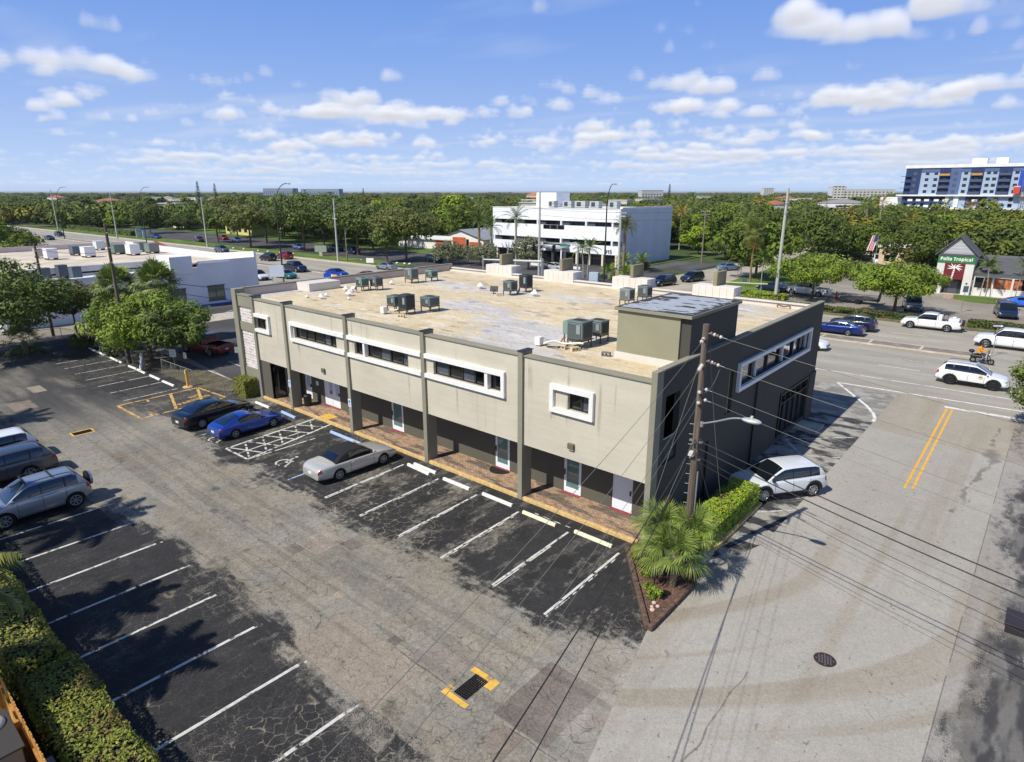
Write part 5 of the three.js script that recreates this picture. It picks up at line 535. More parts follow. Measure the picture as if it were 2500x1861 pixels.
{ // far-off wood to the horizon, one mass
  const G = thing('distant_woodland', 'far tree canopy reaching to the hazy horizon', null, [0, 0, 0], 0, null, 'stuff'); const r = rng(9), spots = [[], [], []];
  for (let f = 262; f < 3600; f *= 1.034) { const st = Math.max(9, f * 0.021); for (let s = -f * 0.9; s < f * 0.9; s += st) { const ff = f * (1 + (r() - .5) * 0.03), ss = s + (r() - .5) * st * 0.9; const x = 11 - 0.651 * ff + 0.759 * ss, z = 21 - 0.759 * ff - 0.651 * ss; if (z > -64 - 0.026 * x && z < -24 - 0.026 * x && ff < 1200) continue; if (ff < 420 && x > -66 && x < 4 && z > -400 && z < -318) continue; if (Math.abs(x - (-38 + (z + 140) * 0.155)) < 5 && z > -320) continue; if (r() < 0.07) continue; spots[Math.floor(r() * 3)].push([x, z, ff]); } }
  [[141, P.dark], [142, P.green], [143, P.olive]].forEach(([s, pal], i) => { const c = crown(s, 5.4, 3.9, 5.2, 26, 2.1, 16, 0.95, pal, { under: 1, hollow: 0.3 }); const m = new THREE.InstancedMesh(c.geo, farLeafM, spots[i].length); m.name = 'canopy'; const q = new THREE.Matrix4(), e = new THREE.Euler(), col = new THREE.Color(); spots[i].forEach(([x, z, ff], k) => { const sc = (0.75 + r() * 0.5) * Math.max(1, Math.pow(ff / 420, 0.55)), sy = (0.5 + r() * 0.35 + 0.45 * fbm(x * 0.008, z * 0.008, 3)) * (r() < 0.06 ? 1.35 : 1); q.compose(V(x, -0.5, z), new THREE.Quaternion().setFromEuler(e.set(0, r() * 6.3, 0)), V(sc, sy, sc)); m.setMatrixAt(k, q); const t = 0.6 + r() * 0.5 + 0.5 * (fbm(x * 0.01 + 5, z * 0.01, 3) - 0.3), wy = 0.85 + 0.4 * vn(x * 0.02, z * 0.02 + 9); m.setColorAt(k, col.setRGB(t * wy, t, t * (0.8 + r() * 0.3))); }); m.castShadow = m.receiveShadow = true; G.add(m); });
}
// Norfolk pines poking over the skyline
for (const [x, z, h, l] of [[-503, -208, 22, 'left of two tall conifers on the left skyline'], [-492, -216, 20.5, 'right of two tall conifers on the left skyline'], [-720, -64, 22, 'slim conifer on the far left skyline'], [-560, -405, 18, 'dark conifer on the middle skyline'], [-265, -515, 21, 'slim conifer on the right skyline']]) { const r = rng(Math.abs(x)), L = new Leaves(); for (let k = 0; k < 15; k++) { const y = h * (0.3 + 0.7 * k / 15), w = h * 0.16 * (1 - k / 15.5); for (let j = 0; j < 30; j++) { const a = r() * 6.3, d = w * (0.2 + 0.8 * r()); L.leaf(Math.cos(a) * d, y - d * 0.15 + r() * 0.5, Math.sin(a) * d, (r() - .5), 1, (r() - .5), h * 0.03, 0.5, pick(P.dark, r), r); } } const t = thing('conifer', l, 'tree', [x, 0, z]); part(t, 'crown', L.geo(), farLeafM); part(t, 'trunk', rod(V(0, 0, 0), V(0, h, 0), 0.35, 0.08, 6), barkM); }
// palms
function frond(L, org, az, up, len, droop, n, ll, pal, r, w = 0.035) { const d = V(Math.cos(az), 0, Math.sin(az)); let p = org.clone(); const pts = []; for (let i = 0; i <= n; i++) { const t = i / n, el = up - droop * t * t * 1.0; pts.push(p.clone()); p = p.clone().add(d.clone().multiplyScalar(Math.cos(el) * len / n)).add(V(0, Math.sin(el) * len / n, 0)); } const side = V(-d.z, 0, d.x); for (let i = 1; i < n; i++) { const t = i / n, a = pts[i], tan = pts[i + 1].clone().sub(pts[i - 1]).normalize(), s2 = ll * Math.sin(Math.PI * (0.12 + 0.83 * t)) * (0.9 + r() * 0.2); for (const sg of [-1, 1]) for (let q = 0; q < 2; q++) { const b = a.clone().addScaledVector(tan, q * len / n * 0.5), tip = b.clone().addScaledVector(side, sg * s2 * 0.86).addScaledVector(tan, s2 * 0.5).add(V(0, -s2 * (0.25 + r() * 0.25), 0)), c = pick(pal, r), e = tan.clone().multiplyScalar(w * 2.2); const nn = [0, 1, 0.01]; L.tri([b.x, b.y, b.z], [b.x + e.x, b.y + e.y, b.z + e.z], [tip.x, tip.y, tip.z], nn, c); } } for (let i = 0; i < n; i++) { const a = pts[i], b = pts[i + 1], c = pick(pal, r), k = w * 0.8 * (1 - i / n * 0.7), s = side.clone().multiplyScalar(k); L.tri([a.x - s.x, a.y, a.z - s.z], [a.x + s.x, a.y, a.z + s.z], [b.x, b.y, b.z], [0, 1, 0], c); } }
function featherPalm(name, label, pos, h, o = {}) { const r = rng(o.seed || 1), t = thing(name, label, 'palm tree', pos, 0, o.group), L = new Leaves(), n = o.n || 17, len = o.len || 2.6; const top = V(o.lean || 0, h, 0); for (let k = 0; k < n; k++) { const q = k / n; frond(L, top, k * 2.4 + r() * 0.4, 1.35 - q * 1.75 + (o.upright || 0), len * (0.85 + r() * 0.25), 1.1 + q * 0.5, o.seg || 12, o.ll || 0.62, o.pal || P.royal, r, o.w || 0.04); } part(t, 'fronds', L.geo(), leafM); const c = new THREE.CatmullRomCurve3([V(0, -0.1, 0), V((o.lean || 0) * 0.3, h * 0.5, 0), top]); part(t, 'trunk', new THREE.TubeGeometry(c, 10, o.r || 0.14, 9), o.bark || greyTrunk); if (o.shaft) part(t, 'crownshaft', cyl((o.r || 0.14) * 0.9, 0.05, h - 0.9, h + 0.2, o.lean || 0, 0, 8), std('#6f8f3e', 0.6)); return t; }
function fan(L, org, dir, s, nb, pal, r, droop, bw = 0.034) { const d = dir.clone().normalize(); let sd = V(0, 1, 0).cross(d); if (sd.length() < 0.05) sd = V(1, 0, 0); sd.normalize(); const up = d.clone().cross(sd).normalize(); for (let k = 0; k < nb; k++) { const a = (k / (nb - 1) - 0.5) * 3.9 + (r() - .5) * 0.06, l = s * (1 - 0.22 * Math.abs(a) / 2) * (0.9 + r() * 0.2); const v = d.clone().multiplyScalar(Math.cos(a)).addScaledVector(sd, Math.sin(a)).addScaledVector(up, 0.15 * Math.cos(a * 2)); const m = org.clone().addScaledVector(v, l * 0.62), tip = org.clone().addScaledVector(v, l).add(V(0, -droop * l * (0.5 + r() * 0.6), 0)), w = sd.clone().multiplyScalar(Math.cos(a)).addScaledVector(d, -Math.sin(a)).multiplyScalar(s * bw), c = pick(pal, r), nn = [up.x, Math.abs(up.y) + 0.3, up.z]; L.tri([org.x, org.y, org.z], [m.x + w.x, m.y + w.y, m.z + w.z], [m.x - w.x, m.y - w.y, m.z - w.z], nn, c); L.tri([m.x - w.x, m.y - w.y, m.z - w.z], [m.x + w.x, m.y + w.y, m.z + w.z], [tip.x, tip.y, tip.z], nn, c); } }
function fanPalm(name, label, pos, h, o = {}) { const r = rng(o.seed || 1), t = thing(name, label, 'palm tree', pos, o.ry || 0, o.group), L = new Leaves(), st = [], n = o.n || 30; for (let k = 0; k < n; k++) { const q = k / n, az = k * 2.399 + r() * 0.3, el = 1.4 - q * (o.spread || 2.1), pl = (o.pet || 0.9) * (0.8 + r() * 0.4), d = V(Math.cos(az) * Math.cos(el), Math.sin(el), Math.sin(az) * Math.cos(el)), org = V(0, h, 0).addScaledVector(d, pl).add(V(0, -pl * 0.18 * q, 0)); st.push(rod(V(0, h - 0.1, 0), org, 0.022, 0.012, 4)); fan(L, org, d.clone().add(V(0, -0.35 * q, 0)), o.s || 0.85, o.nb || 24, q > 0.86 && o.dead ? P.yellow : o.pal || P.palm, r, (o.droop ?? 0.22) + q * 0.3, o.bw); } part(t, 'fronds', L.geo(), leafM); part(t, 'stems', mg(st), std('#7c9340', 0.7)); part(t, 'trunk', cyl(o.r || 0.17, (o.r || 0.17) * 0.9, -0.1, h, 0, 0, 10), palmBark); return t; }
fanPalm('sabal_palm', 'shaggy cabbage palm at left, before the white shop roof', [-58.2, 0, -0.6], 5.3, { seed: 3, n: 50, s: 1.35, pet: 1.25, bw: 0.05, dead: 1, spread: 2.6 }); fanPalm('sabal_palm', 'cabbage palm behind the bushy bright tree at left', [-54.2, 0, -2.8], 5.8, { seed: 4, n: 50, s: 1.35, pet: 1.25, bw: 0.05, dead: 1, spread: 2.5 }); fanPalm('sabal_palm', 'low cabbage palm with yellowed fronds by the chain link fence', [-54.6, 0, 1.4], 3.0, { seed: 5, n: 40, s: 1.35, pet: 1.3, bw: 0.05, pal: P.olive, dead: 1, spread: 2.7 }); fanPalm('sabal_palm', 'young trunkless fan palm in the shade at the left picture edge', [-59.2, 0, 7.4], 1.1, { seed: 6, n: 22, s: 1.0, pet: 1.3, pal: P.dark, r: 0.28 });
fanPalm('sabal_palm', 'tall cabbage palm beside the cross street with a paler twin trunk', [-26.5, 0, -81.4], 8.2, { seed: 7, n: 40, s: 1.2, pet: 1.2, pal: P.olive, dead: 1, spread: 2.7 });
featherPalm('royal_palm', 'tall royal palm at the left corner of the office', [-72.5, 0, -77.5], 9.2, { seed: 11, len: 3.3, ll: 0.8, n: 18, r: 0.2, shaft: 1 }); featherPalm('royal_palm', 'lower royal palm left of the office corner', [-78.8, 0, -77], 7.4, { seed: 12, len: 3.2, ll: 0.8, n: 17, r: 0.19, shaft: 1 });
featherPalm('date_palm', 'feathery date palm between the brick church and the office', [-84.5, 0, -79.5], 8.2, { seed: 13, len: 3.0, ll: 0.5, n: 40, r: 0.26, pal: P.green, bark: palmBark }); featherPalm('date_palm', 'date palm at the right corner of the white office', [-48.9, 0, -79.6], 8.4, { seed: 14, len: 2.7, ll: 0.48, n: 44, r: 0.26, pal: P.olive, bark: palmBark });
featherPalm('cluster_palm', 'left stem of the palm cluster before the office entrance', [-50.7, 0, -69.6], 4.9, { seed: 15, len: 2.4, n: 15, r: 0.1, pal: P.green, lean: -0.4 }); featherPalm('cluster_palm', 'right stem of the palm cluster before the office entrance', [-49.6, 0, -69.2], 5.2, { seed: 16, len: 2.4, n: 15, r: 0.1, pal: P.green, lean: 0.35 });
for (const [x, z, h, s, l] of [[-46.6, -71, 1.2, 21, 'low bright palm by the dark lamp post'], [-43.6, -71.5, 1.0, 22, 'low bright palm by the concrete pole before the office'], [-51.6, -84.5, 1.6, 23, 'yellow-green palm at the office corner'], [-49.6, -87.5, 1.4, 24, 'second yellow-green palm at the office corner'], [-30.4, -86, 3.4, 25, 'slim young palm on the cross street lawn'], [-24.2, -80, 4.2, 26, 'slim young palm on the corner lawn right of the tall one']]) featherPalm('areca_palm', l, [x, 0.05, z], h, { seed: s, len: 2.2, ll: 0.6, n: 18, r: 0.07, pal: s < 25 ? P.lime : P.green, upright: 0.15 });
for (const [x, z, h, s, l] of [[3.2, -88.2, 4.6, 31, 'first thin palm by the restaurant tower'], [3.9, -88.0, 4.3, 32, 'leaning thin palm by the restaurant tower'], [7.1, -87.6, 4.7, 33, 'thin palm before the restaurant windows'], [8.8, -87.8, 4.4, 34, 'thin palm at the right picture edge by the restaurant']]) featherPalm('thin_palm', l, [x, 0.02, z], h, { seed: s, len: 1.9, ll: 0.5, n: 11, r: 0.06, pal: P.green, lean: (s % 2) * 0.7 - 0.3 });
featherPalm('garden_palm', 'palm cut by the left picture edge over the clipped hedge', [-9.5, 0, 20.3], 4.3, { seed: 41, len: 2.3, ll: 0.7, n: 26, seg: 18, r: 0.12, pal: P.olive, w: 0.045 }); featherPalm('garden_palm', 'palm outside the left edge whose shadow falls on the second stall', [-13.6, 0, 20.1], 4.5, { seed: 42, len: 2.1, n: 22, seg: 16, ll: 0.65, w: 0.05, r: 0.12 }); featherPalm('garden_palm', 'palm outside the left edge shading the silver SUV stall', [-21.6, 0, 20.6], 7.2, { seed: 43, len: 2.7, n: 24, seg: 16, ll: 0.7, w: 0.05, r: 0.14 }); featherPalm('garden_palm', 'palm outside the left edge far along the hedge', [-40.5, 0, 20], 7.5, { seed: 44, len: 2.7, n: 24, seg: 16, ll: 0.7, w: 0.05, r: 0.14 });
for (const [x, z, h, s] of [[-30, -150, 9, 51], [-44, -165, 10, 52], [-22, -175, 9, 53], [-15, -142, 8, 54], [-58, -190, 11, 55], [-70, -150, 9.5, 56], [-33, -200, 11, 57], [-84, -180, 10, 58], [-26, -128, 8, 59], [-12, -210, 10, 60], [-100, -200, 11, 61], [-50, -140, 9, 62], [-120, -150, 10, 63], [-140, -190, 11, 64], [-160, -160, 10, 65], [-185, -140, 10, 66], [-8, -165, 9, 67], [-40, -215, 11, 68], [-75, -215, 11, 69], [-110, -235, 12, 70], [-20, -225, 10, 71], [-64, -132, 9, 72], [-46, -128, 8, 73], [-28, -160, 10, 74]]) featherPalm('wood_palm', 'tall palm rising from the wood beyond the main road', [x, 0, z], h, { seed: s, len: 3.0, ll: 0.8, n: 16, seg: 8, r: 0.16, pal: s % 3 ? P.palm : P.yellow, w: 0.06, group: 'palms in the wood beyond the main road' });
// palms in the corner planter
for (const [x, z, h, s, n, sz, l] of [[2.3, 1.75, 1.35, 71, 15, 1.0, 'fan palm with short thick trunk in the corner planter'], [1.2, 0.75, 1.55, 72, 13, 1.0, 'fan palm nearest the walkway end in the corner planter'], [2.45, 0.7, 1.7, 73, 13, 1.0, 'fan palm before the wooden utility pole'], [1.65, 1.5, 1.15, 74, 10, 0.9, 'low fan palm in the middle of the corner planter']]) fanPalm('fan_palm', l, [x, 0.05, z], h, { seed: s, n, s: sz * 0.82, pet: 0.62, nb: 30, r: 0.13, spread: 1.6, bw: 0.028, droop: 0.08 });
function shrub(name, label, pos, rx, ry, n, size, pal, seed, cat = 'shrub') { const c = crown(seed, rx, ry, ry * 0.9, Math.max(5, Math.round(n / 60)), rx * 0.45, 60, size, pal); const t = thing(name, label, cat, pos); part(t, 'foliage', c.geo, leafM); const st = []; for (let k = 0; k < 5; k++) { const q = c.cl[k % c.cl.length]; st.push(rod(V(0, -0.05, 0), V(q[0], q[1], q[2]), 0.02, 0.01, 4)); } part(t, 'stems', mg(st), barkM); return t; }
shrub('shrub', 'small yellow-green shrub in the mulch of the corner planter', [2.0, 0.05, 2.8], 0.42, 0.32, 500, 0.05, P.lime, 81); shrub('shrub', 'yellow-flecked shrub by the walkway kerb in the planter', [0.35, 0.05, 0.85], 0.5, 0.4, 600, 0.05, P.gold, 82); shrub('shrub', 'leafy shrub by the timber edge of the planter', [1.25, 0.05, 1.75], 0.4, 0.3, 400, 0.05, P.lime, 83); shrub('shrub', 'trailing shrub at the planter edge beside the asphalt', [0.85, 0.05, 1.35], 0.35, 0.3, 300, 0.05, P.gold, 84);
for (const [x, z, s, l] of [[-18.6, -79.5, 91, 'dark shrub under the left roadside tree'], [-57.5, 3.2, 92, 'scrubby shrub along the lane fence at left'], [-52.2, 2.2, 93, 'scrubby shrub by the fence under the bushy tree'], [-49.8, -88.8, 94, 'orange-tinged shrub at the office corner']]) shrub('shrub', l, [x, 0, z], 1.3, 0.8, 1400, 0.12, s === 94 ? P.gold : P.dark, s);
// clipped hedges: twiggy core under a skin of leaves
function hedge(label, x0, x1, z0, z1, h, per, size, pal, seed, o = {}) { const r = rng(seed), L = new Leaves(), wx = x1 - x0, wz = z1 - z0, skin = (u, v) => h * (1 + (fbm(u * 0.9 + seed, v * 0.9, 3) - 0.5) * (o.rough || 0.16)); const A = [['t', wx * wz], ['a', wx * h], ['b', wx * h], ['c', wz * h], ['d', wz * h]]; for (const [f, area] of A) for (let k = 0; k < area * per; k++) { const u = r(), v = r(), dep = r() * r() * 0.16; let x, y, z, n; const bul = (fbm((x0 + u * wx) * 0.8 + seed, v * 2 + z0, 2) - 0.5) * (o.rough || 0.16) * 1.6; if (f === 't') { x = x0 + u * wx; z = z0 + v * wz; y = skin(x, z) - dep; const e = Math.min(x - x0, x1 - x, z - z0, z1 - z); y -= sst(0.22, 0, e) * 0.14; n = [0, 1, 0]; } else if (f === 'a' || f === 'b') { x = x0 + u * wx; y = v * h * 0.97; z = f === 'a' ? z0 + dep - bul : z1 - dep + bul; n = [0, 0.2, f === 'a' ? -1 : 1]; } else { z = z0 + u * wz; y = v * h * 0.97; x = f === 'c' ? x0 + dep - bul : x1 - dep + bul; n = [f === 'c' ? -1 : 1, 0.2, 0]; } if (o.holes && fbm(x * 1.3 + 9, z * 1.3, 2) > o.holes && f === 't') continue; const dead = sst(0.58, 0.72, fbm(x * 0.9 + seed, z * 0.9 + y, 3)), lc = pick(pal, r), bc = fol(0.8)('#8a7444'); if (r() < dead * 0.35) continue; L.leaf(x, y, z, n[0] + (r() - .5) * 1.4, n[1] + (r() - .5) * 1.4, n[2] + (r() - .5) * 1.4, size * (0.7 + r() * 0.6), 0.55, r() < dead * 0.5 ? bc : lc, r); } const t = thing('hedge', label, 'hedge', [0, 0, 0]); part(t, 'foliage', L.geo(), leafM); part(t, 'branches', rbx(x0 + 0.18, x1 - 0.18, 0, h - 0.2, z0 + 0.18, z1 - 0.18, 0.1), std('#2c2a1a', 1)); return t; }
hedge('bright green clipped hedge between the utility pole and the white crossover', 1.05, 2.3, -6.9, -1.75, 1.12, 520, 0.06, P.hedge, 201, { rough: 0.22 });
hedge('small clipped hedge block at the left corner of the building', -32.9, -31.3, -0.05, 0.95, 1.42, 420, 0.06, P.hedgeDk, 202);
hedge('long clipped hedge along the lower left stalls, right part', -9.3, -2.6, 17.65, 19.15, 1.05, 420, 0.055, P.hedgeDk, 203, { rough: 0.3 }); hedge('long clipped hedge along the lower left stalls, left part', -34, -9.4, 17.85, 19.3, 1.25, 230, 0.06, P.hedgeDk, 204, { rough: 0.3 });
hedge('low clipped hedge across the main road before the minivan', 4.6, 16, -63.3, -62.1, 0.95, 120, 0.12, P.dark, 205, { rough: 0.3 }); hedge('dark low hedge under the two roadside trees', -16, 0.5, -63.0, -61.9, 0.8, 90, 0.12, P.dark, 206, { rough: 0.5 }); hedge('bright low hedge beside the big concrete pole', -23, -16.6, -69.3, -67.6, 0.8, 120, 0.11, P.hedge, 207, { rough: 0.3 }); hedge('long dark hedge behind the lawn at far left', -300, -225, -61.6, -60.0, 1.6, 14, 0.3, P.green, 208, { rough: 0.4 }); hedge('low dark hedge behind the restaurant', -18, 8, -111.5, -110, 1.4, 40, 0.2, P.dark, 209, { rough: 0.5 });
// mulch planter with timber edging
const planter = thing('corner_planter', 'triangular mulch planter with timber edging at the lot corner', 'planter'); part(planter, 'mulch', (() => { const s = new THREE.Shape([[-0.3, 0.5], [2.75, 4.35], [2.75, 0.3], [0.7, 0.35]].map(([x, z]) => new THREE.Vector2(x, -z))); const g = new THREE.ExtrudeGeometry(s, { depth: 0.1, bevelEnabled: false }); g.rotateX(-Math.PI / 2); g.translate(0, -0.02, 0); return muv(g); })(), gm(mott('#74584a', 0.5, 1.6, 24, 256, 74), 1, 0.05)); const timber = new THREE.MeshStandardMaterial({ ...mott('#5f4c40', 0.3, 1.1, 10, 256, 75), roughness: 1, bumpMap: bumpFine, bumpScale: 0.03 });
{ const log = (x0, z0, x1, z1) => { const L = Math.hypot(x1 - x0, z1 - z0), g = new RoundedBoxGeometry(L, 0.2, 0.2, 2, 0.05); g.rotateY(-Math.atan2(z1 - z0, x1 - x0)); g.translate((x0 + x1) / 2, 0.09, (z0 + z1) / 2); part(planter, 'edge_timber', muv(g), timber); }; log(-0.4, 0.48, 1.15, 2.44); log(1.2, 2.5, 2.78, 4.48); log(2.86, 4.5, 2.86, 2.75); log(2.86, 2.7, 2.84, 0.95); const r = rng(88), L = new Leaves(); for (let k = 0; k < 2600; k++) { const u = r(), v = r(); const z = 0.55 + u * 3.6, x0 = -0.3 + (z - 0.5) * 0.79, x = lerp(x0 + 0.15, 2.72, v); if (x < x0 + 0.1) continue; L.leaf(x, 0.09 + r() * 0.03, z, (r() - .5), 1, (r() - .5), 0.035, 0.3, pick([lin('#7d5746'), lin('#5d4236'), lin('#937060'), lin('#54463a')], r), r); } const ch = part(planter, 'mulch_chips', L.geo(), farLeafM); ch.userData.kind = 'stuff'; }
part(planter, 'stone', mg([[2.35, 3.4], [2.5, 3.25], [2.3, 3.15], [2.45, 3.55]].map(([x, z], i) => new THREE.IcosahedronGeometry(0.07 + i * 0.01, 1).scale(1, 0.7, 1).translate(x, 0.12, z))), std('#c4a79a', 0.9));
{ const t = thing('hedge_planter_kerb', 'yellow and bare concrete kerb around the bright hedge', 'kerb'); part(t, 'kerb', bx(0.85, 2.45, 0, 0.13, -1.7, -1.52), kerbYellow); part(t, 'kerb', bx(2.33, 2.47, 0, 0.13, -7.0, -1.71), kerbYellow); part(t, 'slab', bx(1.5, 2.5, 0, 0.06, -1.5, 0.3), concMat); part(t, 'bed', bx(0.9, 2.32, 0, 0.08, -7.0, -1.71), gm(mott('#5d5140', 0.3, 2, 10, 128, 76))); }
// ---------- small fittings of the lot ----------
function wheelStop(x0, x1, z, label, mat, ry = 0) { const L = x1 - x0, s = new THREE.Shape([[-0.09, 0], [0.09, 0], [0.065, 0.1], [0.04, 0.125], [-0.04, 0.125], [-0.065, 0.1]].map((p) => new THREE.Vector2(...p))); const g = new THREE.ExtrudeGeometry(s, { depth: L, bevelEnabled: false }); g.rotateY(Math.PI / 2); g.translate(-L / 2, 0, 0); const t = thing('wheel_stop', label, 'wheel stop', [(x0 + x1) / 2, 0.0, z], ry, 'wheel stops'); part(t, 'bar', muv(g), mat); for (const s2 of [-1, 1]) part(t, 'pin', cyl(0.018, 0.018, 0.12, 0.132, s2 * L * 0.36, 0, 8), rust); return t; }
const stopWhite = new THREE.MeshStandardMaterial({ ...mott('#dcdad4', 0.16, 1.1, 10, 128, 91), roughness: 0.85 }), stopYellow = new THREE.MeshStandardMaterial({ ...mott('#dcdcba', 0.1, 1.1, 10, 128, 92), roughness: 0.85 }), stopBlue = new THREE.MeshStandardMaterial({ ...mott('#9db6da', 0.1, 1.1, 10, 128, 93), roughness: 0.85 });
wheelStop(-13.75, -11.95, 0.92, 'white wheel stop right of the white convertible, doubled by another', stopWhite, -0.05); wheelStop(-13.55, -11.8, 0.62, 'second white wheel stop right behind the first beside the convertible', stopWhite, -0.02); wheelStop(-11.0, -9.15, 0.84, 'white wheel stop second from the convertible', stopWhite); wheelStop(-8.3, -6.4, 0.78, 'white wheel stop third from the convertible', stopWhite); wheelStop(-5.62, -3.75, 0.92, 'pale yellow wheel stop, left of two', stopYellow); wheelStop(-2.8, -0.92, 0.8, 'pale yellow wheel stop, right of two, nearest the planter', stopYellow);
wheelStop(-26.8, -25.0, 0.78, 'short pale blue wheel stop before the blue coupe', stopBlue, -0.04); wheelStop(-21.1, -18.1, 0.76, 'long pale blue wheel stop before the wheelchair stall', stopBlue); wheelStop(-30.0, -28.2, 0.86, 'white wheel stop before the black sedan', stopWhite); wheelStop(-16.6, -14.8, 0.5, 'dark wheel stop under the nose of the convertible', std('#3c3a38', 0.9));
[[-57.3, -55.6], [-55.5, -53.8], [-53.7, -51.9], [-51.8, -50.4], [-50.3, -48.9], [-47.3, -45.6], [-45.5, -43.8], [-42.9, -40.95], [-40.4, -38.4]].forEach(([a, b], i) => wheelStop(a, b, 2.95, ['white', 'white', 'white', 'white', 'white', 'white', 'white', 'white', 'white'][i] + ' wheel stop along the left fence, ' + ['first', 'second', 'third', 'fourth', 'fifth', 'sixth', 'seventh', 'eighth', 'ninth'][i] + ' from the far end', stopWhite, (i % 3 - 1) * 0.02));
function drain(label, x, z, w, d, yellow) { const t = thing('storm_drain', label, 'drain', [x, 0.0, z]); part(t, 'pit', mg([bx(-w / 2 - 0.05, w / 2 + 0.05, -0.95, -0.9, -d / 2 - 0.05, d / 2 + 0.05), bx(-w / 2 - 0.05, -w / 2, -0.9, -0.002, -d / 2, d / 2), bx(w / 2, w / 2 + 0.05, -0.9, -0.002, -d / 2, d / 2), bx(-w / 2 - 0.05, w / 2 + 0.05, -0.9, -0.002, -d / 2 - 0.05, -d / 2), bx(-w / 2 - 0.05, w / 2 + 0.05, -0.9, -0.002, d / 2, d / 2 + 0.05)]), concMat); const B = []; for (let k = 0; k <= 7; k++) B.push(bx(-w / 2 + k * w / 7 - 0.009, -w / 2 + k * w / 7 + 0.009, -0.03, 0.012, -d / 2, d / 2)); for (let k = 0; k <= 12; k++) B.push(bx(-w / 2, w / 2, -0.03, 0.0105, -d / 2 + k * d / 12 - 0.008, -d / 2 + k * d / 12 + 0.008)); part(t, 'grate', mg(B), std('#2f2a2a', 0.8, { metalness: 0.3 })); for (const [x0, x1, z0, z1] of yellow) part(t, 'yellow_marking', sheet(rect(x0 - x, x1 - x, z0 - z, z1 - z), 0.006), paintY); return t; }
drain('rusty storm drain grate with yellow ends in the foreground', 0.05, 10.2, 0.5, 0.95, [[-0.5, 0.5, 10.75, 10.93], [-0.45, 0.6, 9.52, 9.74], [0.32, 0.6, 9.74, 9.95], [-0.5, -0.28, 10.55, 10.75]]); drain('small yellow-edged storm drain in the left driving lane', -32.72, 10.72, 0.6, 1.0, [[-33.15, -33.03, 10.15, 11.3], [-32.42, -32.3, 10.15, 11.3], [-33.03, -32.42, 11.2, 11.32], [-33.03, -32.42, 10.1, 10.22]]);
{ const t = thing('manhole_cover', 'round dark manhole cover in the side street', 'manhole cover', [7.75, 0.004, 2.1]); part(t, 'rim', cyl(0.33, 0.33, 0.0, 0.012, 0, 0, 36), std('#3b3034', 0.8, { metalness: 0.3 })); const B = []; for (let i = -3; i <= 3; i++) for (let j = -3; j <= 3; j++) if (i * i + j * j < 10) B.push(bx(i * 0.082 - 0.024, i * 0.082 + 0.024, 0.012, 0.019, j * 0.082 - 0.024, j * 0.082 + 0.024)); part(t, 'studs', mg(B), std('#77706f', 0.6, { metalness: 0.4 })); t.rotation.y = 0.3; }
// chain link fence and posts at left
function chainFence(label, pts, h) { const t = thing('chain_fence', label, 'fence'); for (let i = 0; i < pts.length; i++) { const [x, z] = pts[i]; part(t, 'post', cyl(0.03, 0.03, 0, h, x, z, 8), galv); if (i) { const [a, b] = pts[i - 1]; part(t, 'rail', rod(V(a, h - 0.02, b), V(x, h - 0.02, z), 0.022, 0.022, 6), galv); const W = [], L = Math.hypot(x - a, z - b), n = Math.floor(L / 0.3); for (let k = 0; k <= n; k++) { const u = k / n, v = Math.min(1, u + 0.8 * h / L), w = Math.max(0, u - 0.8 * h / L), f = (q) => [lerp(a, x, q), lerp(b, z, q)]; const p = f(u), q = f(v), s = f(w); W.push(rod(V(p[0], 0.05, p[1]), V(q[0], 0.05 + (h - 0.1) * (v - u) / (0.8 * h / L), q[1]), 0.0035, 0.0035, 3)); W.push(rod(V(p[0], 0.05, p[1]), V(s[0], 0.05 + (h - 0.1) * (u - w) / (0.8 * h / L), s[1]), 0.0035, 0.0035, 3)); } part(t, 'mesh', mg(W), galv); } } }
chainFence('chain link fence behind the left wheel stops', [[-55, 2.7], [-51.7, 2.55], [-49.2, 2.5]], 1.3); chainFence('chain link fence right of the leaning white boards', [[-47.7, 2.5], [-45.6, 2.35]], 1.3); chainFence('chain link fence between the lot and the left neighbour', [[-42.5, 2.1], [-40.8, 2.06], [-39.1, 2.02], [-37.2, 1.95]], 1.3); chainFence('black chain link fence beside the hedge block', [[-33.15, 1.55], [-33.05, 0.3]], 1.1); chainFence('chain link fence along the far lane at left', [[-63.9, 8.4], [-63.8, 6], [-63.5, 3.4], [-60, 2.7]], 1.2);
{ const t = thing('bollard', 'yellow steel post at the left lot entry', 'bollard', [-37.5, 0, 2.3]); part(t, 'post', cyl(0.09, 0.09, 0, 1.35, 0, 0, 14), std('#d8a53a', 0.6)); part(t, 'base', cyl(0.38, 0.34, 0, 0.05, 0, 0, 18), std('#c8a878', 0.9)); part(t, 'tag', bx(0.0, 0.12, 1.05, 1.3, 0.09, 0.1), std('#d8dcb0', 0.6)); }
function lotSign(label, x, z, h, w, hh, plateHex, lines) { const t = thing('lot_sign', label, 'sign', [x, 0, z], 0.5); part(t, 'post', cyl(0.025, 0.025, 0, h, 0, -0.03, 8), lines === 3 ? rust : galv); part(t, 'plate', rbx(-w / 2, w / 2, h - hh, h, 0, 0.015, 0.01), std(plateHex, 0.5)); for (let k = 0; k < lines; k++) part(t, 'text_line', bx(-w * 0.36, w * 0.36, h - hh * (0.25 + k * 0.2) - 0.03, h - hh * (0.25 + k * 0.2), 0.015, 0.018), std(lines === 3 ? '#9c4a4a' : '#5d7a6c', 0.6)); }
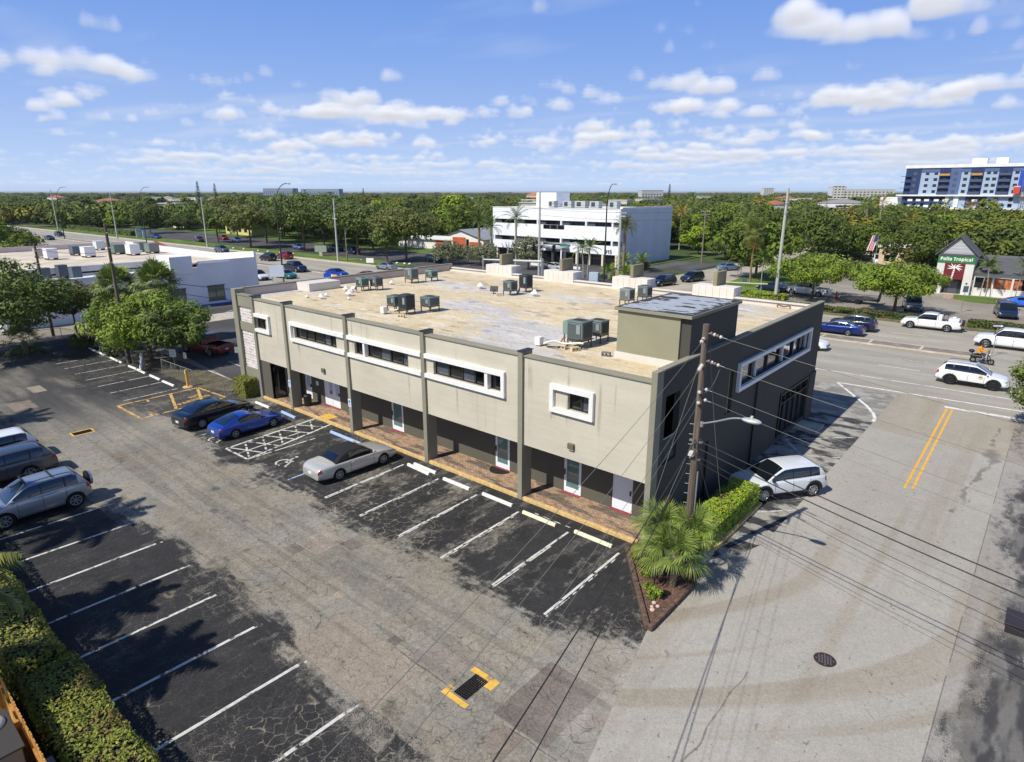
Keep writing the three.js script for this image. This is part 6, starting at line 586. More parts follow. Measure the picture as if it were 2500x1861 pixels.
lotSign('larger white parking notice by the left fence', -43.3, 0.85, 1.75, 0.62, 0.66, '#d3ddd6', 4); lotSign('narrow white and red notice right of the larger one', -42.6, 0.2, 1.45, 0.32, 0.5, '#e6d9da', 3); lotSign('small white notice left of the larger one', -47.2, 0.3, 1.75, 0.36, 0.42, '#dfe3e4', 2); lotSign('grey notice beside the red pickup', -40.5, -3.3, 1.6, 0.6, 0.5, '#8f9a98', 2);
{ const t = thing('leaning_boards', 'two white curved boards leaning on the left fence', 'board', [-45.2, 0, 2.55]); for (const k of [0, 1]) part(t, 'board', tube([V(k * 0.22, 0, 0.35), V(k * 0.22 - 0.1, 0.6, 0.15), V(k * 0.22 - 0.5, 1.35, -0.1)], 0.06, 12, 6).scale(1, 1, 1), whiteTrim); }
{ const t = thing('planter_sign', 'small dark sign on a stake in the corner planter', 'sign', [1.75, 0.05, 2.15], -0.6); part(t, 'stake', bx(-0.015, 0.015, 0, 0.5, -0.015, 0.015), blackMetal); part(t, 'plate', bx(-0.1, 0.1, 0.42, 0.85, -0.015, 0.015), std('#4b565e', 0.5)); }
{ const t = thing('well_box', 'round black utility lid in the planter mulch', 'utility box', [2.35, 0.07, 2.35]); part(t, 'lid', cyl(0.17, 0.17, 0, 0.06, 0, 0, 18), blackMetal); part(t, 'knob', cyl(0.03, 0.03, 0.06, 0.08, 0, 0, 8), blackMetal); }
{ const t = thing('dark_container', 'dark box cut by the right picture edge on the side street', 'container', [12.35, 0, -3.75]); part(t, 'box', rbx(-0.42, 0.5, 0, 0.32, -0.5, 0.5, 0.02), std('#2a2528', 0.7)); part(t, 'lid', rbx(-0.46, 0.54, 0.32, 0.36, -0.54, 0.54, 0.01), std('#332c30', 0.6)); }
// ---------- wooden utility pole at the corner ----------
const woodPole = new THREE.MeshStandardMaterial({ ...mott('#675b50', 0.3, 1.4, 14, 256, 95), roughness: 1, bumpMap: bumpFine, bumpScale: 0.02 }), wireM = std('#2a2b2a', 0.6), wireL = std('#7a7b72', 0.6), porcelain = std('#c9c3ba', 0.3), insRed = std('#7d5546', 0.35), concPole = new THREE.MeshStandardMaterial({ ...mott('#aeb0a4', 0.12, 2.2, 8, 128, 96), roughness: 0.9 });
const PX = 2.05, PZ = 0.18;
{ const t = thing('utility_pole', 'weathered wooden utility pole with insulators at the building corner', 'utility pole', [PX, 0, PZ]); part(t, 'pole', rod(V(0, -0.2, 0), V(0, 9.75, 0), 0.17, 0.115, 14), woodPole);
  const dirR = V(0.979, 0, 0.203), dirS = V(0.227, 0, 0.974); const string = (y, d, n, m) => { const L = []; for (let k = 0; k < n; k++) { const g = new THREE.CylinderGeometry(0.07, 0.045, 0.06, 12); g.rotateZ(Math.PI / 2); g.rotateY(-Math.atan2(d.z, d.x)); g.translate(d.x * (0.25 + k * 0.13), y - k * 0.02, d.z * (0.25 + k * 0.13)); L.push(g); } L.forEach((g, k) => part(t, 'insulator', g, k % 2 ? porcelain : m)); part(t, 'insulator_pin', rod(V(0, y, 0), V(d.x * (0.35 + n * 0.13), y - n * 0.02, d.z * (0.35 + n * 0.13)), 0.015, 0.015, 5), galv); };
  string(9.45, dirR, 4, insRed); string(8.45, dirR, 4, insRed); string(7.4, dirR, 1, porcelain); string(7.0, dirR, 1, porcelain); string(9.3, dirS, 4, insRed); string(8.3, dirS, 4, porcelain); string(7.3, dirS, 1, porcelain); string(6.9, dirS, 1, porcelain);
  part(t, 'street_light_arm', tube([V(0.1, 6.05, 0), V(0.7, 6.3, 0.05), V(1.3, 6.58, 0.12), V(1.7, 6.68, 0.17)], 0.035, 16, 8), galv); part(t, 'arm_bracket', rbx(0.05, 0.2, 5.95, 6.15, -0.06, 0.06, 0.01), galv);
  const lamp = new THREE.SphereGeometry(0.3, 18, 10); lamp.scale(1.15, 0.32, 0.52); lamp.translate(2.0, 6.68, 0.22); part(t, 'street_light', lamp, std('#c9ccca', 0.4, { metalness: 0.3 })); part(t, 'photocell', cyl(0.05, 0.05, 6.76, 6.85, 2.0, 0.22, 10), std('#c9c3a0', 0.5));
  part(t, 'crossarm_bracket', mg([bx(-0.25, 0.25, 5.32, 5.38, -0.05, 0.05), bx(-0.04, 0.04, 5.3, 5.36, -0.3, 0.3)]), galv); part(t, 'crossarm_bracket', bx(-0.2, 0.2, 4.62, 4.68, -0.05, 0.05), galv); part(t, 'ground_conduit', cyl(0.03, 0.03, 0, 4.2, 0.2, 0.08, 8), galv); part(t, 'riser_guard', cyl(0.06, 0.06, 0, 1.6, -0.18, 0.12, 10), std('#9aa7b0', 0.5)); part(t, 'splice_case', rbx(-0.16, 0.05, 4.8, 5.0, 0.1, 0.3, 0.03), porcelain); for (let k = 0; k < 12; k++) part(t, 'pole_step', rod(V(-0.12, 1.6 + k * 0.4, 0.05), V(-0.26, 1.6 + k * 0.4, 0.1), 0.012, 0.012, 5), galv); }
function wire(label, a, b, sag, r, m, group = 'overhead wires') { const pts = []; for (let k = 0; k <= 12; k++) { const t = k / 12; const p = a.clone().lerp(b, t); p.y -= sag * 4 * t * (1 - t); pts.push(p); } return solo('overhead_wire', label, 'wire', tube(pts, r, 40, 5), m, [0, 0, 0], 0, group); }
const pole = (y, dx = 0, dz = 0) => V(PX + dx, y, PZ + dz), farR = (y) => V(38, y, 7.6), farS = (y, dx = 0) => V(10.0 + dx, y, 34.5);
wire('topmost wire from the corner pole crossing the street to the right', pole(9.37, 0.75, 0.15), farR(9.4), 0.9, 0.008, wireL); wire('second wire from the corner pole crossing the street to the right', pole(8.37, 0.75, 0.15), farR(8.4), 0.9, 0.008, wireL); wire('third wire from the corner pole crossing the street to the right', pole(7.38, 0.5, 0.1), farR(7.3), 0.9, 0.007, wireL); wire('fourth thin wire from the corner pole to the right', pole(6.98, 0.5, 0.1), farR(6.7), 1.0, 0.006, wireL);
wire('upper thick black cable crossing the street to the right', pole(5.4), farR(6.0), 1.1, 0.02, wireM); wire('lower thick black cable crossing the street to the right', pole(5.1), farR(5.6), 1.15, 0.02, wireM); wire('thin sagging cable below the thick pair', pole(4.8), farR(5.2), 1.5, 0.01, wireM); wire('second thin sagging cable below the thick pair', pole(4.6), farR(5.1), 1.75, 0.008, wireM);
wire('topmost wire running from the corner pole over the lot', pole(9.2, 0.15, 0.7), farS(9.6), 0.8, 0.006, wireL); wire('second wire running from the corner pole over the lot', pole(8.2, 0.15, 0.7), farS(8.6), 0.8, 0.006, wireL); wire('third wire running from the corner pole over the lot', pole(7.25, 0.1, 0.4), farS(7.5), 0.8, 0.005, wireL); wire('fourth wire running from the corner pole over the lot', pole(6.85, 0.1, 0.4), farS(7.0), 0.8, 0.005, wireL);
wire('left of two thick black cables over the foreground paving', pole(5.45), farS(5.6, -0.4), 0.7, 0.017, wireM); wire('right of two thick black cables over the foreground paving', pole(5.05), farS(5.3, 0.6), 0.75, 0.014, wireM);
wire('guy wire from the pole top to the planter corner', pole(8.3, -0.1, 0.1), V(0.15, 0.05, 0.75), 0, 0.01, wireL); wire('guy wire from mid pole to the planter corner', pole(5.3, -0.1, 0.1), V(0.4, 0.05, 0.65), 0, 0.01, wireL); { const a = V(0.82, 1.3, 0.55), b = V(1.3, 3.0, 0.42); solo('guy_guard', 'red-brown guard sleeve on the guy wire', 'guard', rod(a, b, 0.035, 0.035, 8), std('#5c2f2a', 0.7)); }
wire('slack service drop hanging from the pole down to the hedge', pole(9.0, 0.15, -0.1), V(2.0, 1.2, -3.2), 0.3, 0.012, wireL); wire('second slack service drop hanging down to the hedge', pole(4.6, 0.15, -0.1), V(1.8, 1.1, -2.8), 0.1, 0.008, wireL); wire('service drop from the pole to the side wall', pole(7.2, 0.05, -0.1), V(0.3, 6.9, -6), 0.4, 0.01, wireL);
// end poles outside the frame that carry the wires
for (const [x, z, l] of [[38, 7.6, 'utility pole across the street outside the right edge'], [10.0, 34.5, 'utility pole down the alley behind the viewpoint']]) { const t = thing('utility_pole', l, 'utility pole', [x, 0, z]); part(t, 'pole', rod(V(0, -0.2, 0), V(0, 9.9, 0), 0.17, 0.12, 12), woodPole); part(t, 'crossarm', bx(-0.9, 0.9, 8.9, 9.0, -0.05, 0.05), woodPole); }
// ---------- street furniture beyond ----------
function bigPole(label, x, z, h, r, mat, arm) { const t = thing(arm === 'lamp' ? 'street_lamp' : 'concrete_pole', label, arm === 'lamp' ? 'street lamp' : 'utility pole', [x, 0, z]); part(t, 'pole', rod(V(0, -0.1, 0), V(0, h, 0), r, r * 0.62, 10), mat); if (arm === 'cross') { part(t, 'crossarm', bx(-1.1, 1.1, h - 0.35, h - 0.2, -0.07, 0.07), mat); part(t, 'crossarm', bx(-1.0, 1.0, h - 0.9, h - 0.75, -0.07, 0.07), mat); for (const s of [-0.9, -0.4, 0.4, 0.9]) part(t, 'insulator', cyl(0.05, 0.03, h - 0.2, h, s, 0, 8), porcelain); } else if (arm === 'lamp') { part(t, 'arm', tube([V(0, h, 0), V(0.6, h + 1.6, 0.4), V(1.3, h + 2.4, 0.9), V(2.0, h + 2.55, 1.3)], 0.06, 14, 6), mat); const l = new THREE.SphereGeometry(0.3, 12, 8); l.scale(1.3, 0.3, 0.6); l.translate(2.3, h + 2.5, 1.5); part(t, 'lamp_head', l, std('#8c9296', 0.4)); } else { part(t, 'cap', cyl(r * 0.7, r * 0.3, h, h + 0.15, 0, 0, 8), mat); for (const k of [0.6, 1.8, 3.0]) part(t, 'insulator', rod(V(0, h - k, 0), V(0.35, h - k, 0), 0.04, 0.03, 6), porcelain); if (arm === 'light') { part(t, 'light_arm', mg([rod(V(0, h * 0.68, 0), V(0.9, h * 0.7, 0.4), 0.05), rod(V(0, h * 0.68, 0), V(-0.9, h * 0.7, -0.4), 0.05)]), mat); part(t, 'lamp_head', mg([rbx(0.8, 1.4, h * 0.7 - 0.06, h * 0.7 + 0.06, 0.3, 0.6, 0.04), rbx(-1.4, -0.8, h * 0.7 - 0.06, h * 0.7 + 0.06, -0.6, -0.3, 0.04)]), std('#b9bcb8', 0.4)); } } return t; }
const darkPole = std('#2b2b2a', 0.7), greyWood = new THREE.MeshStandardMaterial({ ...mott('#7d7568', 0.2, 1.4, 10, 128, 97), roughness: 1 });
bigPole('big pale concrete pole across the road, left of the roadside trees', -17.95, -68.3, 14.6, 0.25, concPole); bigPole('pale concrete pole before the office, behind the roof', -58.3, -67, 14.2, 0.24, concPole); bigPole('concrete pole with double lamp before the church lot', -105.1, -57.9, 12.6, 0.24, concPole, 'light'); bigPole('pale concrete pole at left, before the red cars', -161.8, -56.4, 12.7, 0.24, concPole); bigPole('pale concrete pole far left, before the hut roof', -217.5, -53.5, 14, 0.24, concPole); bigPole('pale concrete pole farthest along the left road', -283, -55, 14.8, 0.24, concPole); bigPole('pale concrete pole at the left picture edge far off', -330, -30, 14.5, 0.24, concPole);
bigPole('greyish wooden pole beside the double-lamp concrete pole', -103.7, -59.2, 6.5, 0.16, greyWood); bigPole('T-topped pale pole before the date palm', -47.75, -76.1, 11, 0.2, concPole, 'cross'); bigPole('wooden cross-arm pole beyond the office car park', -46, -106, 10.6, 0.18, greyWood, 'cross'); bigPole('dark slim lamp pole with curved arm before the office', -45.4, -67.8, 12.8, 0.16, darkPole, 'lamp'); bigPole('dark lamp pole by the white sign board at left', -85.0, -33.5, 12.9, 0.14, darkPole, 'lamp').rotation.y = 2.2; bigPole('dark lamp pole beyond the white shop, before the blue stop', -189, -51.5, 12.9, 0.14, darkPole, 'lamp').rotation.y = 2.2; bigPole('dark lamp pole farther left beyond the white shop', -226, -41.5, 13, 0.14, darkPole, 'lamp').rotation.y = 2.2; bigPole('brown wooden pole rising through the left palms', -48.4, 2.55, 11.6, 0.17, woodPole); bigPole('brown wooden pole at the left picture edge behind the trees', -66, 3.5, 9.2, 0.16, woodPole); bigPole('thin grey pole in the wood right of the big pole', -35, -150, 13, 0.14, greyWood); bigPole('thin grey pole in the wood left of the big pole', -60, -160, 12, 0.14, greyWood);
const av = (x, y, z) => V(x, y, z); [[14.0, 0], [12.7, 0.2], [11.5, 0.3]].forEach(([h, dz], k) => { const q = [[-330, -30], [-283, -55], [-217.5, -53.5], [-161.8, -56.4], [-105.1, -57.9], [-58.3, -67], [-17.95, -68.3], [60, -62]]; for (let i = 1; i < q.length - 1; i++) wire(['upper', 'middle', 'lower'][k] + ' power line along the main road, span ' + ['one', 'two', 'three', 'four', 'five', 'six', 'seven'][i - 1] + ' from the left', V(q[i][0] + 0.3, Math.min(h, 12.4 - k), q[i][1] + dz), V(q[i + 1][0] + 0.3, Math.min(h, i < 4 ? 12.4 - k : 13.8 - k * 1.1), q[i + 1][1] + dz), 0.9, 0.02, wireM, 'power lines along the main road'); });
wire('thick drooping cable from the brown pole to the right over the fence', V(-48.4, 7.6, 2.55), V(-33.5, 5.0, -21), 0.9, 0.03, wireM); wire('second drooping cable from the brown pole to the right', V(-48.4, 7.0, 2.55), V(-33.5, 4.0, -20), 1.1, 0.025, wireM); wire('long thin cable from the brown pole to the lower left', V(-48.4, 9.5, 2.55), V(-66, 8.8, 3.5), 0.3, 0.02, wireM);
// signals over the junction
{ const t = thing('traffic_signal', 'grey curved mast arm with two signal heads behind the roof', 'traffic signal', [-45.7, 0, -60.6]); part(t, 'mast', rod(V(0, -0.1, 0), V(0, 6.2, 0), 0.16, 0.12, 10), galv); part(t, 'mast_arm', tube([V(0, 6.2, 0), V(-0.3, 6.6, 0), V(-1.2, 6.6, 0), V(-10, 5.7, 0)], 0.1, 24, 8), galv); for (const x of [-4.6, -8.6]) { const h = part(t, 'signal_head', rbx(x - 0.18, x + 0.18, 4.9, 6.1, -0.2, 0.2, 0.04), blackMetal); for (let k = 0; k < 3; k++) { const v = new THREE.CylinderGeometry(0.13, 0.13, 0.2, 12, 1, true); v.rotateX(Math.PI / 2); v.translate(x, 5.15 + k * 0.36, 0.28); part(t, 'visor', v, blackMetal); } } part(t, 'street_sign', bx(-3.4, -1.4, 6.0, 6.4, 0.1, 0.14), std('#2f6f5a', 0.6)); }
{ const t = thing('traffic_signal', 'straight pale mast arm crossing before the office, on a thick post', 'traffic signal', [-30.8, 0, -32.6]); part(t, 'mast', rod(V(0, -0.1, 0), V(0, 7.4, 0), 0.2, 0.16, 10), galv); part(t, 'mast_arm', rod(V(0, 7.1, 0), V(-8.6, 6.75, 0), 0.12, 0.08, 8), std('#c7cbc4', 0.5)); part(t, 'arm_end', rod(V(-8.6, 7.2, 0), V(-8.6, 4.8, 0), 0.1, 0.1, 8), galv); part(t, 'signal_head', rbx(-5.8, -5.45, 6.0, 7.0, -0.2, 0.2, 0.04), blackMetal); }
{ const t = thing('one_way_sign', 'one-way arrow sign on a thin post in the median', 'sign', [7.85, 0.0, -48.7], 0.5); part(t, 'post', cyl(0.03, 0.03, 0, 3.0, 0, 0, 8), galv); part(t, 'plate', rbx(-0.45, 0.45, 2.65, 2.98, 0.03, 0.045, 0.01), std('#15171a', 0.5)); const s = new THREE.Shape([[-0.4, -0.07], [0.2, -0.07], [0.2, -0.12], [0.41, 0], [0.2, 0.12], [0.2, 0.07], [-0.4, 0.07]].map((p) => new THREE.Vector2(...p))); part(t, 'arrow', new THREE.ExtrudeGeometry(s, { depth: 0.006, bevelEnabled: false }).translate(0, 2.815, 0.045), std('#e9ebec', 0.5)); part(t, 'lettering', letters('ONE WAY', 0.085, 0.005).translate(-0.08, 2.815, 0.05), std('#15171a', 0.5)); }
{ const t = thing('sign_board', 'white sign board on two legs by the sidewalk at left', 'sign', [-85.2, 0.1, -32.6], 0.85); part(t, 'board', rbx(-1.1, 1.1, 0.85, 2.65, -0.14, 0.14, 0.02), std('#cfd6e2', 0.6)); for (const s of [-0.8, 0.8]) part(t, 'leg', bx(s - 0.05, s + 0.05, 0, 0.85, -0.05, 0.05), galv); }
{ const t = thing('bus_bench', 'blue and yellow poster bench beyond the left parapet', 'bench', [-66.3, 0.1, -30.2], 0.25); part(t, 'backrest', rbx(-1.4, 1.4, 0.6, 3.1, -0.05, 0.05, 0.02), carPaint('#1546b0', 0)); part(t, 'poster_face', bx(0.2, 1.0, 0.7, 3.0, 0.05, 0.056), std('#e0b04a', 0.7)); part(t, 'poster_stripe', bx(0.0, 0.2, 0.7, 3.0, 0.05, 0.056), std('#e4e8ea', 0.7)); part(t, 'seat', rbx(-1.4, 1.4, 0.4, 0.48, 0.0, 0.5, 0.02), concMat); for (const s of [-1.1, 1.1]) part(t, 'leg', bx(s - 0.08, s + 0.08, 0, 0.6, -0.05, 0.45), concMat); }
{ const t = thing('bus_shelter', 'small white and blue bus shelter at far left', 'shelter', [-214, 0.1, -59.6], 0.2); part(t, 'roof', rbx(-1.9, 1.9, 2.5, 2.75, -1.0, 1.0, 0.05), carPaint('#2458b4', 0)); part(t, 'panel', bx(-1.8, -1.7, 0, 2.5, -0.9, 0.9), std('#dfe3e6', 0.5)); part(t, 'panel', bx(1.7, 1.8, 0, 2.5, -0.9, 0.9), std('#dfe3e6', 0.5)); part(t, 'back', bx(-1.7, 1.7, 0.3, 2.5, -0.95, -0.9), std('#9fb4c8', 0.4)); }
for (const [x, z, h, l] of [[-30.7, -88.3, 2.6, 'white street sign on the cross street lawn edge'], [-22.2, -67.6, 2.5, 'dark sign on a slim post at the corner hedge'], [2.8, -73, 3.2, 'tall slim sign post before the restaurant']]) { const t = thing('post_sign', l, 'sign', [x, 0.05, z], 0.6); part(t, 'post', cyl(0.035, 0.035, 0, h, 0, 0, 8), galv); part(t, 'plate', rbx(-0.3, 0.3, h - 0.75, h, 0.03, 0.05, 0.01), x === -30.7 ? std('#dfe5e8', 0.5) : std('#4e6474', 0.5)); }
{ const t = thing('corner_sign_bar', 'long pale low pole sign over the corner hedge', 'sign', [-22, 0.1, -66.6], 0.35); for (const s of [-3.2, 2.4]) part(t, 'post', cyl(0.05, 0.05, 0, 2.0, s, 0, 8), galv); part(t, 'bar', rbx(-4.2, 3.2, 1.9, 2.05, -0.06, 0.06, 0.02), std('#c9c9a4', 0.6)); }
{ const t = thing('white_lawn_sign', 'small white sign on the far lawn by the kerb', 'sign', [-95.5, 0.1, -58.9], 0.5); part(t, 'plate', rbx(-0.8, 0.8, 0.25, 1.2, -0.05, 0.05, 0.02), whiteTrim); for (const s of [-0.6, 0.6]) part(t, 'leg', bx(s - 0.04, s + 0.04, 0, 0.3, -0.03, 0.03), galv); }
{ const t = thing('monument_sign', 'pale green church name board on a stone foot', 'sign', [-118, 0.08, -62.3], 0.6); part(t, 'foot', rbx(-0.4, 0.4, 0, 0.9, -0.25, 0.25, 0.03), concMat); part(t, 'board', rbx(-1.4, 1.4, 0.9, 2.3, -0.2, 0.2, 0.03), std('#93a08a', 0.7)); }
for (const [x, z] of [[-140, -58.9], [-136, -59.2], [-131, -59.6], [-126, -60], [-103, -62.2], [-99.4, -62.4], [-92, -63], [-90, -63.3], [-88.8, -63.6], [-152, -58.6], [-147, -58.8]]) { const g = new THREE.IcosahedronGeometry(0.28, 1); g.scale(1, 0.7, 1); g.translate(0, 0.15, 0); solo('marker_stone', 'white painted marker stone on the far lawn edge', 'stone', g, whiteTrim, [x, 0.09, z], 0, 'white marker stones on the far lawn'); }
{ const t = thing('yellow_marker', 'yellow utility marker with red base behind the roof block', 'marker', [-42.6, 0.02, -66.8]); part(t, 'post', rod(V(0, 0, 0), V(0.15, 2.2, 0), 0.09, 0.09, 8), std('#d9a92c', 0.5)); part(t, 'base', new THREE.SphereGeometry(0.32, 12, 8).translate(0, 0.3, 0), std('#b3162a', 0.5)); }
{ const t = thing('trailer', 'low dark utility trailer with folded ramp under the roadside trees', 'trailer', [-8.4, 0.02, -72.2], 0.05); part(t, 'deck', rbx(-2.4, 2.2, 0.5, 0.62, -0.95, 0.95, 0.02), std('#34322f', 0.8)); part(t, 'rail', mg([rod(V(-2.4, 1.0, 0.93), V(2.2, 1.0, 0.93), 0.03), rod(V(-2.4, 1.0, -0.93), V(2.2, 1.0, -0.93), 0.03), rod(V(-2.4, 0.6, 0.93), V(-2.4, 1.0, 0.93), 0.03), rod(V(2.2, 0.6, 0.93), V(2.2, 1.0, 0.93), 0.03)]), blackMetal); part(t, 'ramp', rbx(2.15, 2.25, 0.6, 1.9, -0.9, 0.9, 0.01).rotateZ(-0.1), std('#4a3f35', 0.8)); for (const s of [-1, 1]) { const w = new THREE.CylinderGeometry(0.33, 0.33, 0.2, 20); w.rotateX(Math.PI / 2); w.translate(0, 0.33, s * 1.05); part(t, 'wheel', w, tyreMat); } part(t, 'tongue', rod(V(-2.4, 0.5, 0), V(-3.6, 0.5, 0), 0.05), blackMetal); }
{ const t = thing('traffic_cone', 'orange warning cone strapped behind the white pickup', 'cone', [-11.6, 0.02, -73.6]); part(t, 'cone', cyl(0.22, 0.05, 0.04, 1.1, 0, 0, 14), std('#e0401f', 0.6)); part(t, 'base', bx(-0.3, 0.3, 0, 0.04, -0.3, 0.3), std('#22201f', 0.8)); }
// flag
{ const t = thing('flagpole', 'striped flag on a slim pole behind the roadside trees', 'flag', [-13.6, 0, -104]); part(t, 'pole', cyl(0.06, 0.04, 0, 7.2, 0, 0, 8), galv); const g = new THREE.PlaneGeometry(1.0, 2.6, 6, 13); const p = g.attributes.position, col = new Float32Array(p.count * 3); g.deleteAttribute('uv'); for (let i = 0; i < p.count; i++) { p.setZ(i, 0.12 * Math.sin(p.getX(i) * 6 + p.getY(i) * 2)); p.setX(i, p.getX(i) - 0.55 + (p.getY(i) - 1.3) * 0.22 + 0.0); } const f = g.toNonIndexed(); const q = f.attributes.position, cc = new Float32Array(q.count * 3); for (let i = 0; i < q.count; i += 3) { const cy = (q.getY(i) + q.getY(i + 1) + q.getY(i + 2)) / 3, cx = (q.getX(i) + q.getX(i + 1) + q.getX(i + 2)) / 3 + 0.55 - (cy - 1.3) * 0.22; const stripe = Math.floor((cx + 0.5) * 7) % 2, c = cy > 0.2 && cx > 0 ? lin('#27406f') : stripe ? lin('#b23244') : lin('#dcd9dc'); for (let k = 0; k < 3; k++) cc.set(c, (i + k) * 3); } f.setAttribute('color', new THREE.BufferAttribute(cc, 3)); f.computeVertexNormals(); f.translate(0.1, 5.7, 0); part(t, 'flag', f, new THREE.MeshStandardMaterial({ vertexColors: true, roughness: 0.8, side: THREE.DoubleSide })); }
// fence and masonry at lower left
{ const t = thing('plank_fence', 'orange-brown plank fence behind the clipped hedge', 'fence', [0, 0, 0]); const r = rng(3), m = [0, 1, 2].map((k) => new THREE.MeshStandardMaterial({ ...mott(['#b5843c', '#a87838', '#bd8e4a'][k], 0.16, 0.9, 8, 128, 98 + k), roughness: 0.95 })); const geos = [0, 1].map((k) => { const s = new THREE.Shape([[-0.065, 0], [0.065, 0], [0.065, 1.78], [0.03, 1.85 + k * 0.02], [-0.03, 1.85 + k * 0.02], [-0.065, 1.78]].map((p) => new THREE.Vector2(...p))); return muv(new THREE.ExtrudeGeometry(s, { depth: 0.022, bevelEnabled: false })); }); for (let k = 0; k < 46; k++) { const p = part(t, 'plank', geos[k % 2], m[Math.floor(r() * 3)]); p.position.set(-10.6 + k * 0.142, (r() - .5) * 0.04, 19.52 + (r() - .5) * 0.01); } for (const y of [0.4, 1.45]) part(t, 'rail', bx(-10.7, -4.1, y, y + 0.09, 19.545, 19.59), m[1]); for (let k = 0; k < 4; k++) part(t, 'post', bx(-10.6 + k * 2.1, -10.5 + k * 2.1, 0, 1.7, 19.59, 19.68), m[1]); }
{ const t = thing('masonry_pier', 'grey rendered wall with dark coping at the lower left corner', 'wall', [-6.1, 0, 20.35]); part(t, 'wall', rbx(-0.9, 0.75, 0, 1.66, -0.6, 0.5, 0.02), stucco('#867b6b', 0.14)); part(t, 'coping', rbx(-0.95, 0.8, 1.66, 1.72, -0.66, 0.55, 0.02), std('#3d3a37', 0.9)); const d = new THREE.SphereGeometry(0.36, 18, 10, 0, 6.3, 0, 1.5); d.scale(1, 0.5, 1); d.translate(-0.5, 1.72, -0.2); part(t, 'round_lid', d, std('#b9b6ae', 0.5)); }
{ const t = thing('broken_block', 'pale concrete block beside the hedge at the lower edge', 'concrete block', [-5.4, 0, 19.35]); part(t, 'block', rbx(-0.3, 0.3, 0, 0.7, -0.12, 0.12, 0.02), stucco('#a59b82', 0.12)); part(t, 'cap', rbx(-0.32, 0.32, 0.7, 0.74, -0.14, 0.14, 0.01), stucco('#8f9298', 0.12)); }
// ---------- people ----------
function bodyGeo(caps, res, box, smooth = 0.05) { // one skin over tapered capsules
  const mc = new MarchingCubes(res, new THREE.MeshBasicMaterial(), false, false, 60000); const half = box / 2, f = mc.field; const n = mc.size; for (let k = 0; k < n; k++) for (let j = 0; j < n; j++) for (let i = 0; i < n; i++) { const x = (i - n / 2) / (n / 2) * half, y = (j - n / 2) / (n / 2) * half, z = (k - n / 2) / (n / 2) * half; let d = 9; for (const [a, b, ra, rb] of caps) { const bxv = b[0] - a[0], by = b[1] - a[1], bz = b[2] - a[2], px = x - a[0], py = y - a[1], pz = z - a[2], l = bxv * bxv + by * by + bz * bz || 1e-6, t = clamp((px * bxv + py * by + pz * bz) / l, 0, 1), q = Math.hypot(px - bxv * t, py - by * t, pz - bz * t) - lerp(ra, rb, t); const h = clamp(0.5 + 0.5 * (d - q) / smooth, 0, 1); d = lerp(d, q, h) - smooth * h * (1 - h); } f[i + j * n + k * n * n] = -d; }
  mc.isolation = 0; mc.update(); const c = mc.count, g = new THREE.BufferGeometry(); const P0 = mc.positionArray.slice(0, c * 3), N0 = mc.normalArray.slice(0, c * 3); for (let i = 0; i < P0.length; i++) P0[i] *= half; g.setAttribute('position', new THREE.BufferAttribute(P0, 3)); g.setAttribute('normal', new THREE.BufferAttribute(N0, 3)); g.computeVertexNormals(); return g; }
function paintBody(g, rule) { const p = g.attributes.position, c = new Float32Array(p.count * 3); for (let i = 0; i < p.count; i++) c.set(lin(rule(p.getX(i), p.getY(i), p.getZ(i))), i * 3); g.setAttribute('color', new THREE.BufferAttribute(c, 3)); return g; }
const skinM = new THREE.MeshStandardMaterial({ vertexColors: true, roughness: 0.85 });
function hand(x, y, z, dx, dy, dz) { const L = [[[x, y, z], [x + dx * 0.08, y + dy * 0.08, z + dz * 0.08], 0.035, 0.03]]; for (let k = 0; k < 4; k++) { const o = (k - 1.5) * 0.019; L.push([[x + dx * 0.08, y + dy * 0.08 + o * 0.6, z + dz * 0.08 + o * 0.5], [x + dx * (0.15 - Math.abs(k - 1.2) * 0.01), y + dy * 0.15 + o - 0.015, z + dz * 0.15], 0.011, 0.009]); } L.push([[x + dx * 0.02, y + dy * 0.02 + 0.02, z + dz * 0.02 + 0.02], [x + dx * 0.08, y + dy * 0.08 + 0.045, z + dz * 0.08 + 0.035], 0.012, 0.01]); return L; }
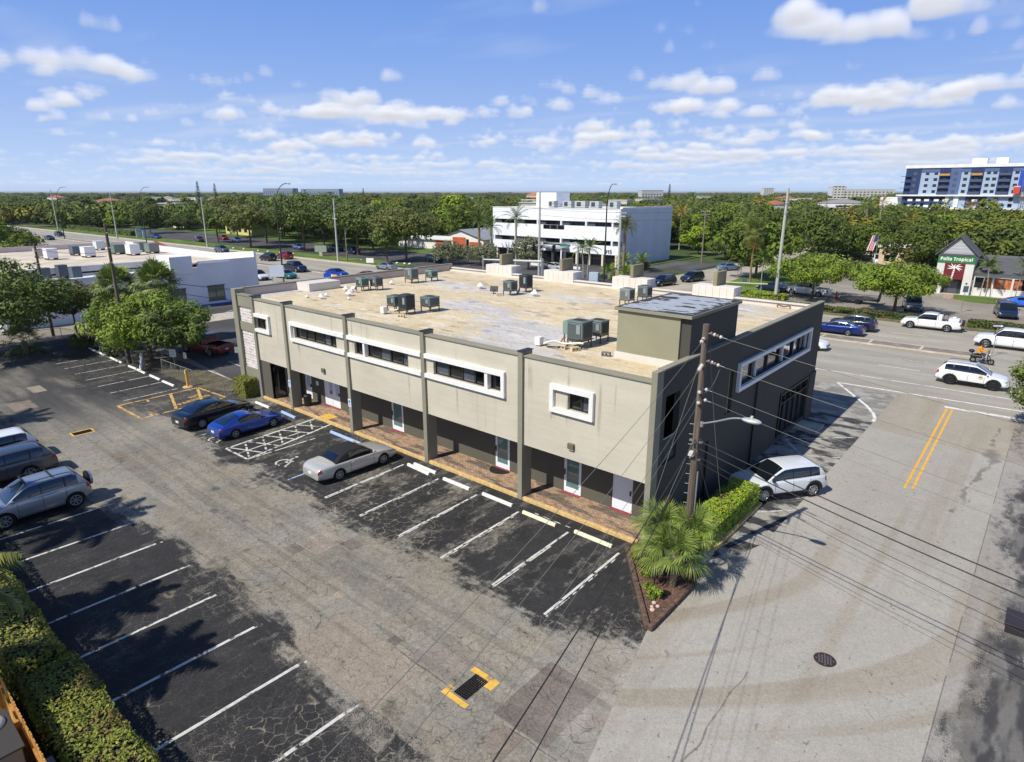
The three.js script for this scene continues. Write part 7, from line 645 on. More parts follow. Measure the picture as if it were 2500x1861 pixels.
{ // scooter with rider, heading +x
  const s = thing('motor_scooter', 'black scooter with top box on the near lanes', 'scooter', [7.4, 0.008, -45.1], -0.1); for (const x of [-0.62, 0.66]) { const w = new THREE.TorusGeometry(0.2, 0.06, 8, 20); w.translate(x, 0.26, 0); part(s, 'wheel', w, tyreMat); const h = new THREE.CylinderGeometry(0.13, 0.13, 0.06, 14); h.rotateX(Math.PI / 2); h.translate(x, 0.26, 0); part(s, 'rim', h, rimMat); }
  part(s, 'body', mg([rbx(-0.85, 0.0, 0.45, 0.72, -0.16, 0.16, 0.08), rbx(-0.3, 0.4, 0.26, 0.36, -0.17, 0.17, 0.03)]), blackP); part(s, 'seat', rbx(-0.62, 0.02, 0.72, 0.82, -0.14, 0.14, 0.05), clothTop); part(s, 'leg_shield', rbx(0.36, 0.44, 0.3, 0.95, -0.22, 0.22, 0.03).rotateZ(0.0), blackP); part(s, 'fork', mg([rod(V(0.44, 0.95, 0), V(0.66, 0.26, 0.09), 0.03), rod(V(0.44, 0.95, 0), V(0.66, 0.26, -0.09), 0.03), rod(V(0.44, 0.9, 0), V(0.4, 1.12, 0), 0.03)]), blackMetal); part(s, 'handlebar', rod(V(0.38, 1.1, -0.34), V(0.38, 1.1, 0.34), 0.018), blackMetal); part(s, 'front_fender', rbx(0.5, 0.86, 0.42, 0.5, -0.09, 0.09, 0.03), blackP); part(s, 'top_box', new THREE.SphereGeometry(0.22, 16, 10).scale(1.05, 0.7, 1).translate(-0.82, 1.0, 0), blackP); part(s, 'box_rack', rod(V(-0.7, 0.72, 0), V(-0.84, 0.9, 0), 0.03), blackMetal); part(s, 'mirror', mg([rod(V(0.38, 1.1, 0.26), V(0.42, 1.3, 0.3), 0.01), rbx(0.4, 0.44, 1.28, 1.36, 0.25, 0.36, 0.02), rod(V(0.38, 1.1, -0.26), V(0.42, 1.3, -0.3), 0.01), rbx(0.4, 0.44, 1.28, 1.36, -0.36, -0.25, 0.02)]), blackMetal); part(s, 'headlight', new THREE.SphereGeometry(0.09, 12, 8).translate(0.5, 0.86, 0), lampClear);
  const o = [0, 0.95, 0], c = (x, y, z) => [x, y - 0.95, z]; const caps = [[c(-0.3, 0.9, 0), c(-0.26, 1.3, 0), 0.15, 0.17], [c(-0.26, 1.3, 0), c(-0.22, 1.42, 0), 0.16, 0.09], [c(-0.2, 1.45, 0), c(-0.18, 1.55, 0), 0.055, 0.055], [c(-0.17, 1.63, 0), c(-0.16, 1.7, 0), 0.095, 0.1]]; for (const sg of [-1, 1]) caps.push([c(-0.24, 1.38, sg * 0.17), c(-0.06, 1.18, sg * 0.24), 0.062, 0.05], [c(-0.06, 1.18, sg * 0.24), c(0.27, 1.13, sg * 0.26), 0.05, 0.035], ...hand(0.27, 1.13 - 0.95, sg * 0.26, 1, 0, 0), [c(-0.28, 0.88, sg * 0.1), c(0.14, 0.82, sg * 0.19), 0.1, 0.07], [c(0.14, 0.82, sg * 0.19), c(0.08, 0.48, sg * 0.2), 0.065, 0.045], [c(0.06, 0.44, sg * 0.2), c(0.22, 0.42, sg * 0.2), 0.045, 0.035]);
  const g = paintBody(bodyGeo(caps, 56, 1.9, 0.045), (x, y, z) => { const Y = y + 0.95; if (Y > 1.5) return '#7a5443'; if (x > 0.26 && Y > 1) return '#a9765a'; if (Y > 0.94) return '#d8961e'; if (Y > 0.68 && x < 0.2) return '#2b3350'; if (Y < 0.48) return '#1c1b1c'; return '#a9765a'; }); g.translate(0, 0.95, 0); const p = thing('person', 'rider in a yellow jacket and dark shorts on the black scooter', 'person', [7.4, 0.008, -45.1], -0.1); part(p, 'body', g, skinM); const hr = new THREE.SphereGeometry(0.112, 14, 10, 0, 6.3, 0, 1.7); hr.rotateZ(0.35); hr.translate(-0.17, 1.69, 0); part(p, 'hair', hr, std('#231a16', 0.9)); part(p, 'face', mg([new THREE.SphereGeometry(0.016, 6, 5).translate(-0.065, 1.68, 0.035), new THREE.SphereGeometry(0.016, 6, 5).translate(-0.065, 1.68, -0.035), new THREE.ConeGeometry(0.018, 0.05, 6).translate(-0.05, 1.65, 0), rbx(-0.07, -0.055, 1.605, 1.615, -0.03, 0.03, 0.003)]), std('#5d3d30', 0.8)); }
function standing(label, pos, ry, top, legs, o = {}) { const caps = [[[0, 0.0, 0], [0, 0.42, 0], 0.13, 0.16], [[0, 0.42, 0], [0, 0.52, 0], 0.15, 0.08], [[0, 0.55, 0], [0, 0.62, 0], 0.055, 0.055], [[0.01, 0.71, 0], [0.01, 0.79, 0], 0.09, 0.1]]; for (const sg of [-1, 1]) { const sw = (o.stride || 0) * sg; caps.push([[0, 0.46, sg * 0.17], [-sw * 0.3, 0.2, sg * 0.23], 0.06, 0.05], [[-sw * 0.3, 0.2, sg * 0.23], [-sw * 0.3 + 0.1, -0.04, sg * 0.22], 0.048, 0.035], ...hand(-sw * 0.3 + 0.1, -0.05, sg * 0.22, 0.2, -1, 0), [[0, 0, sg * 0.09], [sw * 0.5, -0.44, sg * 0.1], 0.095, 0.065], [[sw * 0.5, -0.44, sg * 0.1], [sw * 0.6 - 0.04, -0.84, sg * 0.1], 0.062, 0.042], [[sw * 0.6 - 0.05, -0.87, sg * 0.1], [sw * 0.6 + 0.12, -0.88, sg * 0.1], 0.042, 0.035]); } const g = paintBody(bodyGeo(caps, 56, 2.0, 0.04), (x, y, z) => y > 0.56 ? '#8a6148' : (y > 0.02 && !(Math.abs(z) > 0.2 && y < 0.22)) ? top : (Math.abs(z) > 0.19 && y > -0.25) ? '#8a6148' : y < -0.83 ? '#d8d5d0' : legs); g.translate(0, 0.92, 0); const p = thing('person', label, 'person', pos, ry); part(p, 'body', g, skinM); part(p, 'hair', new THREE.SphereGeometry(0.112, 14, 10, 0, 6.3, 0, 1.6).translate(-0.01, 1.7, 0), std('#1d1714', 0.9)); part(p, 'face', mg([new THREE.SphereGeometry(0.015, 6, 5).translate(0.1, 1.68, 0.035), new THREE.SphereGeometry(0.015, 6, 5).translate(0.1, 1.68, -0.035), new THREE.ConeGeometry(0.018, 0.05, 6).translate(0.11, 1.65, 0)]), std('#5d3d30', 0.8)); }
standing('pedestrian in a dark red shirt walking on the sidewalk at left', [-87.4, 0.1, -29.2], 0, '#4a1d20', '#23252b', { stride: 0.5 }); standing('person in a blue shirt at the restaurant door', [-0.75, 0.02, -90.6], 1.5, '#6f8bb4', '#1c1e24');
// ---------- buildings around ----------
function windowOn(b, x0, x1, y0, y1, z, n, mat = glassDark, fm = whiteTrim) { const w = (x1 - x0) / n; for (let k = 0; k < n; k++) { const p = part(b, 'window', mg([bx(x0 + k * w, x0 + k * w + 0.06, y0, y1, z, z + 0.05), bx(x0 + (k + 1) * w - 0.06, x0 + (k + 1) * w, y0, y1, z, z + 0.05), bx(x0 + k * w + 0.06, x0 + (k + 1) * w - 0.06, y1 - 0.06, y1, z, z + 0.05), bx(x0 + k * w + 0.06, x0 + (k + 1) * w - 0.06, y0, y0 + 0.06, z, z + 0.05)]), fm); part(p, 'pane', bx(x0 + k * w + 0.06, x0 + (k + 1) * w - 0.06, y0 + 0.06, y1 - 0.06, z + 0.005, z + 0.03), mat); } }
{ // white shop at left
  const b = thing('white_shop', 'low white shop with parapets and rooftop units at left', 'building'), w = stucco('#e4e4e6', 0.03), inner = stucco('#cfc3bf', 0.08);
  const side = new THREE.Shape([[-18.4, 0], [6, 0], [6, 4.75], [-14.5, 4.75], [-14.5, 5.75], [-18.4, 5.75]].map((p) => new THREE.Vector2(...p))); for (const [a, c, y0, y1] of [[-17.6, -15.35, 0.6, 2.5], [-12.65, -11.35, 0.65, 2.5], [-10.6, -9.7, 0.8, 2.5], [-6, -4.6, 0.7, 2.5]]) side.holes.push(new THREE.Path([[a, y0], [a, y1], [c, y1], [c, y0]].map((p) => new THREE.Vector2(...p)))); const g = new THREE.ExtrudeGeometry(side, { depth: 0.3, bevelEnabled: false }); g.rotateY(-Math.PI / 2); g.translate(-72, 0, 0); part(b, 'side_wall', muv(g), w);
  for (const [a, c, y0, y1] of [[-17.6, -15.35, 0.6, 2.5], [-12.65, -11.35, 0.65, 2.5], [-10.6, -9.7, 0.8, 2.5], [-6, -4.6, 0.7, 2.5]]) { const n = c - a > 2 ? 2 : 1; for (let k = 0; k < n; k++) part(b, 'pane', bx(-72.2, -72.15, y0, y1, a + k * (c - a) / n + 0.03, a + (k + 1) * (c - a) / n - 0.03), new THREE.MeshPhysicalMaterial({ color: C('#5a6a52'), roughness: 0.15, clearcoat: 1 })); part(b, 'window_frame', mg([bx(-72.1, -71.96, y0 - 0.08, y0, a - 0.08, c + 0.08), bx(-72.1, -71.96, y1, y1 + 0.08, a - 0.08, c + 0.08)]), darkFrame); }
  part(b, 'base_band', bx(-72.1, -71.96, 0, 0.22, -18.4, -13), std('#3d62b4', 0.7)); part(b, 'cornice', bx(-72.4, -71.85, 4.75, 4.95, -14.5, 6), w); part(b, 'cornice', bx(-72.4, -71.85, 5.3, 5.5, -18.6, -14.5), w); part(b, 'side_roof', bx(-80, -72.3, 4.1, 4.3, -14.2, 6), stucco('#c9d3d6', 0.1)); part(b, 'corner_tower', rbx(-75.5, -71.8, 4.3, 6.5, -13.8, -11.1, 0.02), w);
  const r1 = new THREE.Shape([[-72, 5.75], [-72, 6.5], [-83, 5.6], [-118, 5.6], [-118, 0], [-72, 0]].map((p) => new THREE.Vector2(...p))); const fg = new THREE.ExtrudeGeometry(r1, { depth: 0.3, bevelEnabled: false }); fg.translate(0, 0, -22.4); part(b, 'street_front', muv(fg), w); part(b, 'end_wall', bx(-72.3, -72.0, 0, 5.75, -22.1, -18.4), w);
  part(b, 'roof', bx(-118, -79.8, 4.6, 4.8, -22.1, 10), stucco('#c5b9a6', 0.14)); part(b, 'roof', bx(-79.8, -72.3, 4.0, 4.2, -22.1, -14.2), stucco('#c5b9a6', 0.14)); part(b, 'parapet', bx(-80.1, -79.8, 3.8, 5.5, -14.2, 10), inner); part(b, 'parapet', bx(-118.3, -118, 0, 5.6, -22.4, 10), inner); part(b, 'back_wall', bx(-118, -79.8, 0, 5.5, 10, 10.3), w); part(b, 'back_wall', bx(-79.8, -72.3, 0, 4.6, 6, 6.3), w);
  const hip = new THREE.ConeGeometry(5.2, 2.1, 4); hip.rotateY(Math.PI / 4); hip.scale(1, 1, 0.8); const ht = thing('hip_roof_hut', 'small hut with red tiled hip roof beyond the white shop', 'building', [-136, 0, -34]); ht.scale.setScalar(0.7); part(ht, 'roof', hip.translate(0, 5.0, 0), stucco('#a8503a', 0.14)); part(ht, 'wall', bx(-3.2, 3.2, 0, 4, -2.5, 2.5), stucco('#d9c3bd', 0.06)); part(ht, 'door', bx(-0.4, 0.4, 0, 2.1, 2.5, 2.55), darkFrame);
  const u = (x, y, z, ww, h, hex, l) => { const t = thing('rooftop_unit', l, 'air conditioner', [x, y, z], 0.1, 'units on the white shop roof'); part(t, 'cabinet', rbx(-ww / 2, ww / 2, 0.25, 0.25 + h, -ww / 2, ww / 2, 0.04), std(hex, 0.6)); part(t, 'top', rbx(-ww / 2 - 0.03, ww / 2 + 0.03, 0.25 + h, 0.3 + h, -ww / 2 - 0.03, ww / 2 + 0.03, 0.02), std(hex, 0.6)); for (const s of [-1, 1]) part(t, 'skid', bx(-ww / 2, ww / 2, 0, 0.25, s * ww * 0.4 - 0.05, s * ww * 0.4 + 0.05), angleIron); };
  u(-103.8, 4.8, -5.8, 1.5, 1.1, '#b9aea4', 'tan unit on the white shop roof, farthest left'); u(-99.5, 4.8, -5.9, 1.4, 1.3, '#e0e0e0', 'white duct box right of the tan unit on the white shop roof'); u(-104.2, 4.8, -10.4, 1.4, 1.1, '#5c6670', 'dark unit in the middle of the white shop roof'); u(-99.4, 4.8, -10.6, 1.5, 1.3, '#e0e0e0', 'white duct box in the middle of the white shop roof'); u(-101.6, 4.8, -15.3, 1.6, 1.2, '#6a7a72', 'green-grey unit right of the brown pole on the white shop roof'); u(-97.8, 4.8, -16.2, 1.5, 1.4, '#e0e0e0', 'white duct box right of the brown pole on the white shop roof'); u(-103.5, 4.8, -19.4, 1.5, 1.2, '#6a7a72', 'green-grey unit by the street parapet of the white shop'); u(-99, 4.8, -19.4, 1.6, 1.3, '#77817b', 'grey unit nearest the street parapet of the white shop'); u(-78.8, 4.3, -1.6, 1.0, 1.3, '#4d555c', 'dark unit at the near edge of the white shop roof, left'); u(-75.6, 4.3, -2.1, 1.0, 1.3, '#59626a', 'dark unit at the near edge of the white shop roof, right'); u(-77.6, 4.3, 0.4, 0.9, 1.2, '#4d555c', 'dark unit half hidden by the left palm'); u(-112, 4.8, -16, 1.3, 1.2, '#cfd3d4', 'pale unit at the back of the white shop roof');
}
{ // three-storey white office
  const b = thing('white_office', 'three-storey white office with dark window bands across the road', 'building'), w = stucco('#eceef2', 0.03), x0 = -87.3, x1 = -54.4, z0 = -87, z1 = -108; part(b, 'wall', bx(x0, x1 - 0.3, 8.5, 10.85, z1, z0), w); part(b, 'wall', bx(x0, x1 - 0.3, 4.95, 7.6, z1, z0), w); part(b, 'wall', bx(x0, x1 - 0.3, 2.3, 4.0, z1, z0), w); part(b, 'core', bx(x0 + 0.5, x1 - 0.5, 0, 10.4, z1 + 0.3, z0 - 0.7), std('#23272c', 0.6)); part(b, 'side_wall', bx(x1 - 0.3, x1, 0, 10.9, z1, z0), stucco('#d3d6dc', 0.05)); part(b, 'parapet', bx(x0, x1, 10.86, 11.05, z0 - 0.5, z0 + 0.05), stucco('#d9d9d6', 0.05)); part(b, 'parapet', bx(x1 - 0.5, x1 + 0.02, 10.91, 11.3, z1, z0 - 0.5), w); part(b, 'roof', bx(x0 + 0.3, x1 - 0.5, 10.6, 10.95, z1, z0 - 0.5), stucco('#dcdad4', 0.06));
  for (const [y0, y1] of [[7.6, 8.5], [4.0, 4.95]]) { let k = 0; for (let x = x0 + 0.4; x < x1 - 1; x += 2.05, k++) part(b, 'pane', bx(x, x + 1.95, y0 + 0.02, y1 - 0.02, z0 - 0.6, z0 - 0.4), k % 3 ? glassDark : glassBlind); for (let x = x0 + 0.2; x < x1; x += 6.15) part(b, 'pier', bx(x, x + 0.35, y0, y1, z0 - 0.5, z0 - 0.01), w); }
  for (const [y0, y1] of [[6.75, 7.6], [3.5, 4.0]]) for (let k = 0; k < 3; k++) part(b, 'pane', bx(-73 + k * 1.82, -71.25 + k * 1.82, y0, y1, z0 - 0.02, z0 + 0.03), glassDark);
  for (let x = x0 + 1; x < x1; x += 3.1) part(b, 'column', bx(x, x + 0.4, 0, 2.3, z0 - 0.5, z0 - 0.05), stucco('#e3d3bd', 0.05)); for (let x = x0 + 1; x < x1 - 3; x += 3.1) part(b, 'pane', bx(x + 0.45, x + 3.05, 0.3, 2.25, z0 - 0.68, z0 - 0.6), glassDark);
  part(b, 'entrance_canopy', rbx(-72.5, -66.2, 3.0, 3.35, z0, z0 + 2.6, 0.05), stucco('#9aa0a6', 0.06)); for (const x of [-72.2, -66.5]) part(b, 'canopy_post', bx(x - 0.12, x + 0.12, 0, 3.0, z0 + 2.2, z0 + 2.45), w); part(b, 'penthouse', bx(-80.5, -75, 10.9, 14, -99, -94), w); const ac = (l, x, z, ww) => { const t = thing('rooftop_unit', l, 'air conditioner', [x, 10.95, z], 0, 'units on the office roof'); part(t, 'cabinet', rbx(-ww / 2, ww / 2, 0.15, 1.4, -0.7, 0.7, 0.04), std('#aab2b4', 0.5)); part(t, 'grille', bx(-ww * 0.3, ww * 0.1, 0.35, 1.2, 0.7, 0.73), acRibDark); part(t, 'curb', bx(-ww / 2, ww / 2, 0, 0.15, -0.6, 0.6), concMat); }; ac('first rooftop unit right of the office penthouse', -69.5, -91, 2.2); ac('second rooftop unit right of the office penthouse', -66.2, -91, 2.6); ac('third rooftop unit right of the office penthouse', -62.6, -90.8, 2.2); ac('small unit left of the office penthouse', -73.6, -91, 1.6); ac('last rooftop unit near the office corner', -58.4, -91, 2.0);
  part(b, 'number_sign', letters('915', 0.7, 0.08).translate(-56.8, 2.9, z0 + 0.0), std('#3a3d42', 0.5)); part(b, 'planter_wall', bx(-70, -58, 0, 0.5, -79.5, -79.1), stucco('#e0e0dc', 0.05)); }
{ const t = thing('utility_cabinet', 'pale blue-grey cabinet behind the roof, before the palm cluster', 'cabinet', [-46.9, 0.02, -67.2], 0.2); part(t, 'box', rbx(-0.8, 0.8, 0, 1.5, -0.4, 0.4, 0.04), std('#9fb0bc', 0.5)); part(t, 'door', bx(-0.7, 0.7, 0.2, 1.35, 0.4, 0.42), std('#aab9c3', 0.5)); }
{ // brick church
  const b = thing('brick_church', 'low church with orange brick panels and grey gable roof', 'building', [-101, 0, -92.5], 0.12), br = stucco('#b85a36', 0.12), wh = stucco('#e6e1d8', 0.04); const gable = new THREE.Shape([[-5, 0], [5, 0], [5, 3.1], [-2, 5.2], [-5, 4.4]].map((p) => new THREE.Vector2(...p))); const gg = new THREE.ExtrudeGeometry(gable, { depth: 16, bevelEnabled: false }); gg.translate(0, 0, -16); part(b, 'wall', muv(gg), wh); part(b, 'brick_panel', bx(-4.4, -0.4, 0.1, 3.4, 0.0, 0.12), br); part(b, 'brick_panel', bx(0.8, 4.4, 0.1, 2.4, 0.0, 0.12), br); part(b, 'window', bx(-0.2, 0.6, 0.3, 3.0, 0.0, 0.08), glassDark); part(b, 'roof', quad([[-2, 5.3, 0.6], [5.6, 3.05, 0.6], [5.6, 3.05, -16.4], [-2, 5.3, -16.4]]), stucco('#8d9298', 0.08)); part(b, 'roof', quad([[-2, 5.32, 0.6], [-2, 5.32, -16.4], [-5.6, 4.3, -16.4], [-5.6, 4.3, 0.6]]), stucco('#8d9298', 0.08)); part(b, 'wing_wall', bx(-24, -5, 0, 2.4, -10, -1.2), wh); part(b, 'brick_panel', bx(-11, -5.6, 0, 2.2, -1.2, -1.08), br); part(b, 'wing_roof', bx(-24.4, -4.6, 2.4, 2.65, -10.4, -0.6), stucco('#dcdbd6', 0.05)); part(b, 'wing_wall', bx(5, 15, 0, 2.6, -14, -5), stucco('#7a3f30', 0.12)); part(b, 'wing_roof', bx(4.8, 15.4, 2.6, 2.85, -14.4, -4.6), stucco('#8d9298', 0.08)); }
// restaurant with its sign tower
{ const b = thing('restaurant', 'restaurant with grey gable sign tower and green name board', 'building', [0, 0, -89]), wh = stucco('#d9d6d0', 0.05), gr = stucco('#57585c', 0.08); part(b, 'tower_pier', rbx(-2.55, -1.62, 0, 5.45, -1.0, 0, 0.02), wh); part(b, 'tower_pier', rbx(0.8, 1.85, 0, 5.45, -1.0, 0, 0.02), wh); part(b, 'tower_back', bx(-2.55, 1.85, 2.2, 5.45, -4.5, -1.0), wh);
  const tri = new THREE.Shape([[-2.5, 5.75], [1.8, 5.75], [-0.35, 8.0]].map((p) => new THREE.Vector2(...p))); const tg = new THREE.ExtrudeGeometry(tri, { depth: 4.4, bevelEnabled: false }); tg.translate(0, 0, -4.4); part(b, 'gable', muv(tg), stucco('#bcbcbe', 0.08)); for (let k = 0; k < 9; k++) { const y = 5.86 + k * 0.23, hw = 2.0 * (1 - (y - 5.75) / 2.25); if (hw > 0.1) part(b, 'gable_board', bx(-0.35 - hw, -0.35 + hw, y, y + 0.2, 0.0, 0.03), k % 2 ? stucco('#bfc0c3', 0.1) : stucco('#b3b2b4', 0.1)); }
  part(b, 'roof', quad([[-0.35, 8.3, 0.35], [-0.35, 8.3, -4.8], [-3.0, 5.55, -4.8], [-3.0, 5.55, 0.35]]), gr); part(b, 'roof', quad([[-0.35, 8.31, 0.35], [2.3, 5.55, 0.35], [2.3, 5.55, -4.8], [-0.35, 8.31, -4.8]]), gr); part(b, 'fascia', bx(-2.75, 2.05, 5.45, 5.75, -0.6, 0.15), gr); part(b, 'fascia', rod(V(-0.35, 8.2, 0.36), V(-2.95, 5.52, 0.36), 0.09, 0.09, 4), gr); part(b, 'fascia', rod(V(-0.35, 8.2, 0.36), V(2.25, 5.52, 0.36), 0.09, 0.09, 4), gr);
  part(b, 'name_board', bx(-2.56, 1.86, 4.5, 5.45, 0.0, 0.1), std('#2e7a3c', 0.5)); const tx = letters('Pollo Tropical', 0.46, 0.05); tx.scale(0.93, 1, 1); tx.translate(-0.35, 4.97, 0.1); part(b, 'name_lettering', tx, std('#f2f2f0', 0.5)); part(b, 'emblem_panel', bx(-1.62, 0.8, 2.2, 4.5, -0.2, 0.06), std('#6e1d24', 0.6)); for (let k = 0; k < 11; k++) part(b, 'panel_slat', bx(-1.62, 0.8, 2.26 + k * 0.2, 2.38 + k * 0.2, 0.06, 0.085), std('#7c2129', 0.6));
  const pl = []; const leafS = (a, l) => { const s = new THREE.Shape(); s.moveTo(0, 0); s.quadraticCurveTo(l * 0.5, 0.24, l, -0.06); s.quadraticCurveTo(l * 0.5, -0.02, 0, 0); const g = new THREE.ExtrudeGeometry(s, { depth: 0.03, bevelEnabled: false }); g.rotateZ(a); return g; }; for (const [a, l] of [[0.25, 0.95], [0.75, 0.8], [-0.25, 0.95], [2.9, 0.95], [2.35, 0.8], [3.35, 0.95], [1.7, 0.5], [-0.55, 0.8]]) pl.push(leafS(a, l).translate(-0.35, 3.85, 0.09)); for (let k = 0; k < 6; k++) pl.push(bx(-0.5 - k * 0.028, -0.3 - k * 0.028, 3.62 - k * 0.27, 3.82 - k * 0.27, 0.09, 0.12)); part(b, 'palm_emblem', mg(pl), std('#f0eeea', 0.5));
  part(b, 'entry', bx(-1.6, 0.8, 0, 2.2, -1.4, -1.2), std('#3b3f45', 0.5)); part(b, 'door', bx(-0.9, 0.2, 0.02, 2.1, -1.2, -1.14), glassBlind); part(b, 'porthole', cyl(0.13, 0.13, 0, 0.03, 0, 0, 16).rotateX(Math.PI / 2).translate(1.35, 1.7, 0), std('#3a3c3e', 0.5)); part(b, 'hall_wall', bx(1.9, 20, 0, 1.15, -3.0, -0.9), wh); part(b, 'hall_wall', bx(1.9, 20, 2.65, 3.25, -3.0, -0.9), wh); for (let k = 0; k < 7; k++) { part(b, 'pane', bx(2.2 + k * 2.2, 4.2 + k * 2.2, 1.16, 2.64, -1.2, -1.1), k % 2 ? glassBlind : glassDark); part(b, 'pilaster', bx(1.95 + k * 2.2, 2.18 + k * 2.2, 0, 2.65, -1.0, -0.82), wh); } for (const x of [3.4, 5.6]) part(b, 'food_poster', bx(x, x + 1.9, 1.2, 2.55, -1.1, -1.08), new THREE.MeshStandardMaterial({ ...mott('#b5673a', 0.6, 1.6, 5, 128, 61 + x), roughness: 0.6 })); part(b, 'awning', quad([[1.9, 3.3, -0.4], [20, 3.3, -0.4], [20, 5.2, -5], [1.9, 5.2, -5]]), gr); part(b, 'hall_back', bx(1.9, 20, 0, 4.8, -14, -5), stucco('#6b6663', 0.06)); part(b, 'base', bx(-2.6, 20, 0.0, 0.08, -0.9, 0.2), concMat); }
slab('restaurant_lawn', 'kerbed lawn before the restaurant', [[0.2, -88.4], [0.6, -84.6], [2.5, -82.9], [4.5, -82.4], [6.5, -83.5], [9, -86], [9, -88.5], [2, -88.7]], 0.14, grassMat, 0.13); slab('restaurant_path', 'brick-red path to the restaurant door', [[-1.2, -89.5], [-0.6, -84.2], [0.4, -84.4], [0.1, -89.5]], 0.05, gm(mott('#a98c78', 0.15, 2, 10, 128, 62)), 0.04);
// blue and grey apartment block
{ const b = thing('apartment_block', 'unfinished blue and grey apartment block with white roof band on the right skyline', 'building', [-33, 0, -352]), lg = stucco('#a6b6cc', 0.03), nv = stucco('#2b3d68', 0.05), wt = stucco('#e9e8e4', 0.03), sl = stucco('#566a94', 0.05), bl = carPaint('#1748b8', 0), X0 = -22, X1 = 34; part(b, 'core', bx(X0, X1, 0, 25, -16, 0), lg); part(b, 'roof_band', bx(X0 - 0.5, X1, 25, 26.4, -16.5, 0.6), wt); part(b, 'top_storey', bx(X0, X1, 23, 24.98, 0, 0.12), sl); part(b, 'roof_house', bx(3.5, 9.2, 26.4, 29, -10, -3), wt); part(b, 'roof_house', bx(12.6, 17, 26.4, 29.1, -10, -4), wt); part(b, 'podium_band', bx(X0 - 2.6, X1, 12.1, 12.8, -16, 1.6), wt); part(b, 'podium_band', bx(X0 - 1.5, X1, 6.2, 6.7, -16, 1.6), wt);
  for (const [a, c, m] of [[X0, -15.6, nv], [-8.0, -3.6, nv], [-3.6, 0.6, sl], [4.2, 9.2, nv], [14.8, 19.6, nv]]) part(b, 'bay', bx(a, c, 12.8, 24.9, 0, 0.3), m); for (const [a, c, m] of [[X0, -4, nv], [4, 12, nv]]) part(b, 'bay', bx(a, c, 6.7, 12.1, 0, 0.3), m);
  const winG = bx(-0.75, 0.75, 0, 1.3, 0, 0.06), balG = bx(-2.1, 2.1, 0, 0.22, 0, 1.2), rlG = bx(-2.1, 2.1, 0.22, 1.1, 1.12, 1.2), rail2 = std('#4a5470', 0.5), orange = std('#c9903c', 0.6); for (let f = 0; f < 4; f++) { const y = 13.6 + f * 2.75; for (const x of [-13, -9.4, 2.4, 11, 13.4, 21.4, 27.5, 31]) { const p = part(b, 'window', winG, glassDark); p.position.set(x, y, 0.0); } for (const x of [-5.8, 6.7, 17.2]) { part(b, 'balcony', balG, rail2).position.set(x, y - 0.6, 0.3); part(b, 'balcony_rail', rlG, f === 3 && x < 10 ? orange : rail2).position.set(x, y - 0.6, 0.3); part(b, 'window', winG, glassDark).position.set(x, y, 0.3); } for (const x of [-1.5, -18]) part(b, 'window', winG, glassBlind).position.set(x, y, 0.3); part(b, 'balcony', balG, rail2).position.set(X0 + 0.4, y - 0.6, 0.3); }
  for (let f = 0; f < 2; f++) for (const x of [-20, -16.5, -13, -9, -5.5, 6, 10, 15.5, 21, 30]) { part(b, 'window', winG, glassDark).position.set(x, 7.6 + f * 2.6, 0.32); if (x < 12) part(b, 'white_panel', bx(-1, 1, 0, 1.0, 0, 0.3), wt).position.set(x + 1.6, 7 + f * 2.7, 0.3); } part(b, 'white_pier', bx(-4, -2.5, 6.7, 12.1, 0, 0.6), wt); part(b, 'white_pier', bx(-0.6, 1.4, 6.7, 12.1, 0, 0.6), wt); for (const [x, y] of [[24, 20.5], [27.6, 20.5], [24, 17.5], [27.6, 17.5], [24, 14.5]]) part(b, 'blue_sheet', bx(x - 1.5, x + 1.5, y, y + 2.6, 0, 0.35), bl); part(b, 'ground_storey', bx(X0, X1, 0, 6.2, 0, 0.4), std('#3b3030', 0.8)); part(b, 'orange_base', bx(19, 34, 0, 5.0, 2, 3), stucco('#c88740', 0.08)); part(b, 'white_wing', bx(-32, X0 - 0.3, 0, 11.5, -20, -2), wt);
  const h = thing('hoist_tower', 'construction hoist mast with two orange cars on the apartment block', 'hoist', [-8.2, 0, -349.4]); for (const s of [-0.4, 0.4]) for (const q of [-0.4, 0.4]) part(h, 'mast_leg', cyl(0.07, 0.07, 0, 31, s, q, 5), std('#8b8468', 0.7)); const z = []; for (let k = 0; k < 26; k++) z.push(rod(V(-0.4, k * 1.2, 0.4), V(0.4, k * 1.2 + 1.2, 0.4), 0.05, 0.05, 4)); part(h, 'lacing', mg(z), std('#8b8468', 0.7)); for (const s of [-2.2, 2.2]) { const c = part(h, 'hoist_car', rbx(s - 1.2, s + 1.2, 13.2, 16.2, -0.7, 0.9, 0.05), std('#c8452a', 0.6)); part(c, 'cage', bx(s - 1.2, s + 1.2, 16.2, 16.6, -0.7, 0.9), std('#c9ccc8', 0.6)); } }
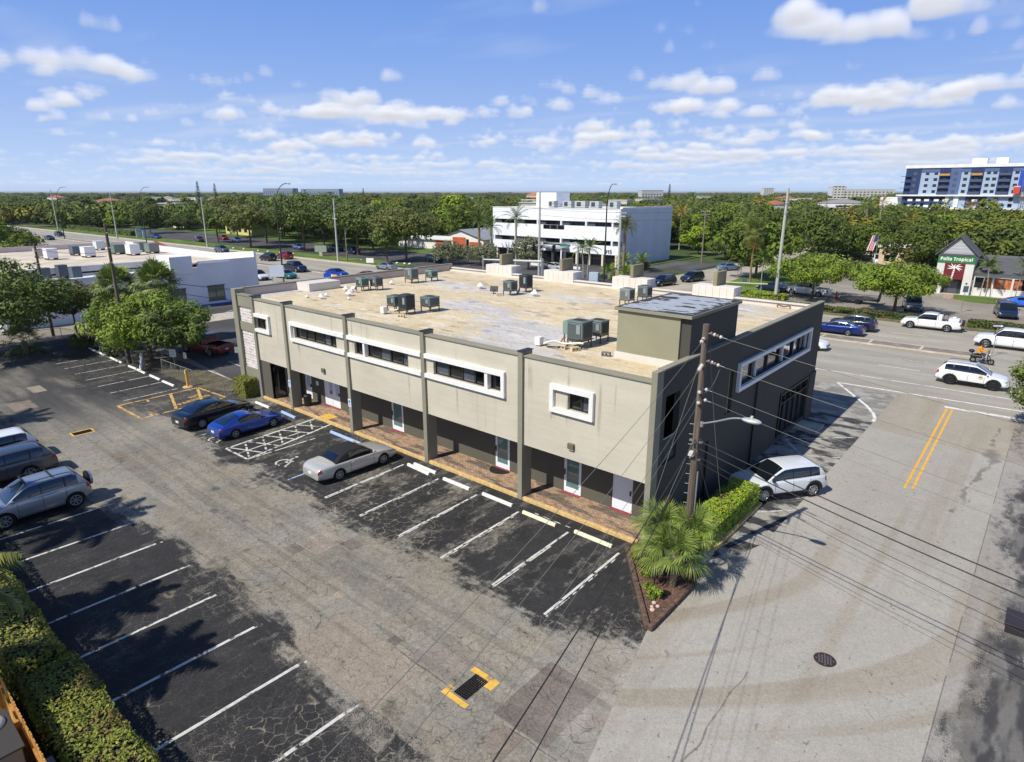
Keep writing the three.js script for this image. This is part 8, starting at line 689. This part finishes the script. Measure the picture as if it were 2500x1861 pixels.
// scattered far buildings
function block(label, x, z, w, h, d, hex, o = {}) { const b = thing('distant_building', label, 'building', [x, 0, z], o.ry || 0); part(b, 'wall', bx(-w / 2, w / 2, 0, h, -d / 2, d / 2), stucco(hex, 0.04)); if (o.hip) { const g = new THREE.ConeGeometry(0.75, 1, 4); g.rotateY(Math.PI / 4); g.scale(w, o.hip, d); g.translate(0, h + o.hip / 2, 0); part(b, 'roof', g, stucco(o.roof, 0.08)); } else part(b, 'roof', bx(-w / 2 - 0.3, w / 2 + 0.3, h, h + 0.4, -d / 2 - 0.3, d / 2 + 0.3), stucco(o.roof || '#d8d6d0', 0.05)); for (let f = 0; f < (o.fl || 1); f++) for (let k = 0; k < Math.floor(w / 4); k++) part(b, 'window', bx(-w / 2 + 1 + k * 4, -w / 2 + 3 + k * 4, 1 + f * 3, 2.2 + f * 3, d / 2, d / 2 + 0.05), glassDark); return b; }
block('house with orange tiled roof among the trees at left', -262, -104, 15, 3.6, 10, '#d8cdbb', { hip: 2.2, roof: '#b35c40' }); block('long white roof behind the church trees', -168, -118, 26, 3.8, 14, '#dcd9d2'); block('white flat building at far left among trees', -265, -96, 16, 4, 10, '#d8d4cc'); block('cream low house at the left edge behind trees', -215, -8, 12, 4, 10, '#d8cfb8'); block('yellow-fronted low building behind the red cars', -205, -92, 18, 4.6, 10, '#cfc27a'); block('white shed roof deep in the wood', -330, -190, 20, 6, 14, '#e2e2e0'); block('long blue-grey block on the left skyline', -1062, -602, 56, 19.5, 20, '#8794a4', { fl: 5, ry: 0.55 }); block('second blue-grey block on the left skyline', -1015, -655, 70, 18.5, 20, '#8fa0b4', { fl: 5, ry: 0.6 }); block('white tower block on the right skyline', -415, -1180, 18, 20, 16, '#c8c6c0', { fl: 7, ry: 0.7 }); block('pale stepped block left of the apartment building', -185, -865, 58, 16.5, 22, '#b9b6ac', { fl: 5, ry: 0.35 }); block('pale stepped tower left of the apartment building', -212, -850, 12, 20.5, 14, '#c0bdb2', { fl: 7, ry: 0.35 }); block('white slab on the centre skyline', -440, -800, 30, 15.8, 18, '#b9bab8', { fl: 4, ry: 0.8 }); block('tiny white tower far right of centre', -330, -1300, 24, 22, 20, '#c6c9cc', { fl: 6, ry: 0.7 }); block('small tan shop behind the restaurant', -12, -128, 10, 3.6, 8, '#c9b59a'); block('low pale building right of the cross street', -15, -152, 24, 3.4, 10, '#d6cab4'); block('pinkish house on the centre skyline', -420, -520, 16, 11, 12, '#d8a888', { hip: 3, roof: '#b37a5c' });
{ const r = rng(314); for (let k = 0; k < 46; k++) { const f = 240 + r() * 620, q = (r() - .5) * 1.5 * f; const x = 11 - 0.651 * f + 0.759 * q, z = 21 - 0.759 * f - 0.651 * q; if (z > -100 || (x > -70 && x < 10)) continue; const w = 9 + r() * 14, h = 5.5 + r() * 3.5, hip = r() < 0.4; const b = block(hip ? 'low house with tiled hip roof among the far trees' : 'pale flat roof among the far trees', x, z, w, h, 9, ['#d9d5cb', '#cfc8b8', '#e0dedA', '#c9c2b4'][k % 4], { ry: r() * 1.2, ...(hip ? { hip: 2.2, roof: ['#a8644c', '#8d8a86', '#b08a74'][k % 3] } : {}) }); b.userData.group = hip ? 'hip-roofed houses among the far trees' : 'pale roofs among the far trees'; } }
scene.fog = new THREE.FogExp2(new THREE.Color(0.62, 0.74, 0.92), 0.00006);
renderer.render(scene, camera);
